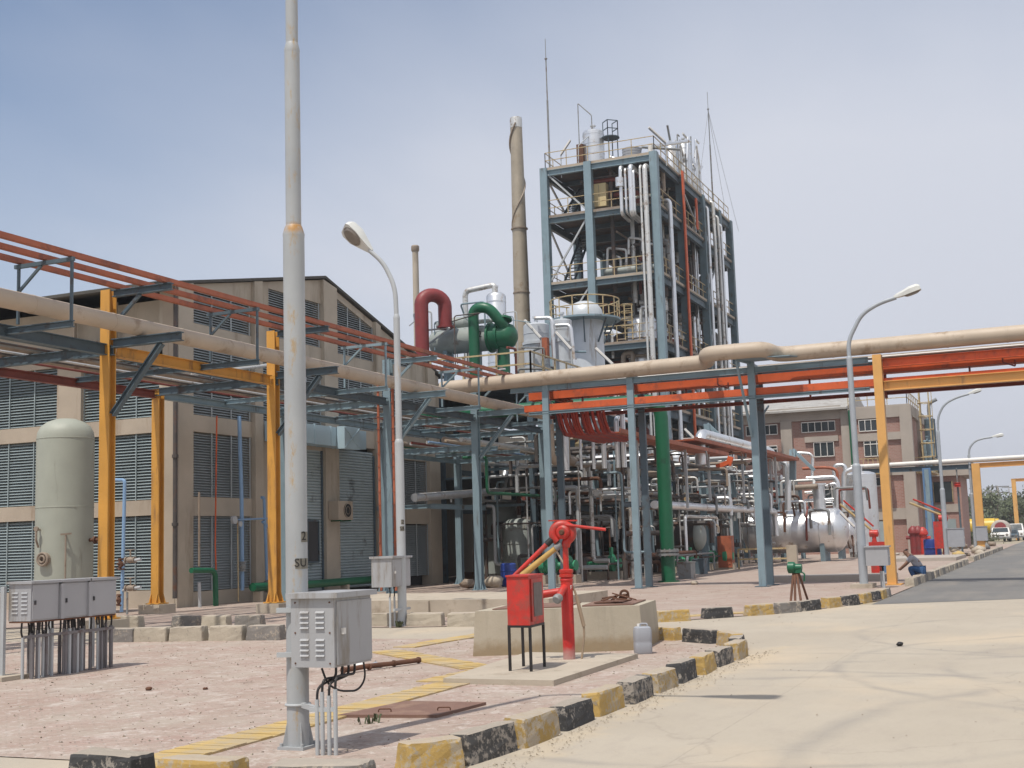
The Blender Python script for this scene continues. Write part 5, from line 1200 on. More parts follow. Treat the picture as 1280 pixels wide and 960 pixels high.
def mast(label, base, h, r=.06, guys=False):
    base = Vector(base); t = thing('lightning_mast', label, 'mast', base)
    b = MB(); b.tube([base, base+V(0, 0, h*.55)], r, 8); b.tube([base+V(0, 0, h*.55), base+V(0, 0, h*.85)], r*.65, 8); b.tube([base+V(0, 0, h*.85), base+V(0, 0, h)], r*.35, 6); b.lathe(base+V(0, 0, h*.85), (0, 0, 1), [(0, r*1.5), (.06, r*1.5)], 8); b.build('pole', M['grey_t'], t)
    if guys:
        for d in ((6.5, -.4, -.3), (3.5, -.2, 0), (-3, .5, 0)):
            b = MB(); b.tube([base+V(0, 0, h*.84), base+V(*d)], .012, 4); b.build('guy_wire', M['grey_t'], t)
b0 = oX(687, 205, 77.5); b1 = oX(684, 48, 77.5); mast('tall thin lightning mast at the left end of the tower top', (77.5, b0.y, 26.3), b1.z-26.3, .07)
b1 = oY(884, 115, 22.3); mast('thin guyed lightning mast on the right rear of the tower top', (b1.x, 22.3, 26.4), b1.z-26.4, .06, True)
# front hanging white pipes
for i, (px, y0, y1, r) in enumerate(((775, 208, 268, .12), (781, 210, 266, .08), (787.5, 207, 268, .17), (791.5, 212, 268, .08))):
    a = oX(px, y0, 75.3); c = oX(px, y1, 75.3)
    pipe('white_pipe', 'white pipe hanging under the tower top deck front, %s from the left' % ORD[i], [(76.4, a.y, a.z), (75.3, a.y, a.z), (75.3, a.y, c.z), (76.8, a.y, c.z-.1)], r, M['silver'], group='white pipes on the tower front', bend=.3)
for i, (px, px2, r) in enumerate(((799.5, 811, .08), (805.5, 819, .16))):
    a = oX(px, 206, 75.3); 
    pipe('white_pipe', ('slim long pale pipe down the tower front right', 'thick long pale pipe down the tower front right')[i], [(76.4, a.y, a.z), (75.3, a.y, a.z), (75.3, a.y, 6)], r, M['silver_t' if i == 0 else 'tan'] if i == 0 else M['silver_t'], group='white pipes on the tower front', bend=.35)
b = MB(); a = oX(774.5, 228, 75.3); b.tube([a+V(0, 0, -.3), a+V(0, 0, .3)], .28, 14); single('pipe_drum', b, M['silver'], 'small silver drum on the leftmost white pipe of the tower front', 'drum')
# cream cabinet on the upper floor
t = thing('cream_cabinet', 'cream coloured cabinet on the second highest tower floor', 'cabinet', oX(750, 262, 76.8))
a, c = oX(742, 260, 76.8), oX(758, 229, 76.8)
b = MB(); b.bb((76.6, a.y, a.z), (77.2, c.y, c.z)); b.build('body', M['cream'], t, False)
b = MB(); b.bb((76.57, (a.y+c.y)/2-.01, a.z+.1), (76.6, (a.y+c.y)/2+.01, c.z-.1)); b.build('door_seam', M['tan_d'], t, False)
# machinery on the middle floor (z 18.5)
z = 18.65
t = thing('pump_skid', 'long pale green pump body on the middle tower floor behind the handrail', 'pump', (77.5, 25, z))
b = MB(); b.lathe((77.4, 26.2, z+.55), (0, -1, 0), [(0, .12), (.0, .24), (2.2, .24), (2.2, .14), (2.6, .14), (2.6, .42), (3.0, .42), (3.0, .2), (3.6, .2)], 18); b.build('body', M['exch'], t)
b = MB(); b.box((77.4, 24.6, z+.15), (.6, 3.6, .3)); b.build('base', M['steel_d'], t, False)
for i, (px, y0, y1, px2) in enumerate(((759.5, 340, 310, 783), (767, 338, 320, 776), (786, 318, 297, 803))):
    a = oX(px, y0, 77.3); c = oX(px, y1, 77.3); e = oX(px2, y1+2, 77.3); f = oX(px2, y0-4, 77.3)
    pipe('white_pipe', 'white hoop shaped pipe on the middle tower floor, %s of three' % ORD[i], [a, c, e, f], .09, M['silver_t'], group='white hoop pipes on the tower', bend=.2)
# vessels of the lower floors
vvessel('tan silver vessel dome rising by the handrail of the lower tower floor', (77.8, oX(803, 420, 77.8).y, 12.2), .95, 3.6, M['silver'], .4)
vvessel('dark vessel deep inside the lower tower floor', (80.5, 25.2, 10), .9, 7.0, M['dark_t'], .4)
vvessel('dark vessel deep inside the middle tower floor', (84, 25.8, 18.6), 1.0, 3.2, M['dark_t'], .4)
pipe('elbow_pipe', 'thick tan elbow pipe under the lower tower floor', [oX(779, 458, 76.5), oX(779, 442, 76.5), oX(791, 440, 76.5), oX(791, 460, 76.5)], .16, M['tan_d'], bend=.3)
pipe('white_pipe', 'white pipe frame beside the dome on the lower tower floor', [oX(801, 418, 76.7), oX(801, 384, 76.7), oX(815, 383, 76.7)], .1, M['silver_t'], bend=.2)
t = thing('caged_ladder', 'yellow caged ladder on the lower tower floor', 'ladder', oX(785, 425, 76.5))
b = MB(); a = oX(782, 425, 76.4); h = oX(782, 380, 76.4).z-a.z
for dy in (0, -.5): b.bar(a+V(0, dy, 0), a+V(0, dy, h), .06, .06)
for k in range(9): b.bar(a+V(0, 0, .2+k*h/9), a+V(0, -.5, .2+k*h/9), .03, .03)
b.build('ladder', M['rail'], t, False)
b = MB()
for k in range(4): b.ring(a+V(-.25, -.25, h*(.35+.2*k)), .4, .025, n=16, k=6)
b.build('cage', M['rail'], t, False)
# risers on the right-hand face
GR = 'risers on the right face of the tower'
for i, (px0, y0, px1, y1, r, m_, lab) in enumerate(((853, 214, 868, 480, .2, 'orange', 'long orange cable riser on the right face of the tower'),
        (870, 248, 876, 290, .16, 'orange', 'short orange cable riser high on the right face of the tower'),
        (837, 250, 848, 445, .15, 'silver', 'long white pipe just right of the front corner column of the tower'),
        (884, 258, 893, 445, .11, 'silver', 'long white pipe on the right face of the tower behind the orange riser'),
        (891, 252, 899, 440, .13, 'silver_t', 'thick pale pipe near the rear of the tower right face'),
        (897, 270, 904, 440, .11, 'silver_t', 'pale pipe beside the rear column of the tower'),
        (901, 280, 911, 440, .1, 'silver', 'slim white pipe nearest the rear corner of the tower'))):
    a = oY(px0, y0, 21.75)
    if 'orange' in m_:
        b = MB(); b.bar((a.x, 21.75, oY(px1, y1, 21.75).z if i == 1 else 3), (a.x, 21.75, a.z), r*1.8, .1, up=(0, 1, 0)); single('cable_riser', b, M['orange'], lab, 'cable riser', GR, smooth=False)
    else: pipe('white_pipe', lab, [(a.x, 22.6, a.z), (a.x, 21.75, a.z), (a.x, 21.75, 3)], r, M[m_], group=GR, bend=.3)
lab = 'thin weathered pipe in the dense pipework of the tower right face'
for i in range(115):
    x = R.uniform(77, 95.5); y = R.uniform(22.4, 25.5); z0 = R.choice(LV[:4])-R.uniform(0, 3); h = R.uniform(3, 13)
    m_ = R.choice(('silver_t', 'grey_t', 'dark_t', 'dark_t', 'silver_t', 'silver', 'tan_d'))
    z1 = min(26, z0+h)
    pipe('tower_pipe', lab, [(x, y, max(0, z0)), (x, y, z1), (x+R.uniform(-1.5, 1.5), y+R.uniform(-.3, .6), z1)], R.choice((.05, .07, .1, .14)), M[m_], group='dense pipework of the tower right face', n=8)
lab2 = 'level weathered pipe in the dense pipework inside the tower'
for i in range(125):
    x = R.choice((R.uniform(76.5, 79), R.uniform(76.6, 90))); y = R.uniform(22.3, 28); z = R.choice(LV[:5])+R.uniform(.4, 3.6)
    m_ = R.choice(('silver_t', 'grey_t', 'dark_t', 'dark_t', 'redbrown', 'tan_d'))
    if R.random() < .5: x2 = min(95.5, x+R.uniform(2, 6)); pts = [(x, y, z), (x2, y, z), (x2, y, z-R.uniform(.3, 2.2))]
    else: y2 = max(22.3, y-R.uniform(1, 4)); pts = [(x, y, z), (x, y2, z), (x, y2, z-R.uniform(.3, 2))]
    pipe('tower_pipe', lab2, pts, R.choice((.05, .07, .1, .16)), M[m_], group='dense level pipework inside the tower', n=8, bend=.2)
for i in range(22):
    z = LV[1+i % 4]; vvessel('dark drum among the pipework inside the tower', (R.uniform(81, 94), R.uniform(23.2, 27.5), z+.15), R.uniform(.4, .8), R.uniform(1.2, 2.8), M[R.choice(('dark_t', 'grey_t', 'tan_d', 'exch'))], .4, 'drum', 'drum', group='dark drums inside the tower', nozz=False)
# ------------------------------------------------------------------ stacks
t = thing('chimney_stack', 'tall tan steel chimney with spiral strakes, left of the process tower', 'chimney', (80, 33.3, 0))
b = MB(); b.lathe((80, 33.3, 0), (0, 0, 1), [(0, .62), (20, .55), (24, .5), (31.6, .42), (31.72, .42), (31.72, .36)], 24); b.build('shaft', mat('chimney_tan', (.40, .345, .265), .5, .35, .12, 1, (.26, .19, .12), .2, 1.2), t)
b = MB(); b.lathe((80, 33.3, 31.0), (0, 0, 1), [(0, .44), (.6, .44), (.75, .42)], 24); b.build('cap', M['silver_t'], t)
b = MB()
pts = [V(80+.5*math.cos(a), 33.3+.5*math.sin(a), 22+a*.95) for a in [k*.25 for k in range(40)]]
b.tube(pts, .06, 6); b.build('spiral_strake', M['tan_d'], t)
b = MB()
for z in (15, 19, 23.6): b.lathe((80, 33.3, z), (0, 0, 1), [(0, .6), (.08, .6)], 20)
b.build('flange_rings', M['tan_d'], t)
t = thing('chimney_stack', 'short slim grey chimney left of the red duct bend', 'chimney', (90, 46.8, 0))
b = MB(); b.lathe((90, 46.8, 0), (0, 0, 1), [(0, .3), (26, .25)], 20); b.build('shaft', M['conc_wall'], t)
b = MB(); b.lathe((90, 46.8, 25.7), (0, 0, 1), [(0, .29), (.1, .34), (.4, .34), (.5, .27)], 20); b.build('cap', M['tan_d'], t)
# ------------------------------------------------------------------ raised steel platform with exchangers
pf = thing('steel_platform', 'raised steel platform with yellow handrails carrying the green headed exchanger', 'platform', (56, 25, 0))
PZ = 8.9
b = MB(); b.bb((50.4, 20.6, PZ-.12), (67, 30, PZ)); b.build('deck', M['steel_d'], pf, False)
b = MB()
for x in (50.5, 55.5, 61.5, 66.8): b.ibeam((x, 20.6, PZ-.3), (x, 30, PZ-.3), .2, .36)
for y in (20.7, 25, 29.8): b.ibeam((50.6, y, PZ-.32), (66.8, y, PZ-.32), .2, .36)
b.build('beams', M['steel_d'], pf, False)
for x in (50.6, 55.5, 61.5, 66.7):
    for y in (20.8, 25.2, 29.7):
        b = MB(); b.ibeam((x, y, 0), (x, y, PZ-.5), .26, .26, up=(1, 0, 0)); b.build('column', M['steel_d'], pf, False)
b = MB(); b.rail([(66.8, 20.7, PZ), (50.5, 20.7, PZ), (50.5, 25.6, PZ)], 1.1, 1.5, .035); b.build('handrail', M['rail'], pf, False)
b = MB(); b.bb((50.6, 20.7, 4.55), (66, 29.8, 4.65)); b.build('lower_deck', M['steel_d'], pf, False)
# red duct bend
t = thing('duct_bend', 'thick dark red duct bent in an inverted U above the building end', 'duct', (52, 26.8, 8.5))
pa, pt = oX(527, 440, 52), oX(545, 363, 52)
b = MB(); y0, y1, zt = 26.78, oX(556, 380, 53).y, 13.7
arc = [(52, y0, 9.0), (52, y0, zt-.75+.0)]
mid = (y0+y1)/2; rr_ = (y0-y1)/2
arc += [(52+1.0*(1-math.cos(a))/2, mid+rr_*math.cos(a), zt-.75+rr_*math.sin(a)*1.35) for a in [math.pi*k/12 for k in range(1, 12)]] + [(53, y1, zt-.75), (53, y1, 11.85)]
b.tube(arc, .33, 24); b.build('duct', M['redduct'], t)
b = MB(); b.lathe((52, y0, 10.2), (0, 0, 1), [(0, .33), (0, .42), (.1, .42), (.1, .33)], 24); b.lathe((53, y1, 11.9), (0, 0, 1), [(0, .33), (0, .4), (.1, .4), (.1, .33)], 24); b.build('flange', M['redduct'], t)
# exchanger: grey horizontal shell with green channel head
ex = thing('heat_exchanger', 'grey green horizontal heat exchanger marked 2, with a deep green channel head', 'heat exchanger', (54, 25.5, PZ))
ya, yb_ = 27.2, 24.15; zc = 11.4; r = .62
b = MB(); b.lathe((54, ya, zc), (0, -1, 0), [(0, .3), (.0, r*.8), (.25, r), (ya-yb_, r)], 28); b.build('shell', M['exch'], ex)
b = MB(); b.lathe((54, yb_, zc), (0, -1, 0), [(0, r*1.0), (0, r*1.18), (.10, r*1.18), (.10, r*1.02), (.9, r*1.02), (1.15, r*.85), (1.3, r*.5), (1.36, .02)], 28); hd = b.build('channel_head', M['green'], ex)
b = MB(); b.lathe((54, yb_-.42, zc), (0, -1, 0), [(0, r), (0, r*1.16), (.14, r*1.16), (.14, r)], 28); b.build('head_flange', M['green'], hd)
for y in (26.4, 24.9):
    b = MB(); b.bb((53.6, y-.1, PZ), (54.4, y+.1, zc-.35)); b.build('saddle', M['steel'], ex, False)
letters('2', .42, M['ink'], ex, (54-r-.004, 24.42, zc+.1), (0, -1, 0), (0, 0, 1), (-1, 0, 0))
b = MB(); b.lathe((54.6, 27.3, 12.35), (0, -1, 0), [(0, .1), (.3, .33), (1.6, .33), (1.8, .12), (3.2, .1)], 18); b.build('silencer', M['exch'], ex)
# green pipe from the head
gx = 53.2
p1, p2, p3, p4 = oX(594, 480, gx), oX(594, 392, gx), oX(608, 388, gx), oX(625, 408, gx)
t = thing('green_pipe', 'deep green pipe rising past the exchanger and bending into its head', 'pipe', p1)
b = MB(); b.tube([(gx, p1.y, 6.2), (gx, p1.y, p2.z+.25), (gx, p3.y-.1, p2.z+.25), (gx+.3, p4.y+.05, p4.z+.2), (gx+.7, p4.y, zc+.3)], .255, 20, .55, seg=8); b.build('pipe_run', M['green'], t)
b = MB(); b.lathe((gx+.5, p4.y, zc+.72), (.3, 0, 1), [(0, .26), (0, .38), (.1, .38), (.1, .26)], 20); b.build('flange', M['green'], t)
pipe('green_pipe', 'short deep green leg under the exchanger head', [(54, 23.5, zc-.4), (54, 23.5, PZ)], .3, M['green'], n=16)
for i in range(16):
    x = R.uniform(52.6, 56); y = R.uniform(23.2, 27.6); z = R.uniform(PZ, 11.6); h = R.uniform(.8, 2.4)
    pipe('steel_pipe', 'thin small bore pipe around the exchanger on the raised platform', [(x, y, z), (x, y, z+h), (x, y-R.choice((-1, 1))*R.uniform(.4, 1.4), z+h), (x+.3, y-R.choice((-1, 1))*R.uniform(.4, 1.4), z+h-R.uniform(.2, .9))], R.choice((.025, .03, .045)), M[R.choice(('silver_t', 'grey_t', 'steel', 'dark_t', 'galv', 'silver_t'))], group='small pipes around the exchanger', n=8, bend=.15)
# silver column with white elbow line
c = oX(619, 425, 60); 
t = vvessel('silver vertical vessel with a white elbow pipe from its top, left of the tan chimney', (60, 26.45, PZ), .52, 5.75, M['silver'], .5, bands=5)
b = MB(); b.lathe((60, 26.45, 13.0), (0, 0, 1), [(0, .55), (0, .68), (.1, .68), (.1, .55)], 24); b.build('girth_flange', M['grey_t'], t)
pipe('white_pipe', 'white elbow pipe leaving the top of the silver vessel', [(60, 26.5, 14.9), (60, 26.5, 15.3), (60, 28.25, 15.15), (60, 28.25, 9.5)], .15, M['silver_t'], bend=.3)
# light grey twin tanks
for i, (a, c_) in enumerate(((657, 687), (693, 716))):
    p, e = oX(a, 460, 58), oX(c_, 460, 58); r = abs(p.y-e.y)/2
    t = vvessel(('light grey vertical tank with a rusty gauge box, left of the ringed column', 'light grey vertical tank between the ringed column and its twin')[i], (58, (p.y+e.y)/2, PZ), r, (3.6, 3.7)[i], M['vessel'], .2, bands=2, group='twin light grey tanks')
    b = MB(); b.lathe((58, (p.y+e.y)/2, PZ+2.6), (0, 0, 1), [(0, r), (0, r+.07), (.14, r+.07), (.14, r)], 28); b.build('flange', M['vessel'], t)
    if i == 0:
        b = MB(); q_ = oX(681, 435, 57); b.box(q_, (.3, .36, 1.0)); b.build('gauge_box', M['orange_d'], t, False)
for i, (a, bq, c_, e) in enumerate((((669, 398), (690, 397), (692, 400), (693, 458)), ((695, 407), (713, 406), (716, 410), (718, 460)))):
    pipe('white_pipe', ('white inverted U pipe over the left light grey tank', 'white inverted U pipe over the right light grey tank')[i], [oX(*a, 57.2), oX(*bq, 57.2), oX(*e, 57.2)], .1, M['silver'], bend=.25)
for i, (a, bq) in enumerate((((656, 400), (676, 422)), ((695, 415), (714, 436)), ((745, 435), (766, 455)))):
    floodlight('tilted strip lamp above the grey tanks, %s of three from the left' % ORD[i], oX(bq[0], bq[1], 56.5), oX(a[0], a[1], 56.5))
# ringed column
c = Vector((64, 22.93, 0))
t = thing('ringed_column', 'pale grey vertical column with a round railed platform, in front of the tower', 'column vessel', c)
b = MB(); b.lathe(c, (0, 0, 1), [(.2, 1.0), (13.9, 1.0), (14.2, .94), (14.5, .72), (14.65, .4), (14.7, .02)], 36); b.build('shell', M['vessel'], t)
b = MB(); b.lathe(c+V(0, 0, 13.55), (0, 0, 1), [(0, 1.0), (0, 1.95), (.1, 1.95), (.1, 1.0)], 40); pl = b.build('platform', M['steel'], t)
b = MB(); b.ring(c+V(0, 0, 14.7), 1.9, .035, n=36); b.ring(c+V(0, 0, 14.2), 1.9, .028, n=36)
for k in range(14): a = k*2*math.pi/14; b.bar(c+V(1.9*math.cos(a), 1.9*math.sin(a), 13.65), c+V(1.9*math.cos(a), 1.9*math.sin(a), 14.72), .05, .05)
b.build('handrail', M['rail'], pl, False)
for k in range(8):
    a = k*math.pi/4+.3; b = MB(); b.bar(c+V(1.0*math.cos(a), 1.0*math.sin(a), 12.3), c+V(1.7*math.cos(a), 1.7*math.sin(a), 13.55), .07, .07); b.build('bracket', M['steel_d'], pl, False)
b = MB()
for z in (5, 8, 10.9): b.lathe(c+V(0, 0, z), (0, 0, 1), [(0, 1.0), (.01, 1.02), (.06, 1.02), (.07, 1.0)], 36)
b.build('bands', M['vessel'], t)
# handrail catwalk beside (behind pipe)
for i in range(14):
    x = R.uniform(52, 66); y = R.uniform(21, 24.5); h = R.uniform(.7, 2.4)
    pipe('steel_pipe', 'thin bent pipe on the raised steel platform', [(x, y, PZ), (x, y, PZ+h), (x+R.uniform(-1, 1), y+R.uniform(-1.2, 1.2), PZ+h)], R.choice((.04, .06, .1)), M[R.choice(('silver_t', 'grey_t', 'redbrown', 'steel', 'dark_t'))], group='thin pipes on the raised platform', n=8)
# ------------------------------------------------------------------ lower long rack behind
lr = thing('pipe_rack', 'low two tier blue pipe rack deep in the plant, running away under the tower', 'pipe rack', (70, 19.5, 0), 'steel pipe racks')
for x in (55.1, 61.6, 68.1, 74.6, 81.1, 87.6):
    for y in (16.2, 19.5, 23.6):
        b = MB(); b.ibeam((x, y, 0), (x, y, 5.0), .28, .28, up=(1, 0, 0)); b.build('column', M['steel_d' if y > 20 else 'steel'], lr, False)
    for z in (3.3, 4.95):
        b = MB(); b.ibeam((x, 16.0, z), (x, 23.8, z), .16, .24); b.build('cross_beam', M['steel_d'], lr, False)
for y in (16.2, 19.5, 23.6):
    for z in (3.1, 4.75):
        b = MB(); b.ibeam((49, y, z), (88, y, z), .16, .22); b.build('long_beam', M['steel_d'], lr, False)
for x in (52, 58.4, 64.8, 71.3, 78, 84):
    for z in (3.35, 5.0):
        b = MB(); b.ibeam((x, 16.0, z), (x, 23.8, z), .1, .12); b.build('cross_beam', M['steel'], lr, False)
GL = 'pipes on the low rack deep in the plant'
k = 0
for z, n0 in ((3.5, 13), (5.12, 15)):
    for i in range(n0):
        y = 16.2+7.2*(i+R.uniform(.2, .8))/n0; r = R.choice((.05, .06, .08, .1, .14))
        m_ = R.choice(('silver_t', 'silver', 'grey_t', 'tan_d', 'dark_t', 'redbrown', 'silver_t'))
        pipe('rack_pipe', '%s pipe on the %s tier of the low rack, %s from the road side' % ({'silver_t': 'dull silver', 'silver': 'bright silver', 'grey_t': 'grey', 'tan_d': 'brown', 'dark_t': 'dark', 'redbrown': 'red oxide'}[m_], 'lower' if z < 4 else 'upper', ordn(i)), [(R.uniform(49, 54), y, z+r), (R.uniform(76, 92), y, z+r)], r, M[m_], group=GL, n=10)
# wide rust trays; white sheets stand in for sunlit tops of silver pipes
for i, (x0, x1, y, z, w) in enumerate(((43.5, 60, 14.9, 5.55, 1.0), (54, 74, 14.9, 5.95, .9), (66, 75, 14.2, 6.0, .8))):
    t = thing('covered_tray', 'rust red cable tray under a sheet painted sunlit white, %s from the left' % ORD[i], 'cable tray', (x0, y, z), 'covered cable trays over the plant front')
    b = MB(); b.bar((x0, y, z), (x1, y, z), w, .05); b.bar((x0, y-w/2, z+.06), (x1, y-w/2, z+.06), .03, .16); b.build('tray', M['orange_d'], t, False)
    b = MB(); b.bar((x0+(12 if i == 0 else 1), y, z+.15), (x1, y, z+.15), w*.8, .03); b.build('cover', M['white'], t, False)
    for x in range(int(x0)+4, int(x1), 7):
        b = MB(); b.bar((x, y, z-2.6), (x, y, z-.03), .11, .11); b.build('post', M['galv'], t, False)
# silver_main: fat silver lines over the trays
pipe('silver_pipe', 'fat silver clad pipe over the rust trays, right of the thick green riser', [(57, 15.0, 5.0), (57, 15.0, 6.45), (73, 15.0, 6.45), (74.5, 15.0, 5.6)], .25, M['silver'], bands=2.5, bend=.9, n=20)
pipe('silver_pipe', 'long dull silver pipe low across the plant front, left of the guard rail', [(50, 15.2, 3.05), (74, 15.2, 3.05), (74, 15.2, 1.6)], .17, M['silver'], bands=3, bend=.4, n=16)
# dense verticals and cross lines below and around the low rack
lab = 'thin vertical pipe dropping from the low rack to the shaded pumps'
for i in range(95):
    x = R.uniform(48.5, 86); y = R.uniform(15.6, 24); z = R.uniform(3.2, 6.2)
    m_ = R.choice(('silver_t', 'silver_t', 'grey_t', 'dark_t', 'steel', 'dark_t', 'galv'))
    e = R.choice((0, 0, R.uniform(.4, 1.2)))
    pipe('riser_pipe', lab, [(x, y+R.uniform(-1, 1), z), (x, y, z), (x, y, e)] + ([(x, y-R.uniform(.4, 1.2), e)] if e else []), R.choice((.04, .05, .07, .1)), M[m_], group='drop pipes under the low rack', n=8, bend=.18)
lab = 'short level pipe across the low rack among the valves'
for i in range(170):
    x = R.uniform(48.5, 74); y = R.uniform(14.0, 20); z = R.uniform(2.2, 6.6)
    m_ = R.choice(('silver_t', 'silver', 'galv', 'grey_t', 'dark_t', 'dark_t', 'dark_t', 'tan_d', 'grey_t', 'cabrust'))
    y2 = y+R.uniform(1.5, 5)
    pipe('branch_pipe', lab, [(x, y, z-R.uniform(.2, 1)), (x, y, z), (x, y2, z), (x, y2, z-R.uniform(.2, 1.5))], R.choice((.04, .05, .06, .08, .11)), M[m_], group='level pipes across the low rack', n=8, bend=.2)
lab = 'pipe running lengthways through the shaded lower plant'
for i in range(36):
    x = R.uniform(48.5, 62); y = R.uniform(15.4, 24); z = R.uniform(.5, 3.0)
    x2 = x+R.uniform(4, 14)
    pipe('process_pipe', lab, [(x, y, 0), (x, y, z), (x2, y, z), (x2, y, max(.1, z-.8))], R.choice((.05, .08, .11)), M[R.choice(('silver_t', 'grey_t', 'dark_t', 'dark_t', 'cabrust', 'silver'))], group='pipes in the shaded lower plant', n=8, bend=.2)
for i in range(40):
    p = V(R.uniform(49, 82), R.uniform(15.6, 22), R.uniform(.7, 6.2))
    b = valve(p, R.choice(((1, 0, 0), (0, 1, 0), (0, 0, 1))), R.choice((.05, .07)))
    single('valve', b, M[R.choice(('cabrust', 'grey_t', 'dark_t', 'rail', 'cabrust', 'steel_b'))], 'small hand wheel valve among the pipes of the low rack', 'valve', 'valves among the low rack pipes', org=p)
# occluding vessel rows, their dark colours put in for the shade
for i in range(16):
    x = 51+2.3*i+R.uniform(-.5, .5); y = R.uniform(21.5, 26)
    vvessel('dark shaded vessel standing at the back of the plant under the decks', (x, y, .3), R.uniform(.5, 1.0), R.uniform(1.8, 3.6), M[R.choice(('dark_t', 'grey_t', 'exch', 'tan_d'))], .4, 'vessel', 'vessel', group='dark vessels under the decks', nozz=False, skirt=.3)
b = MB(); b.bb((50.8, 30.2, 0), (74, 30.5, 8.4)); single('wall', b, M['conc_wall'], 'weathered wall closing the back of the plant under the raised platform', 'wall', smooth=False)
# horizontal vessel with pale dished end
p0, p1 = oX(870, 652, 60), oX(870, 688, 60); r = (p0.z-p1.z)/2; zc = (p0.z+p1.z)/2; yc = p0.y
t = thing('horizontal_vessel', 'shaded horizontal vessel with a pale grey dished end, beside the green riser', 'vessel', (60, yc, 0))
b = MB(); b.lathe((60, yc+6, zc), (0, -1, 0), [(0, r*.9), (6, r)], 30); b.build('shell', M['dark_t'], t)
b = MB(); b.lathe((60, yc, zc), (0, -1, 0), [(0, r), (.02, r*1.03), (.1, r*1.03), (.25, r*.9), (.38, r*.6), (.45, .02)], 30); b.build('dished_end', M['exch'], t)
for y in (yc+.8, yc+4): 
    b = MB(); b.bb((59.5, y, 0), (60.5, y+.25, zc-r*.6)); b.build('saddle', M['conc'], t, False)
# pumps
def pump(label, p, s=1.0, ang=0):
    p = Vector(p); t = thing('pump', label, 'pump', p, 'green pumps')
    A_ = Matrix.Rotation(ang, 3, 'Z'); d = A_ @ V(0, -1, 0)
    b = MB(); b.box(p+V(0, 0, .18*s), (.5*s, 1.9*s, .36*s), ang); b.build('base', M['conc'], t, False)
    b = MB(); b.lathe(p-d*.85*s+V(0, 0, .75*s), d, [(0, .2*s), (.03*s, .30*s), (.12*s, .32*s), (.7*s, .32*s), (.75*s, .2*s), (1.0*s, .1*s)], 18)
    for k_ in range(5): b.lathe(p-d*.7*s+d*.11*s*k_+V(0, 0, .75*s), d, [(0, .32*s), (.01*s, .345*s), (.04*s, .345*s), (.05*s, .32*s)], 18)
    b.build('motor', M['green_l'], t)
    b = MB(); b.lathe(p+d*.3*s+V(0, 0, .75*s), d, [(0, .15*s), (.02*s, .40*s), (.22*s, .42*s), (.3*s, .25*s), (.32*s, .14*s), (.5*s, .14*s), (.5*s, .22*s), (.56*s, .22*s)], 20); b.tube([p+d*.4*s+V(.0, 0, .9*s), p+d*.4*s+V(0, 0, 1.5*s)], .11*s, 10); b.build('casing', M['green_l'], t)
    return t
pump('large green pump below the red fire monitor lever', (47.5, 18.55, .0), .95, rad(-8))
pump('green pump right of the red fire monitor lever', (52, 18.2, .0), .9)
pump('green pump beside the orange cabinet under the rack', gp(899, 712), .9)
pump('green pump hidden behind the thick green riser', gp(856, 716), .8)
b = MB(); a = gp(907, 712); b.bb((a.x, a.y-.36, .1), (a.x+.6, a.y+.36, 1.7)); t = thing('orange_cabinet', 'orange cabinet standing under the low rack right of the green pumps', 'cabinet', a); b.build('body', M['orange_d'], t, False)
b = MB(); b.bb((a.x-.02, a.y-.3, .25), (a.x, a.y+.3, 1.55)); b.build('door', M['orange_d'], t, False)
# grey boxes, drum and crate on the ground
for lab, x0, x1, y0, y1, m_, nm, cat in (('small grey steel box at the foot of the thick green riser', 848, 862, 704, 724, 'grey_t', 'switch_box', 'box'), ('grey steel box behind the thick green riser', 866, 878, 700, 718, 'steel_d', 'switch_box', 'box'), ('open wooden crate under the blue rack left of the red hose box', 574, 592, 717, 725, 'wood', 'crate', 'crate')):
    a, e = gp(x0, y1), gp(x1, y1); h = (oX(x0, y0, a.x)).z
    t = thing(nm, lab, cat, a); b = MB(); b.bb((a.x, e.y, 0), (a.x+.7, a.y, h)); b.build('body', M[m_], t, False)
    b = MB(); b.bb((a.x-.03, e.y-.03, h+.002), (a.x+.73, a.y+.03, h+.05)); b.build('lid', M[m_], t, False)
a = oX(636, 725, 45); t = thing('barrel', 'blue plastic barrel under the rack behind the red hose box', 'barrel', (45, a.y, 0))
b = MB(); b.lathe((45, a.y, .0), (0, 0, 1), [(0, .26), (.05, .3), (.3, .31), (.6, .31), (.85, .3), (.9, .26)], 20); b.build('body', M['bluep'], t)
b = MB(); b.lathe((45, a.y, .3), (0, 0, 1), [(0, .31), (.02, .33), (.04, .31)], 20); b.lathe((45, a.y, .6), (0, 0, 1), [(0, .31), (.02, .33), (.04, .31)], 20); b.build('hoops', M['bluep'], t)
lump(oX(617, 726, 44)+V(0, 0, -.2), .4, M['conc'], 'sand_heap', 'small pale rubble heap left of the blue barrel', 'heap')
lump(oX(585, 727, 43)+V(0, 0, -.2), .3, M['tan_d'], 'sand_heap', 'small brown rubble heap under the wooden crate', 'heap')
lump(gp(868, 731, .0), .14, M['conc'], 'brick', 'single pale brick lying on the plant pavement right of the green riser', 'brick')
# yellow guard rail
gr_ = thing('guard_rail', 'yellow guard rail in front of the silver horizontal tank', 'guard rail', (64, 14.5, 0))
g0, g1 = oX(924, 712, 63), oX(986, 709, 63)
b = MB(); b.rail([(63, g0.y, 0), (63, g1.y, 0)], 1.0, 1.2, .04); b.build('rail', M['rail'], gr_, False)
b = MB(); b.bar((63, g1.y-.2, 0), (63, g1.y-.2, 1.15), .5, .3); b.build('end_post', M['conc'], gr_, False)
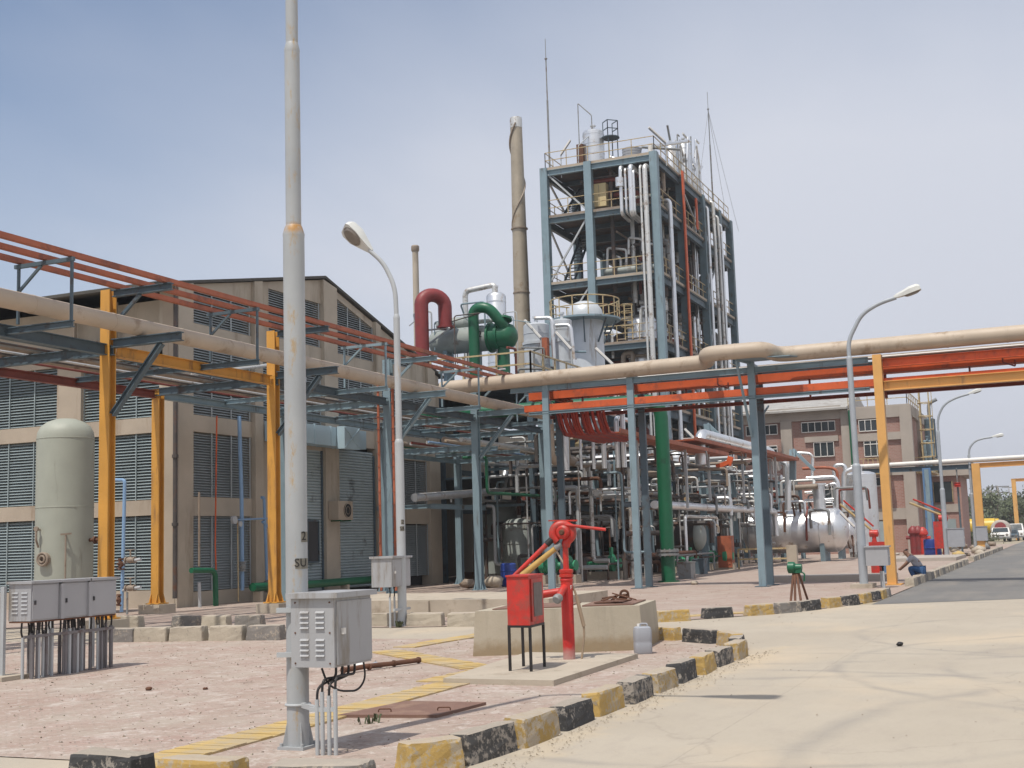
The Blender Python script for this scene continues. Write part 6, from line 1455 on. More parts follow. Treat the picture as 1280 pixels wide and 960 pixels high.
# ------------------------------------------------------------------ silver horizontal tank
st = thing('horizontal_tank', 'big silver clad horizontal tank with domed right end, behind the yellow guard rail', 'tank', (78, 15, 0))
Xc = 78; pr = oX(1040, 645, Xc); zb, zt = oX(1040, 697, Xc).z, oX(1040, 640, Xc).z
r = 1.32; zc = 1.86; yr, yl = oX(1046, 670, Xc).y, oX(940, 670, Xc).y
b = MB(); b.lathe((Xc, yl, zc), (0, -1, 0), [(-.55, .02), (-.45, r*.5), (-.2, r*.85), (0, r), (yl-yr, r), (yl-yr+.25, r*.93), (yl-yr+.5, r*.72), (yl-yr+.68, r*.4), (yl-yr+.74, .02)], 44); b.build('shell', M['silver'], st)
b = MB()
for k in range(1, 7): b.lathe((Xc, yl-(yl-yr)*k/6.02, zc), (0, -1, 0), [(0, r), (.005, r+.02), (.06, r+.02), (.065, r)], 44)
b.build('cladding_bands', M['silver'], st)
for y in (yr+.6, yl-1.0):
    b = MB(); b.prism([(Xc-.9, y, 0), (Xc+.9, y, 0), (Xc+1.1, y, zc-.55), (Xc-1.1, y, zc-.55)], (0, .28, 0)); b.build('saddle', M['steel'], st, False)
b = MB(); p = oX(1025, 637, Xc); b.lathe((Xc, p.y, zc+r-.1), (0, 0, 1), [(0, .36), (1.5, .36), (1.5, .46), (1.62, .46), (1.62, .1)], 24); b.build('dome_nozzle', M['silver'], st)
b = MB(); p = oX(1008, 640, Xc-1.0); 
b.tube([(Xc-.5, p.y, zc+r+.1), (Xc-.95, p.y, zc+r-.15), (Xc-1.36, p.y, zc+.1), (Xc-1.4, p.y, zc-.6)], .07, 10, .3); b.build('level_pipe', M['redbrown'], st)
p = oX(1036, 655, Xc-1.1); b = valve((p.x, p.y, p.z), (0, 0, 1), .07); b.tube([p, p+V(0, 0, -.75)], .04, 8); b.build('gauge', M['redduct'], st)
# second smaller silver vessel behind right end and vertical silver tank
t = thing('horizontal_tank', 'smaller silver tank with rusty fittings just right of the big silver tank', 'tank', (84, 12.6, 0))
b = MB(); y_ = oX(1060, 670, 84).y; b.lathe((84, y_+2.0, 1.7), (0, -1, 0), [(0, 1.0), (2.0, 1.05), (2.3, .95), (2.5, .6), (2.6, .02)], 34); b.build('shell', M['silver'], t)
b = MB(); b.bb((83.4, y_+.3, 0), (84.6, y_+.6, 1.0)); b.build('saddle', M['steel'], t, False)
b = MB(); b.ring((84, y_-.1, 1.7), 1.06, .04, (0, 1, 0), 30, 6); b.tube([(83.2, y_-.4, .1), (83.2, y_-.4, 1.5), (83.2, y_+.4, 1.5)], .05, 8, .1); b.build('fittings', M['cabrust'], t)
c = oX(1075, 690, 88)
t = vvessel('upright silver tank in front of the pinkish brick building', (88, 12.14, .35), 1.05, 5.2, M['silver'], .25, skirt=.35, bands=3)
b = MB(); b.tube([(87.4, 13.0, 5.6), (87.4, 13.0, 6.25), (87.4, 13.75, 6.25), (87.4, 13.75, .5)], .14, 12, .3); b.build('side_pipe', M['silver'], t)
# pipes above the tanks
GT_ = 'silver pipes above the horizontal tank'
for i, (pts, X_, r, m_) in enumerate((
    ([(985, 638), (985, 578), (943, 571)], 76, .2, 'silver'), ([(985, 600), (983, 572), (940, 570)], 77, .14, 'silver'), ([(1015, 600), (1016, 567), (995, 566)], 80, .09, 'silver'),
    ([(1008, 598), (1044, 596), (1048, 606), (1048, 640)], 79, .13, 'silver'), ([(1032, 608), (1046, 603), (1046, 635)], 78.5, .1, 'silver'),
    ([(988, 610), (1022, 608)], 77.5, .17, 'tan_d'), ([(1006, 616), (1030, 614)], 78, .09, 'silver'), ([(1006, 626), (1043, 624)], 78, .1, 'silver'),
    ([(1003, 586), (1030, 584), (1046, 586), (1050, 640)], 81, .1, 'orange_d'), ([(1054, 640), (1055, 590), (1066, 586)], 85, .16, 'silver'), ([(905, 628), (933, 627)], 76, .16, 'silver'), ([(940, 634), (960, 633)], 76, .13, 'silver'))):
    pipe('silver_pipe', '%s pipe in the cluster above the silver tanks, %s counted from the left loop' % ({'silver': 'bright silver', 'tan_d': 'brown lagged', 'orange_d': 'rusty orange'}[m_], ordn(i)), [oX(x, y, X_) for x, y in pts], r, M[m_], group=GT_, bend=.35)
lab = 'thin silver or rusty pipe in the tangle above the silver tanks'
for i in range(30):
    p = oX(R.uniform(935, 1050), R.uniform(595, 650), R.uniform(76, 84)); q_ = p+V(0, R.choice((-1, 1))*R.uniform(.5, 2.5), 0)
    pipe('steel_pipe', lab, [p+V(0, 0, -R.uniform(.5, 2)), p, q_, q_+V(R.uniform(-1, 1), 0, R.uniform(-1.5, .8))], R.choice((.05, .07, .09)), M[R.choice(('silver', 'silver_t', 'cabrust', 'grey_t', 'redbrown'))], group='tangle of pipes above the silver tanks', n=8, bend=.2)
# blue jib post with strut
t = thing('jib_post', 'blue grey davit post with a sloping strut above the pipe cluster', 'davit', oX(991, 600, 75))
b = MB(); a, e, f = oX(991, 600, 75), oX(991, 562, 75), oX(1018, 588, 75); b.bar(V(75, a.y, a.z), e, .35, .35); b.build('post', M['steel'], t, False)
b = MB(); b.bar(e, f, .18, .18); b.build('strut', M['steel'], t, False)
t = thing('jib_post', 'blue grey davit post with a sloping strut on the tower foot', 'davit', oX(884, 560, 72))
b = MB(); a, e, f = oX(884, 560, 72), oX(884, 530, 72), oX(918, 562, 72); b.bar(V(72, a.y, 0), e, .35, .35); b.build('post', M['steel'], t, False)
b = MB(); b.bar(e, f, .2, .2); b.build('strut', M['steel'], t, False)
for i, (a, bq) in enumerate((((856, 536), (868, 548)), ((900, 640), (915, 660)), ((936, 640), (948, 655)), ((1050, 640), (1068, 658)), ((770, 625), (790, 650)))):
    floodlight('tilted strip lamp among the plant pipework, %s of five' % ORD[i], oX(bq[0], bq[1], 66+3*i), oX(a[0], a[1], 66+3*i))
vvessel('round silver insulated vessel head between the tower and the rust trays', (62, oX(845, 545, 62).y, 4.9), .62, .8, M['silver'], .7)
b = MB(); p = oX(905, 582, 58); b.bar(p+V(0, .35, -.05), p+V(0, -.25, .15), .25, .2); b.bar(p+V(0, -.2, .0), p+V(0, -.35, .4), .2, .25); single('orange_actuator', b, M['orange'], 'small bright orange actuator casing among the pipes over the rack', 'actuator', smooth=False)
# green tripod tool stand by the kerb
a = gp(998, 755)
t = thing('tool_stand', 'green vice head on a dark tripod stand beside the far kerb', 'tool stand', a)
for px in (988, 994, 1002, 1010):
    b = MB(); e = gp(px, 757 if px < 1003 else 751); b.tube([e, oX(995+(px-999)*.3, 716, a.x)], .03, 8); b.build('leg', M['cabrust'], t)
p = oX(994, 711, a.x); b = MB(); b.lathe(p+V(0, .18, .03), (0, -1, 0), [(0, .1), (.02, .14), (.16, .14), (.2, .09), (.34, .08)], 14); b.box(p+V(0, 0, -.05), (.14, .3, .1)); b.tube([p+V(0, -.1, -.05), p+V(-.02, -.22, -.12), p+V(-.02, -.2, -.3)], .02, 6, .04); b.build('vice_head', M['green'], t)
# ------------------------------------------------------------------ pinkish brick building at the far end
XB_ = 104.0
bb_ = thing('brick_building', 'pinkish brick building with concrete bands and a yellow ladder cage, beyond the plant', 'building', (112, 18, 0))
def seg_(name, a, c, m_, parent=None):
    b = MB(); b.bb(a, c); return b.build(name, M[m_], parent or bb_, False)
# right block (flat roof) and left block (pitched roof)
b = MB(); b.bb((XB_+.3, 10.25, 0), (XB_+13, 14.9, 11.6)); b.bb((XB_+.3, 14.9, 0), (XB_+14, 27, 10.9)); b.build('brick_wall', M['brick'], bb_, False)
for y0, y1, zt in ((10.1, 11.0, 11.65), (14.7, 15.6, 11.6), (19.6, 20.5, 10.95), (25.5, 26.6, 10.95)):
    seg_('pillar', (XB_-.02, y0, 0), (XB_+.6, y1, zt), 'conc_far')
seg_('pillar', (XB_+5.4, 10.0, 0), (XB_+6.4, 10.5, 11.6), 'conc_far'); seg_('pillar', (XB_+12, 10.0, 0), (XB_+13, 10.5, 11.6), 'conc_far')
for y0, y1, z0, z1 in ((11.0, 14.7, 10.75, 11.65), (15.6, 27, 10.9, 12.0), (11.0, 14.7, 8.95, 9.55), (15.9, 18.6, 9.1, 9.55), (11, 14.7, 2.6, 3.5), (15.6, 27, 2.6, 3.4), (11, 14.7, 6.1, 6.7)):
    seg_('concrete_band', (XB_+.1, y0, z0), (XB_+.5, y1, z1), 'conc_far')
seg_('concrete_band', (XB_+.6, 10.05, 10.75), (XB_+13, 10.3, 11.65), 'conc_far'); seg_('parapet', (XB_+.2, 10.2, 11.65), (XB_+13, 14.9, 11.75), 'conc_far')
b = MB(); b.add([(XB_-.6, 15.0, 11.75), (XB_-.6, 27.3, 11.75), (XB_+7, 27.3, 13.4), (XB_+7, 15.0, 13.4), (XB_+14, 27.3, 11.75), (XB_+14, 15.0, 11.75), (XB_-.6, 15, 11.6), (XB_-.6, 27.3, 11.6)], [(0, 3, 2, 1), (3, 5, 4, 2), (0, 1, 7, 6), (0, 6, 5, 3)]); b.build('roof', M['roof2'], bb_, False)
b = MB(); b.tube([(XB_-.15, 14.85, 0), (XB_-.15, 14.85, 11.5)], .1, 8); b.build('drainpipe', M['green'], bb_)
def win(y0, y1, z0, z1, n):
    b = MB(); b.bb((XB_+.2, y0, z0), (XB_+.295, y1, z1)); w_ = b.build('window', M['glass'], bb_, False)
    b = MB()
    for i in range(n+1): y = y0+(y1-y0)*i/n; b.bar((XB_+.17, y, z0), (XB_+.17, y, z1), .05, .08)
    for z in (z0, z1, z0+(z1-z0)*.78) if z1-z0 > 1.2 else (z0, z1): b.bar((XB_+.17, y0, z), (XB_+.17, y1, z), .05, .07)
    b.build('frame', M['white'], w_, False)
win(16.1, 18.8, 9.95, 10.75, 5); win(16.3, 17.9, 7.9, 9.05, 3); win(12.3, 14.2, 9.75, 10.65, 4); win(12.4, 13.9, 7.7, 8.95, 3); win(20.8, 23.4, 9.95, 10.75, 4); win(20.9, 23, 7.8, 9.0, 3); win(12.3, 14.2, 5.3, 6.0, 4); win(16, 18, 3.9, 5.6, 3)
b = MB(); b.bb((XB_+.15, 12.2, 0), (XB_+.29, 14.0, 2.5)); b.build('door', M['louvre'], bb_, False)
b = MB(); b.rail([(XB_+.3, 12.0, 6.35), (XB_-1.2, 12.0, 6.35), (XB_-1.2, 14.6, 6.35)], 1.1, .35, .03); b.bb((XB_-1.2, 12.0, 6.2), (XB_+.1, 14.6, 6.32)); b.build('balcony', M['rail'], bb_, False)
b = MB(); b.rail([(XB_+.5, 15, 11.75), (XB_+.5, 10.4, 11.75), (XB_+12, 10.4, 11.75)], 1.1, 1.5, .03); b.build('roof_rail', M['rail'], bb_, False)
b = MB(); x, y = XB_+3, 9.7
for dx in (0, .6): b.bar((x+dx, y, 2), (x+dx, y, 13.4), .1, .1)
for k in range(28): b.bar((x, y, 2.4+.4*k), (x+.6, y, 2.4+.4*k), .05, .05)
for k in range(5): b.ring((x+.3, y-.4, 7.6+1.1*k), .55, .04, n=16, k=6)
for a in (-2.5, -1.57, -.6): b.bar((x+.3+.55*math.cos(a), y-.4+.55*math.sin(a), 7.6), (x+.3+.55*math.cos(a), y-.4+.55*math.sin(a), 13), .05, .05)
b.build('ladder_cage', M['rail'], bb_, False)
b = MB(); b.rail([(x-1, 10.3, 6.4), (x-1, 8.9, 6.4), (x+4.4, 8.9, 6.4), (x+4.4, 10.2, 6.4)], 1.1, 1.1, .035); b.bb((x-1, 8.9, 6.25), (x+4.4, 10.2, 6.38)); b.build('side_platform', M['rail'], bb_, False)
t = vvessel('grey bent topped vent column beside the yellow ladder cage of the brick building', (XB_+8, 9.4, 6.4), .45, 4.6, M['steel_d'], .3, 'vent_column', 'vent')
b = MB(); b.tube([(XB_+8, 9.4, 11), (XB_+8, 9.4, 12.4), (XB_+8, 8.7, 12.7)], .15, 10, .4); b.build('goose_neck', M['grey_t'], t)
vvessel('blue grey drum on the side platform of the brick building', (XB_+5.4, 9.5, 6.4), .5, 2.6, M['steel'], .2, 'drum', 'drum')
# small brick block further on
sb = thing('brick_block', 'small pinkish brick block with a concrete cap, right of the brick building', 'building', (120, 9, 0))
b = MB(); b.bb((118, 7.7, 0), (127, 11.0, 6.4)); b.build('brick_wall', M['brick'], sb, False)
seg_('concrete_cap', (117.6, 6.9, 6.4), (127.4, 11.2, 7.8), 'conc_far', sb); seg_('concrete_band', (117.9, 8.0, 3.2), (118.0, 10.9, 3.9), 'conc_far', sb)
b = MB(); b.bb((117.88, 8.4, 4.1), (117.99, 10.0, 5.9)); w_ = b.build('window', M['glass'], sb, False)
b = MB()
for y in (8.4, 9.2, 10.0): b.bar((117.85, y, 4.1), (117.85, y, 5.9), .06, .08)
b.build('frame', M['rail'], w_, False)
seg_('door', (117.9, 8.3, 0), (118.0, 9.9, 2.6), 'louvre', sb)
# far cross rack
fr = thing('pipe_rack', 'far cross rack with a blue column and a slim ochre leg beside the asphalt road', 'pipe rack', (97, 6, 0), 'steel pipe racks')
b = MB(); b.ibeam((97, 5.2, 0), (97, 5.2, 6.35), .55, .55, up=(1, 0, 0)); b.build('column', M['yellow2'], fr, False)
b = MB(); b.ibeam((97, 8.6, 0), (97, 8.6, 6.2), .6, .6, up=(1, 0, 0)); b.build('column', M['steel_b'], fr, False)
b = MB(); b.bar((96.66, 8.6, 0), (96.66, 8.6, 6.1), .3, .06, up=(1, 0, 0)); b.build('flange_face', M['steel'], fr, False)
b = MB(); b.ibeam((97, 5.4, 6.15), (97, 14, 6.2), .25, .34); b.build('long_beam', M['steel_d'], fr, False)
b = MB(); b.ibeam((97, 5.4, 6.2), (97, -9, 6.3), .25, .34); b.build('long_beam', M['yellow2'], fr, False)
b = MB(); b.ibeam((97, -8.8, 0), (97, -8.8, 6.35), .55, .55, up=(1, 0, 0)); b.build('column', M['yellow2'], fr, False)
pipe('rack_pipe', 'white pipe lying on the far cross rack', [(97, 14, 6.55), (97, -9, 6.75)], .16, M['white'], n=12)
pipe('rack_pipe', 'brown pipe beside the white pipe on the far cross rack', [(97.5, 14, 6.5), (97.5, -9, 6.65)], .1, M['tan_d'], n=10)
t = thing('hanging_valve', 'red fitting on a thin pipe hanging from the far cross rack before the brick block', 'valve', (97, 6.9, 5))
a = oX(1197, 606, 97)
b = MB(); b.tube([(97, a.y, 6.1), (97, a.y, a.z)], .05, 6); b.build('hanger_pipe', M['grey_t'], t)
b = valve((97, a.y, a.z), (0, 0, 1), .13, wheel=False); b.build('valve_body', M['redfire'], t)
b = MB(); b.tube([(97, a.y, a.z), (97, a.y, 0)], .07, 6); b.build('drop_pipe', M['steel_d'], t)
f2 = thing('pipe_rack', 'farthest ochre portal frame at the right edge, beyond the parked vehicles', 'pipe rack', (190, 8, 0), 'steel pipe racks')
xx = 185
for y in (oX(1270, 640, xx).y, oX(1270, 640, xx).y-14):
    b = MB(); b.ibeam((xx, y, 0), (xx, y, 8.2), .55, .55, up=(1, 0, 0)); b.build('column', M['yellow2'], f2, False)
b = MB(); y = oX(1270, 640, xx).y; b.ibeam((xx, y+.3, 8.1), (xx, y-14.3, 8.1), .3, .4); b.build('long_beam', M['yellow2'], f2, False)
# second fire monitors and bins on the right
def small_monitor(label, base, s=1.0, up=True):
    base = Vector(base); t = thing('fire_monitor', label, 'fire monitor', base)
    b = MB(); b.tube([base, base+V(0, 0, 1.3*s)], .11*s, 14); b.lathe(base+V(0, 0, 1.1*s), (0, 0, 1), [(0, .11*s), (0, .17*s), (.08*s, .17*s), (.08*s, .11*s)], 14); b.build('riser', M['redfire'], t)
    b = MB(); b.lathe(base+V(.0, .2*s, 1.6*s), (0, -1, 0), [(0, .05*s), (.02*s, .15*s), (.36*s, .15*s), (.4*s, .05*s)], 16); b.tube([base+V(0, 0, 1.3*s), base+V(0, 0, 1.6*s)], .09*s, 12); b.build('turret', M['redfire'], t)
    b = MB(); b.tube([base+V(0, .1*s, 1.75*s), base+V(-.3*s, 1.3*s, 2.9*s if up else 2.3*s)], .05*s, 10); b.build('nozzle', M['trough'], t)
    b = MB(); b.tube([base+V(0, .0, 1.9*s), base+V(-.3*s, 1.15*s, 3.05*s if up else 2.45*s)], .04*s, 10); b.build('lever', M['redfire'], t)
    return t
m0 = oX(1094, 690, 56)
small_monitor('raised red and yellow fire monitor behind the pale box on the lamp post', (56, m0.y, .0), 1.0)
m1 = oX(1182, 690, 85); small_monitor('distant red fire monitor beside the blue column of the far rack', (85, m1.y, 0), 1.5, False)
t = thing('hose_box', 'distant bright red hose box standing by the blue column of the far rack', 'hose box', (84, 7, 0)); a, c_ = oX(1170, 690, 84), oX(1176, 668, 84)
b = MB(); b.bb((84, c_.y-.25, .5), (84.7, a.y+.05, 2.2)); b.build('body', M['redfire'], t, False)
for dx in (.05, .65):
    for yy in (c_.y-.2, a.y): b = MB(); b.bar((84+dx, yy, 0), (84+dx, yy, .5), .06, .06); b.build('leg', M['redfire'], t, False)
t = thing('blue_drum', 'blue drum at the foot of the far blue column', 'barrel', (86, 8, 0)); a = oX(1166, 688, 86)
b = MB(); b.lathe((86, a.y, 0), (0, 0, 1), [(0, .5), (.1, .55), (1.0, .55), (1.1, .5)], 18); b.build('body', M['bluep'], t)
b = MB(); b.lathe((86, a.y, .5), (0, 0, 1), [(0, .55), (.03, .6), (.06, .55)], 18); b.build('hoop', M['bluep'], t)
for i, (px, m_, h) in enumerate(((1143, 'redduct', 2.0), (1149, 'redduct', 2.0), (1155, 'redfire', 1.9))):
    a = oX(px, 688, 92); t = thing('hydrant', 'red fire hydrant by the pillar of the brick building, %s from the left' % ORD[i], 'hydrant', (92, a.y, 0), 'far red hydrants')
    b = MB(); b.lathe((92, a.y, 0), (0, 0, 1), [(0, .35), (.1, .35), (.1, .25), (h-.6, .25), (h-.5, .36), (h-.4, .36), (h-.2, .3), (h, .1)], 16); b.build('barrel', M[m_], t)
    b = MB(); b.tube([(92, a.y+.5, h*.6), (92, a.y-.5, h*.6)], .14, 10); b.build('outlets', M[m_], t)
# bins behind the pale box
t = thing('fire_extinguisher_box', 'red box unit standing behind the pale lamp post box', 'box', (47, 6, 0)); a, c_ = oX(1094, 720, 47), oX(1103, 690, 47)
b = MB(); b.bb((47, c_.y, .02), (47.5, a.y+.12, 1.0)); b.build('body', M['redfire'], t, False)
b = MB(); b.bb((46.97, c_.y-.15, 1.0), (47.53, a.y+.15, 1.3)); b.build('lid', M['redfire'], t, False)
t = thing('waste_bin', 'dark blue open bin beside the red box behind the ochre portal', 'bin', (47, 5, 0)); a, c_ = oX(1103, 718, 47.2), oX(1112, 707, 47.2)
b = MB(); b.bb((47.0, c_.y, .02), (47.6, a.y-.02, .62)); b.build('body', M['steel_b'], t, False)
b = MB(); b.bb((46.97, c_.y-.04, .62), (47.63, a.y+.0, .7)); b.build('rim', M['bluep'], t, False)
b = MB(); b.bb((44.5, 5.3, .0), (46.2, 9.8, .22)); single('concrete_step', b, M['conc_far'], 'low dark concrete step behind the lamp post and the pale box', 'step', smooth=False)
# crouching worker seen from behind
a = oX(1145, 722, 43.6); X_, Y_ = 43.6, a.y
t = thing('person', 'person crouching in grey shirt and blue trousers behind the ochre portal leg', 'person', (X_, Y_, 0))
def skin(name, joints, edges, m, parent, sub_=2):
    off = wloc(parent); me = bpy.data.meshes.new(name)
    me.from_pydata([Vector(p)+Vector((X_, Y_, 0))-off for p, r in joints], edges, []); o = bpy.data.objects.new(name, me); col.objects.link(o); o.parent = parent
    md = o.modifiers.new('Skin', 'SKIN'); md.use_smooth_shade = True
    for i_, (p, r) in enumerate(joints):
        sv = me.skin_vertices[0].data[i_]; sv.radius = (r, r); sv.use_root = (i_ == 0)
    o.modifiers.new('Subdivision', 'SUBSURF').levels = sub_; o.modifiers['Subdivision'].render_levels = sub_
    me.materials.append(m); return o
M['skin'] = mat('brown_skin', (.24, .13, .085), .55, 0, .06, 8); M['hair'] = mat('black_hair', (.015, .012, .01), .6)
M['jeans'] = mat('blue_trouser_cloth', (.03, .085, .20), .85, 0, .2, 6); M['shirt'] = mat('grey_shirt_cloth', (.33, .33, .36), .85, 0, .12, 5)
# pelvis, spine, neck, head ; arms ; legs (facing +Y, squatting)
J = [((0, -.20, .36), .12), ((-.01, -.06, .58), .12), ((-.01, .10, .76), .13), ((-.01, .20, .86), .06), ((-.01, .27, .95), .095), ((-.01, .30, 1.04), .085),
     ((-.2, .10, .78), .06), ((-.24, .28, .58), .045), ((-.18, .46, .44), .032), ((-.17, .53, .40), .035),
     ((.18, .10, .78), .06), ((.22, .28, .58), .045), ((.16, .46, .42), .032), ((.15, .53, .38), .035),
     ((-.12, -.18, .36), .10), ((-.17, .18, .46), .07), ((-.15, .0, .09), .042), ((-.15, .16, .05), .042),
     ((.12, -.18, .36), .10), ((.17, .18, .46), .07), ((.15, .0, .09), .042), ((.15, .16, .05), .042)]
ed_ = [(0, 1), (1, 2), (2, 3), (3, 4), (4, 5), (2, 6), (6, 7), (7, 8), (8, 9), (2, 10), (10, 11), (11, 12), (12, 13), (0, 14), (14, 15), (15, 16), (16, 17), (0, 18), (18, 19), (19, 20), (20, 21)]
bd_ = skin('body', J, ed_, M['skin'], t)
g_ = .022
skin('shirt', [((0, -.19, .38), .125+g_), (J[1][0], .13+g_), (J[2][0], .14+g_), (J[6][0], .07+g_), ((-.23, .22, .65), .055+g_), (J[10][0], .07+g_), ((.21, .22, .65), .055+g_)], [(0, 1), (1, 2), (2, 3), (3, 4), (2, 5), (5, 6)], M['shirt'], t)
skin('trousers', [((0, -.20, .35), .125+g_), (J[14][0], .105+g_), (J[15][0], .078+g_), ((-.15, .01, .12), .05+g_), (J[18][0], .105+g_), (J[19][0], .078+g_), ((.15, .01, .12), .05+g_)], [(0, 1), (1, 2), (2, 3), (0, 4), (4, 5), (5, 6)], M['jeans'], t)
skin('hair', [((-.01, .24, .99), .09), ((-.01, .28, 1.06), .085)], [(0, 1)], M['hair'], t)
for sx in (-.15, .15): skin('shoe', [((sx, -.03, .045), .045), ((sx, .10, .04), .042), ((sx, .2, .035), .035)], [(0, 1), (1, 2)], M['black'], t)
# low platform and kerb slab right
b = MB(); b.bb((72, 5.2, 0), (80, 9, .18)); single('concrete_step', b, M['conc_far'], 'low pale concrete platform before the distant red hose box', 'step', smooth=False)
for i in range(26):
    p = gp(R.uniform(1120, 1240), R.uniform(682, 700)); 
    if p.y < 4.6 or p.x > 170: continue
    lump(p, R.uniform(.15, .5), M[R.choice(('conc_far', 'tan_d', 'grey_t', 'trough', 'conc'))], 'rubble', 'dusty rubble lump among the clutter beside the far asphalt road', 'rubble', group='rubble beside the far road')
# ------------------------------------------------------------------ vehicles far off
def wheel_(t, c, r, w):
    b = MB(); b.lathe(Vector(c)-V(0, w/2, 0), (0, 1, 0), [(0, r*.8), (.02, r), (w-.02, r), (w, r*.8)], 18); o = b.build('wheel', M['tyre'], t)
    b = MB(); b.lathe(Vector(c)-V(0, w/2+.01, 0), (0, 1, 0), [(0, r*.5), (w+.02, r*.5)], 14); b.build('rim', M['galv'], o)
def van(label, p, s, m_, hi, group):
    p = Vector(p); t = thing('parked_van' if hi else 'parked_car', label, 'van' if hi else 'car', p, group); w = .95*s
    # front faces -X
    prof = [(-.1, .35), (0, .95), (.9, 1.15), (1.5, 1.95), (4.6, 2.0), (4.75, 1.0), (4.7, .35)] if hi else [(-.1, .35), (0, .8), (1.2, .98), (1.9, 1.5), (3.4, 1.5), (4.1, 1.0), (4.5, .95), (4.5, .35)]
    b = MB(); n = len(prof); vs = []
    for sy, k in ((-1, 1), (1, 1)):
        for x, z in prof: vs.append(p+V(x*s, sy*w*(1 if z < 1.2 else .86), z*s))
    b.add(vs, [tuple(range(n)), tuple(range(n, 2*n))[::-1]]+[(i, n+i, n+(i+1) % n, (i+1) % n) for i in range(n)]); b.build('body', M[m_], t, False)
    x0, z0, x1, z1 = (prof[2][0], prof[2][1], prof[3][0], prof[3][1])
    b = MB(); a = V((x0+.03)*s, 0, (z0+.06)*s); c = V((x1-.03)*s, 0, (z1-.06)*s); off = V(-.03, 0, .03)
    b.add([p+a+V(0, -w*.84, 0)+off, p+a+V(0, w*.84, 0)+off, p+c+V(0, w*.76, 0)+off, p+c+V(0, -w*.76, 0)+off, p+a+V(0, -w*.84, 0)-off*.3, p+a+V(0, w*.84, 0)-off*.3, p+c+V(0, w*.76, 0)-off*.3, p+c+V(0, -w*.76, 0)-off*.3], [(3,2,1,0),(4,5,6,7),(0,1,5,4),(1,2,6,5),(2,3,7,6),(3,0,4,7)]); b.build('windscreen', M['glass'], t, False)
    for sy in (-1, 1):
        b = MB(); b.lathe(p+V(.0, sy*w*.72, .72*s), (-1, 0, 0), [(-.1, .14*s), (.06, .14*s), (.08, .1*s)], 12); b.build('headlight', M['lens'], t)
    b = MB(); b.bb(p+V(-.16*s, -w*.98, .36*s), p+V(.02, w*.98, .55*s)); b.build('bumper', M['grey_t'], t, False)
    b = MB(); b.bb(p+V(-.05*s, -w*.45, .58*s), p+V(.03, w*.45, .72*s)); b.build('grille', M['black'], t, False)
    for x in (.8, 3.7):
        for sy in (-1, 1): wheel_(t, p+V(x*s, sy*w*.92, .33*s), .33*s, .22*s)
    return t
x = 165
a = oX(1250, 668, x)
t = van('white pickup truck with a tall rounded load, facing the camera at the road end', (x, a.y, 0), 1.15, 'white', False, 'vehicles parked at the road end')
b = MB(); b.lathe((x+2.6, a.y, 1.5), (1, 0, 0), [(0, .4), (.1, 1.0), (.5, 1.2), (3.0, 1.2), (3.3, .8)], 20); b.build('load', M['conc_far'], t)
b = MB(); b.lathe((x+2.55, a.y, 1.7), (1, 0, 0), [(0, .3), (.1, .7), (.15, .3)], 14); b.build('load_end', M['redduct'], t)
a = oX(1269, 668, 178); van('white van parked behind the white pickup at the right edge', (178, a.y, 0), 1.1, 'white', True, 'vehicles parked at the road end')
a = oX(1261, 668, 172); van('dark car between the two white vehicles at the road end', (172, a.y-.2, 0), .95, 'steel_d', False, 'vehicles parked at the road end')
def tanker(label, p, L):
    p = Vector(p); t = thing('tanker_truck', label, 'tanker truck', p, 'yellow tankers')
    b = MB(); b.lathe(p+V(0, 0, 2.0), (0, -1, 0), [(-L/2-.15, .3), (-L/2, 1.0), (-L/2+.1, 1.1), (L/2-.1, 1.1), (L/2, 1.0), (L/2+.15, .3)], 22); b.build('tank', M['tanker'], t)
    b = MB(); b.bb(p+V(-.5, -L/2, .75), p+V(.5, L/2+2, .95)); b.build('chassis', M['black'], t, False)
    b = MB(); b.bb(p+V(-1.1, L/2+.5, .7), p+V(1.1, L/2+2.2, 2.7)); b.build('cab', M['tanker'], t, False)
    for yy in (-L/2+.6, L/2-.4, L/2+1.4):
        for sx in (-1, 1): 
            b = MB(); b.lathe(p+V(sx*.9-.15, yy, .5), (1, 0, 0), [(0, .4), (.02, .5), (.28, .5), (.3, .4)], 16); b.build('wheel', M['tyre'], t)
a = oX(1221, 660, 190); tanker('yellow tanker truck parked left of the slim far ochre column', (190, a.y, 0), 5)
a = oX(1245, 657, 200); tanker('yellow tanker truck half hidden behind the white pickup', (200, a.y+1.5, 0), 4)
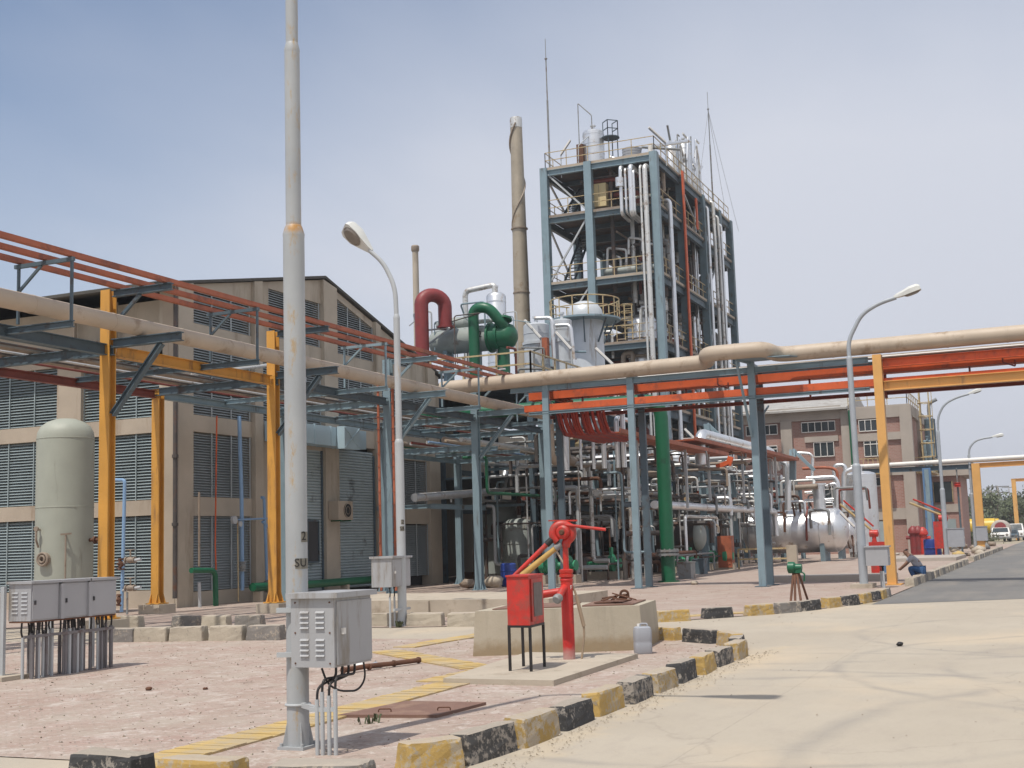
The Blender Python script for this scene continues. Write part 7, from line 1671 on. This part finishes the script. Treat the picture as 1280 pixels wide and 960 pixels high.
# ------------------------------------------------------------------ trees and bushes
def tree(label, p, h, w, n=1500, seed=1, group='trees beyond the plant'):
    rr2 = random.Random(seed); p = Vector(p); t = thing('broadleaf_tree', label, 'tree', p, group)
    b = MB(); b.tube([p, p+V(rr2.uniform(-.3, .3), rr2.uniform(-.3, .3), h*.35), p+V(rr2.uniform(-.5, .5), rr2.uniform(-.5, .5), h*.75)], h*.03, 8, r2=h*.012)
    cl = []
    for k in range(14):
        a = rr2.uniform(0, 6.28); z = h*rr2.uniform(.28, .92); rad_ = w*.5*rr2.uniform(.2, 1)*(1.1-abs(z/h-.55))
        c = p+V(math.cos(a)*rad_, math.sin(a)*rad_, z); cl.append((c, w*rr2.uniform(.14, .26)))
        b.tube([p+V(0, 0, h*rr2.uniform(.2, .5)), c], h*.012, 5, r2=h*.004)
    b.build('trunk', M['bark'], t)
    b = MB()
    for i in range(n):
        c, r = cl[rr2.randrange(len(cl))]
        d = Vector((rr2.gauss(0, 1), rr2.gauss(0, 1), rr2.gauss(0, .8))).normalized()*r*rr2.uniform(.5, 1.05)
        q_ = c+d; u = Vector((rr2.gauss(0, 1), rr2.gauss(0, 1), rr2.gauss(0, 1))).normalized(); v = u.cross(d).normalized() if d.length else u; s = w*rr2.uniform(.025, .05)
        b.add([q_-u*s, q_-v*s*.6, q_+u*s, q_+v*s*.6], [(0, 1, 2, 3)])
    b.build('crown', M['leaf'], t, False); return t
rt = random.Random(5)
pxs = [1208, 1216, 1230, 1241, 1252, 1262, 1272, 1284, 1224, 1247, 1266, 1296, 1310, 1201]
names = 'hazy green tree beyond the road end, %s counted from the brick block'
for i, px in enumerate(pxs):
    X_ = rt.uniform(225, 330); a = oX(px, 660, X_); top = rt.choice((617, 622, 626, 630, 635)); h = oX(px, top, X_).z
    tree(names % ordn(i), (X_, a.y, 0), h, h*rt.uniform(.8, 1.2), 1300, i+3)
for i in range(26):
    X_ = rt.uniform(420, 800); px = 1195+6.5*i+rt.uniform(-3, 3); a = oX(px, 660, X_); h = rt.uniform(8, 17)
    tree('distant grey green tree in the wood behind the parked vehicles, %s from the left' % ordn(i), (X_, a.y, 0), h, h*1.3, 500, i+50, 'distant wood beyond the vehicles')
for i in range(12):
    X_ = rt.uniform(120, 200); a = oX(rt.uniform(1203, 1236), 672, X_); h = rt.uniform(.5, 1.3)
    tree('low dusty bush by the rubble beside the far road', (X_, a.y, -.2), h+.3, h*2.2, 260, i+90, 'low bushes beside the far road')
# pylons
for i, px in enumerate((1251, 1242, 1265)):
    X_ = (300, 420, 500)[i]; a = oX(px, 660, X_); h = oX(px, (607, 613, 608)[i], X_).z
    t = thing('power_pole', 'thin distant power pole with cross arms above the trees, %s of three' % ORD[i], 'power pole', (X_, a.y, 0), 'distant power poles')
    b = MB(); b.tube([(X_, a.y, 0), (X_, a.y+.0, h)], .22, 8, r2=.14); b.build('pole', M['conc_far'], t)
    for k in (.98, .86):
        b = MB(); b.bar((X_, a.y-2.4, h*k), (X_, a.y+2.4, h*k), .2, .25); b.build('cross_arm', M['grey_t'], t, False)
# ------------------------------------------------------------------ camera, sun, sky
cam = bpy.data.cameras.new('camera'); co = bpy.data.objects.new('camera', cam); col.objects.link(co)
cam.sensor_fit = 'HORIZONTAL'; cam.sensor_width = 36; cam.lens = FOC/1280*36; cam.clip_end = 6000; cam.clip_start = .1
co.matrix_world = Matrix(((CR.x, CU.x, -_f.x, CO.x), (CR.y, CU.y, -_f.y, CO.y), (CR.z, CU.z, -_f.z, CO.z), (0, 0, 0, 1)))
scene.camera = co
EL, AZ = rad(66), rad(169)
sd = Vector((math.cos(EL)*math.cos(AZ), math.cos(EL)*math.sin(AZ), math.sin(EL)))
sl = bpy.data.lights.new('sun', 'SUN'); sl.energy = SUN_E; sl.angle = rad(.6); sl.color = (1, .945, .86)
so_ = bpy.data.objects.new('sun', sl); col.objects.link(so_); so_.rotation_euler = (-sd).to_track_quat('-Z', 'Y').to_euler(); so_.location = (0, 0, 60)
w = bpy.data.worlds.new('World'); scene.world = w; w.use_nodes = True
n = w.node_tree.nodes; L = w.node_tree.links; bg = n['Background']
sky = n.new('ShaderNodeTexSky'); sky.sky_type = 'NISHITA'; sky.sun_disc = False; sky.sun_elevation = EL; sky.sun_rotation = math.pi/2-AZ
sky.air_density = 1.0; sky.dust_density = 1.0; sky.ozone_density = 2.0; sky.altitude = 100
tc = n.new('ShaderNodeTexCoord'); sep = n.new('ShaderNodeSeparateXYZ'); L.new(tc.outputs['Generated'], sep.inputs[0])
# thin cloud veil on a flat layer overhead
mz = n.new('ShaderNodeMath'); mz.operation = 'MAXIMUM'; mz.inputs[1].default_value = 0; L.new(sep.outputs['Z'], mz.inputs[0])
ad = n.new('ShaderNodeMath'); ad.operation = 'ADD'; ad.inputs[1].default_value = .22; L.new(mz.outputs[0], ad.inputs[0])
dv = n.new('ShaderNodeVectorMath'); dv.operation = 'DIVIDE'; L.new(tc.outputs['Generated'], dv.inputs[0])
cb = n.new('ShaderNodeCombineXYZ')
for i in range(3): L.new(ad.outputs[0], cb.inputs[i])
L.new(cb.outputs[0], dv.inputs[1])
mp = n.new('ShaderNodeMapping'); mp.inputs['Scale'].default_value = (.38, .6, 0); mp.inputs['Rotation'].default_value = (0, 0, rad(50)); mp.inputs['Location'].default_value = SKY_LOC; L.new(dv.outputs[0], mp.inputs['Vector'])
no = n.new('ShaderNodeTexNoise'); no.inputs['Scale'].default_value = .9; no.inputs['Detail'].default_value = 9; no.inputs['Roughness'].default_value = .46; no.inputs['Distortion'].default_value = .1; L.new(mp.outputs[0], no.inputs['Vector'])
rp = n.new('ShaderNodeValToRGB'); rp.color_ramp.elements[0].position = .34; rp.color_ramp.elements[1].position = .60; L.new(no.outputs['Fac'], rp.inputs['Fac'])
# veil thickens towards the horizon
hz = n.new('ShaderNodeMapRange'); hz.inputs['From Min'].default_value = .02; hz.inputs['From Max'].default_value = .42; hz.inputs['To Min'].default_value = .85; hz.inputs['To Max'].default_value = .05; L.new(mz.outputs[0], hz.inputs['Value'])
mu = n.new('ShaderNodeMath'); mu.operation = 'MULTIPLY_ADD'; mu.inputs[1].default_value = .75; L.new(rp.outputs['Color'], mu.inputs[0]); L.new(hz.outputs['Result'], mu.inputs[2]); mu.use_clamp = False
# more cloud towards the road side of the sky, clearer blue over the louvred building
sd2 = n.new('ShaderNodeMapRange'); sd2.inputs['From Min'].default_value = .05; sd2.inputs['From Max'].default_value = .72; sd2.inputs['To Min'].default_value = .30; sd2.inputs['To Max'].default_value = -.30; L.new(sep.outputs['Y'], sd2.inputs['Value'])
side_ = n.new('ShaderNodeMath'); side_.operation = 'ADD'; side_.use_clamp = True; L.new(mu.outputs[0], side_.inputs[0]); L.new(sd2.outputs['Result'], side_.inputs[1])
mx = n.new('ShaderNodeMix'); mx.data_type = 'RGBA'; L.new(side_.outputs[0], mx.inputs['Factor']); L.new(sky.outputs['Color'], mx.inputs[6]); mx.inputs[7].default_value = CLOUD+(1,)
L.new(mx.outputs[2], bg.inputs['Color']); bg.inputs['Strength'].default_value = SKY_S
# HAZE: dusty air that greys the far trees
hb = MB(); hb.bb((-160, -710, -1.1), (1160, 910, 60)); hz_m = bpy.data.materials.new('dusty_air'); hz_m.use_nodes = True
hn = hz_m.node_tree.nodes; hn.remove(hn['Principled BSDF']); pv = hn.new('ShaderNodeVolumePrincipled'); pv.inputs['Color'].default_value = (.93, .94, .96, 1); pv.inputs['Density'].default_value = HAZE_D; pv.inputs['Anisotropy'].default_value = .3
hz_m.node_tree.links.new(pv.outputs[0], hn['Material Output'].inputs['Volume'])
hz_o = struct('haze', hb, hz_m, 'stuff')
scene.view_settings.view_transform = 'Standard'; scene.view_settings.look = 'None'; scene.view_settings.exposure = EXPO; scene.view_settings.gamma = 1
scene.cycles.use_denoising = True
try: scene.cycles.denoiser = 'OPENIMAGEDENOISE'
except Exception: pass
scene.cycles.max_bounces = 6; scene.cycles.diffuse_bounces = 3; scene.cycles.glossy_bounces = 3
scene.cycles.filter_width = 1.5
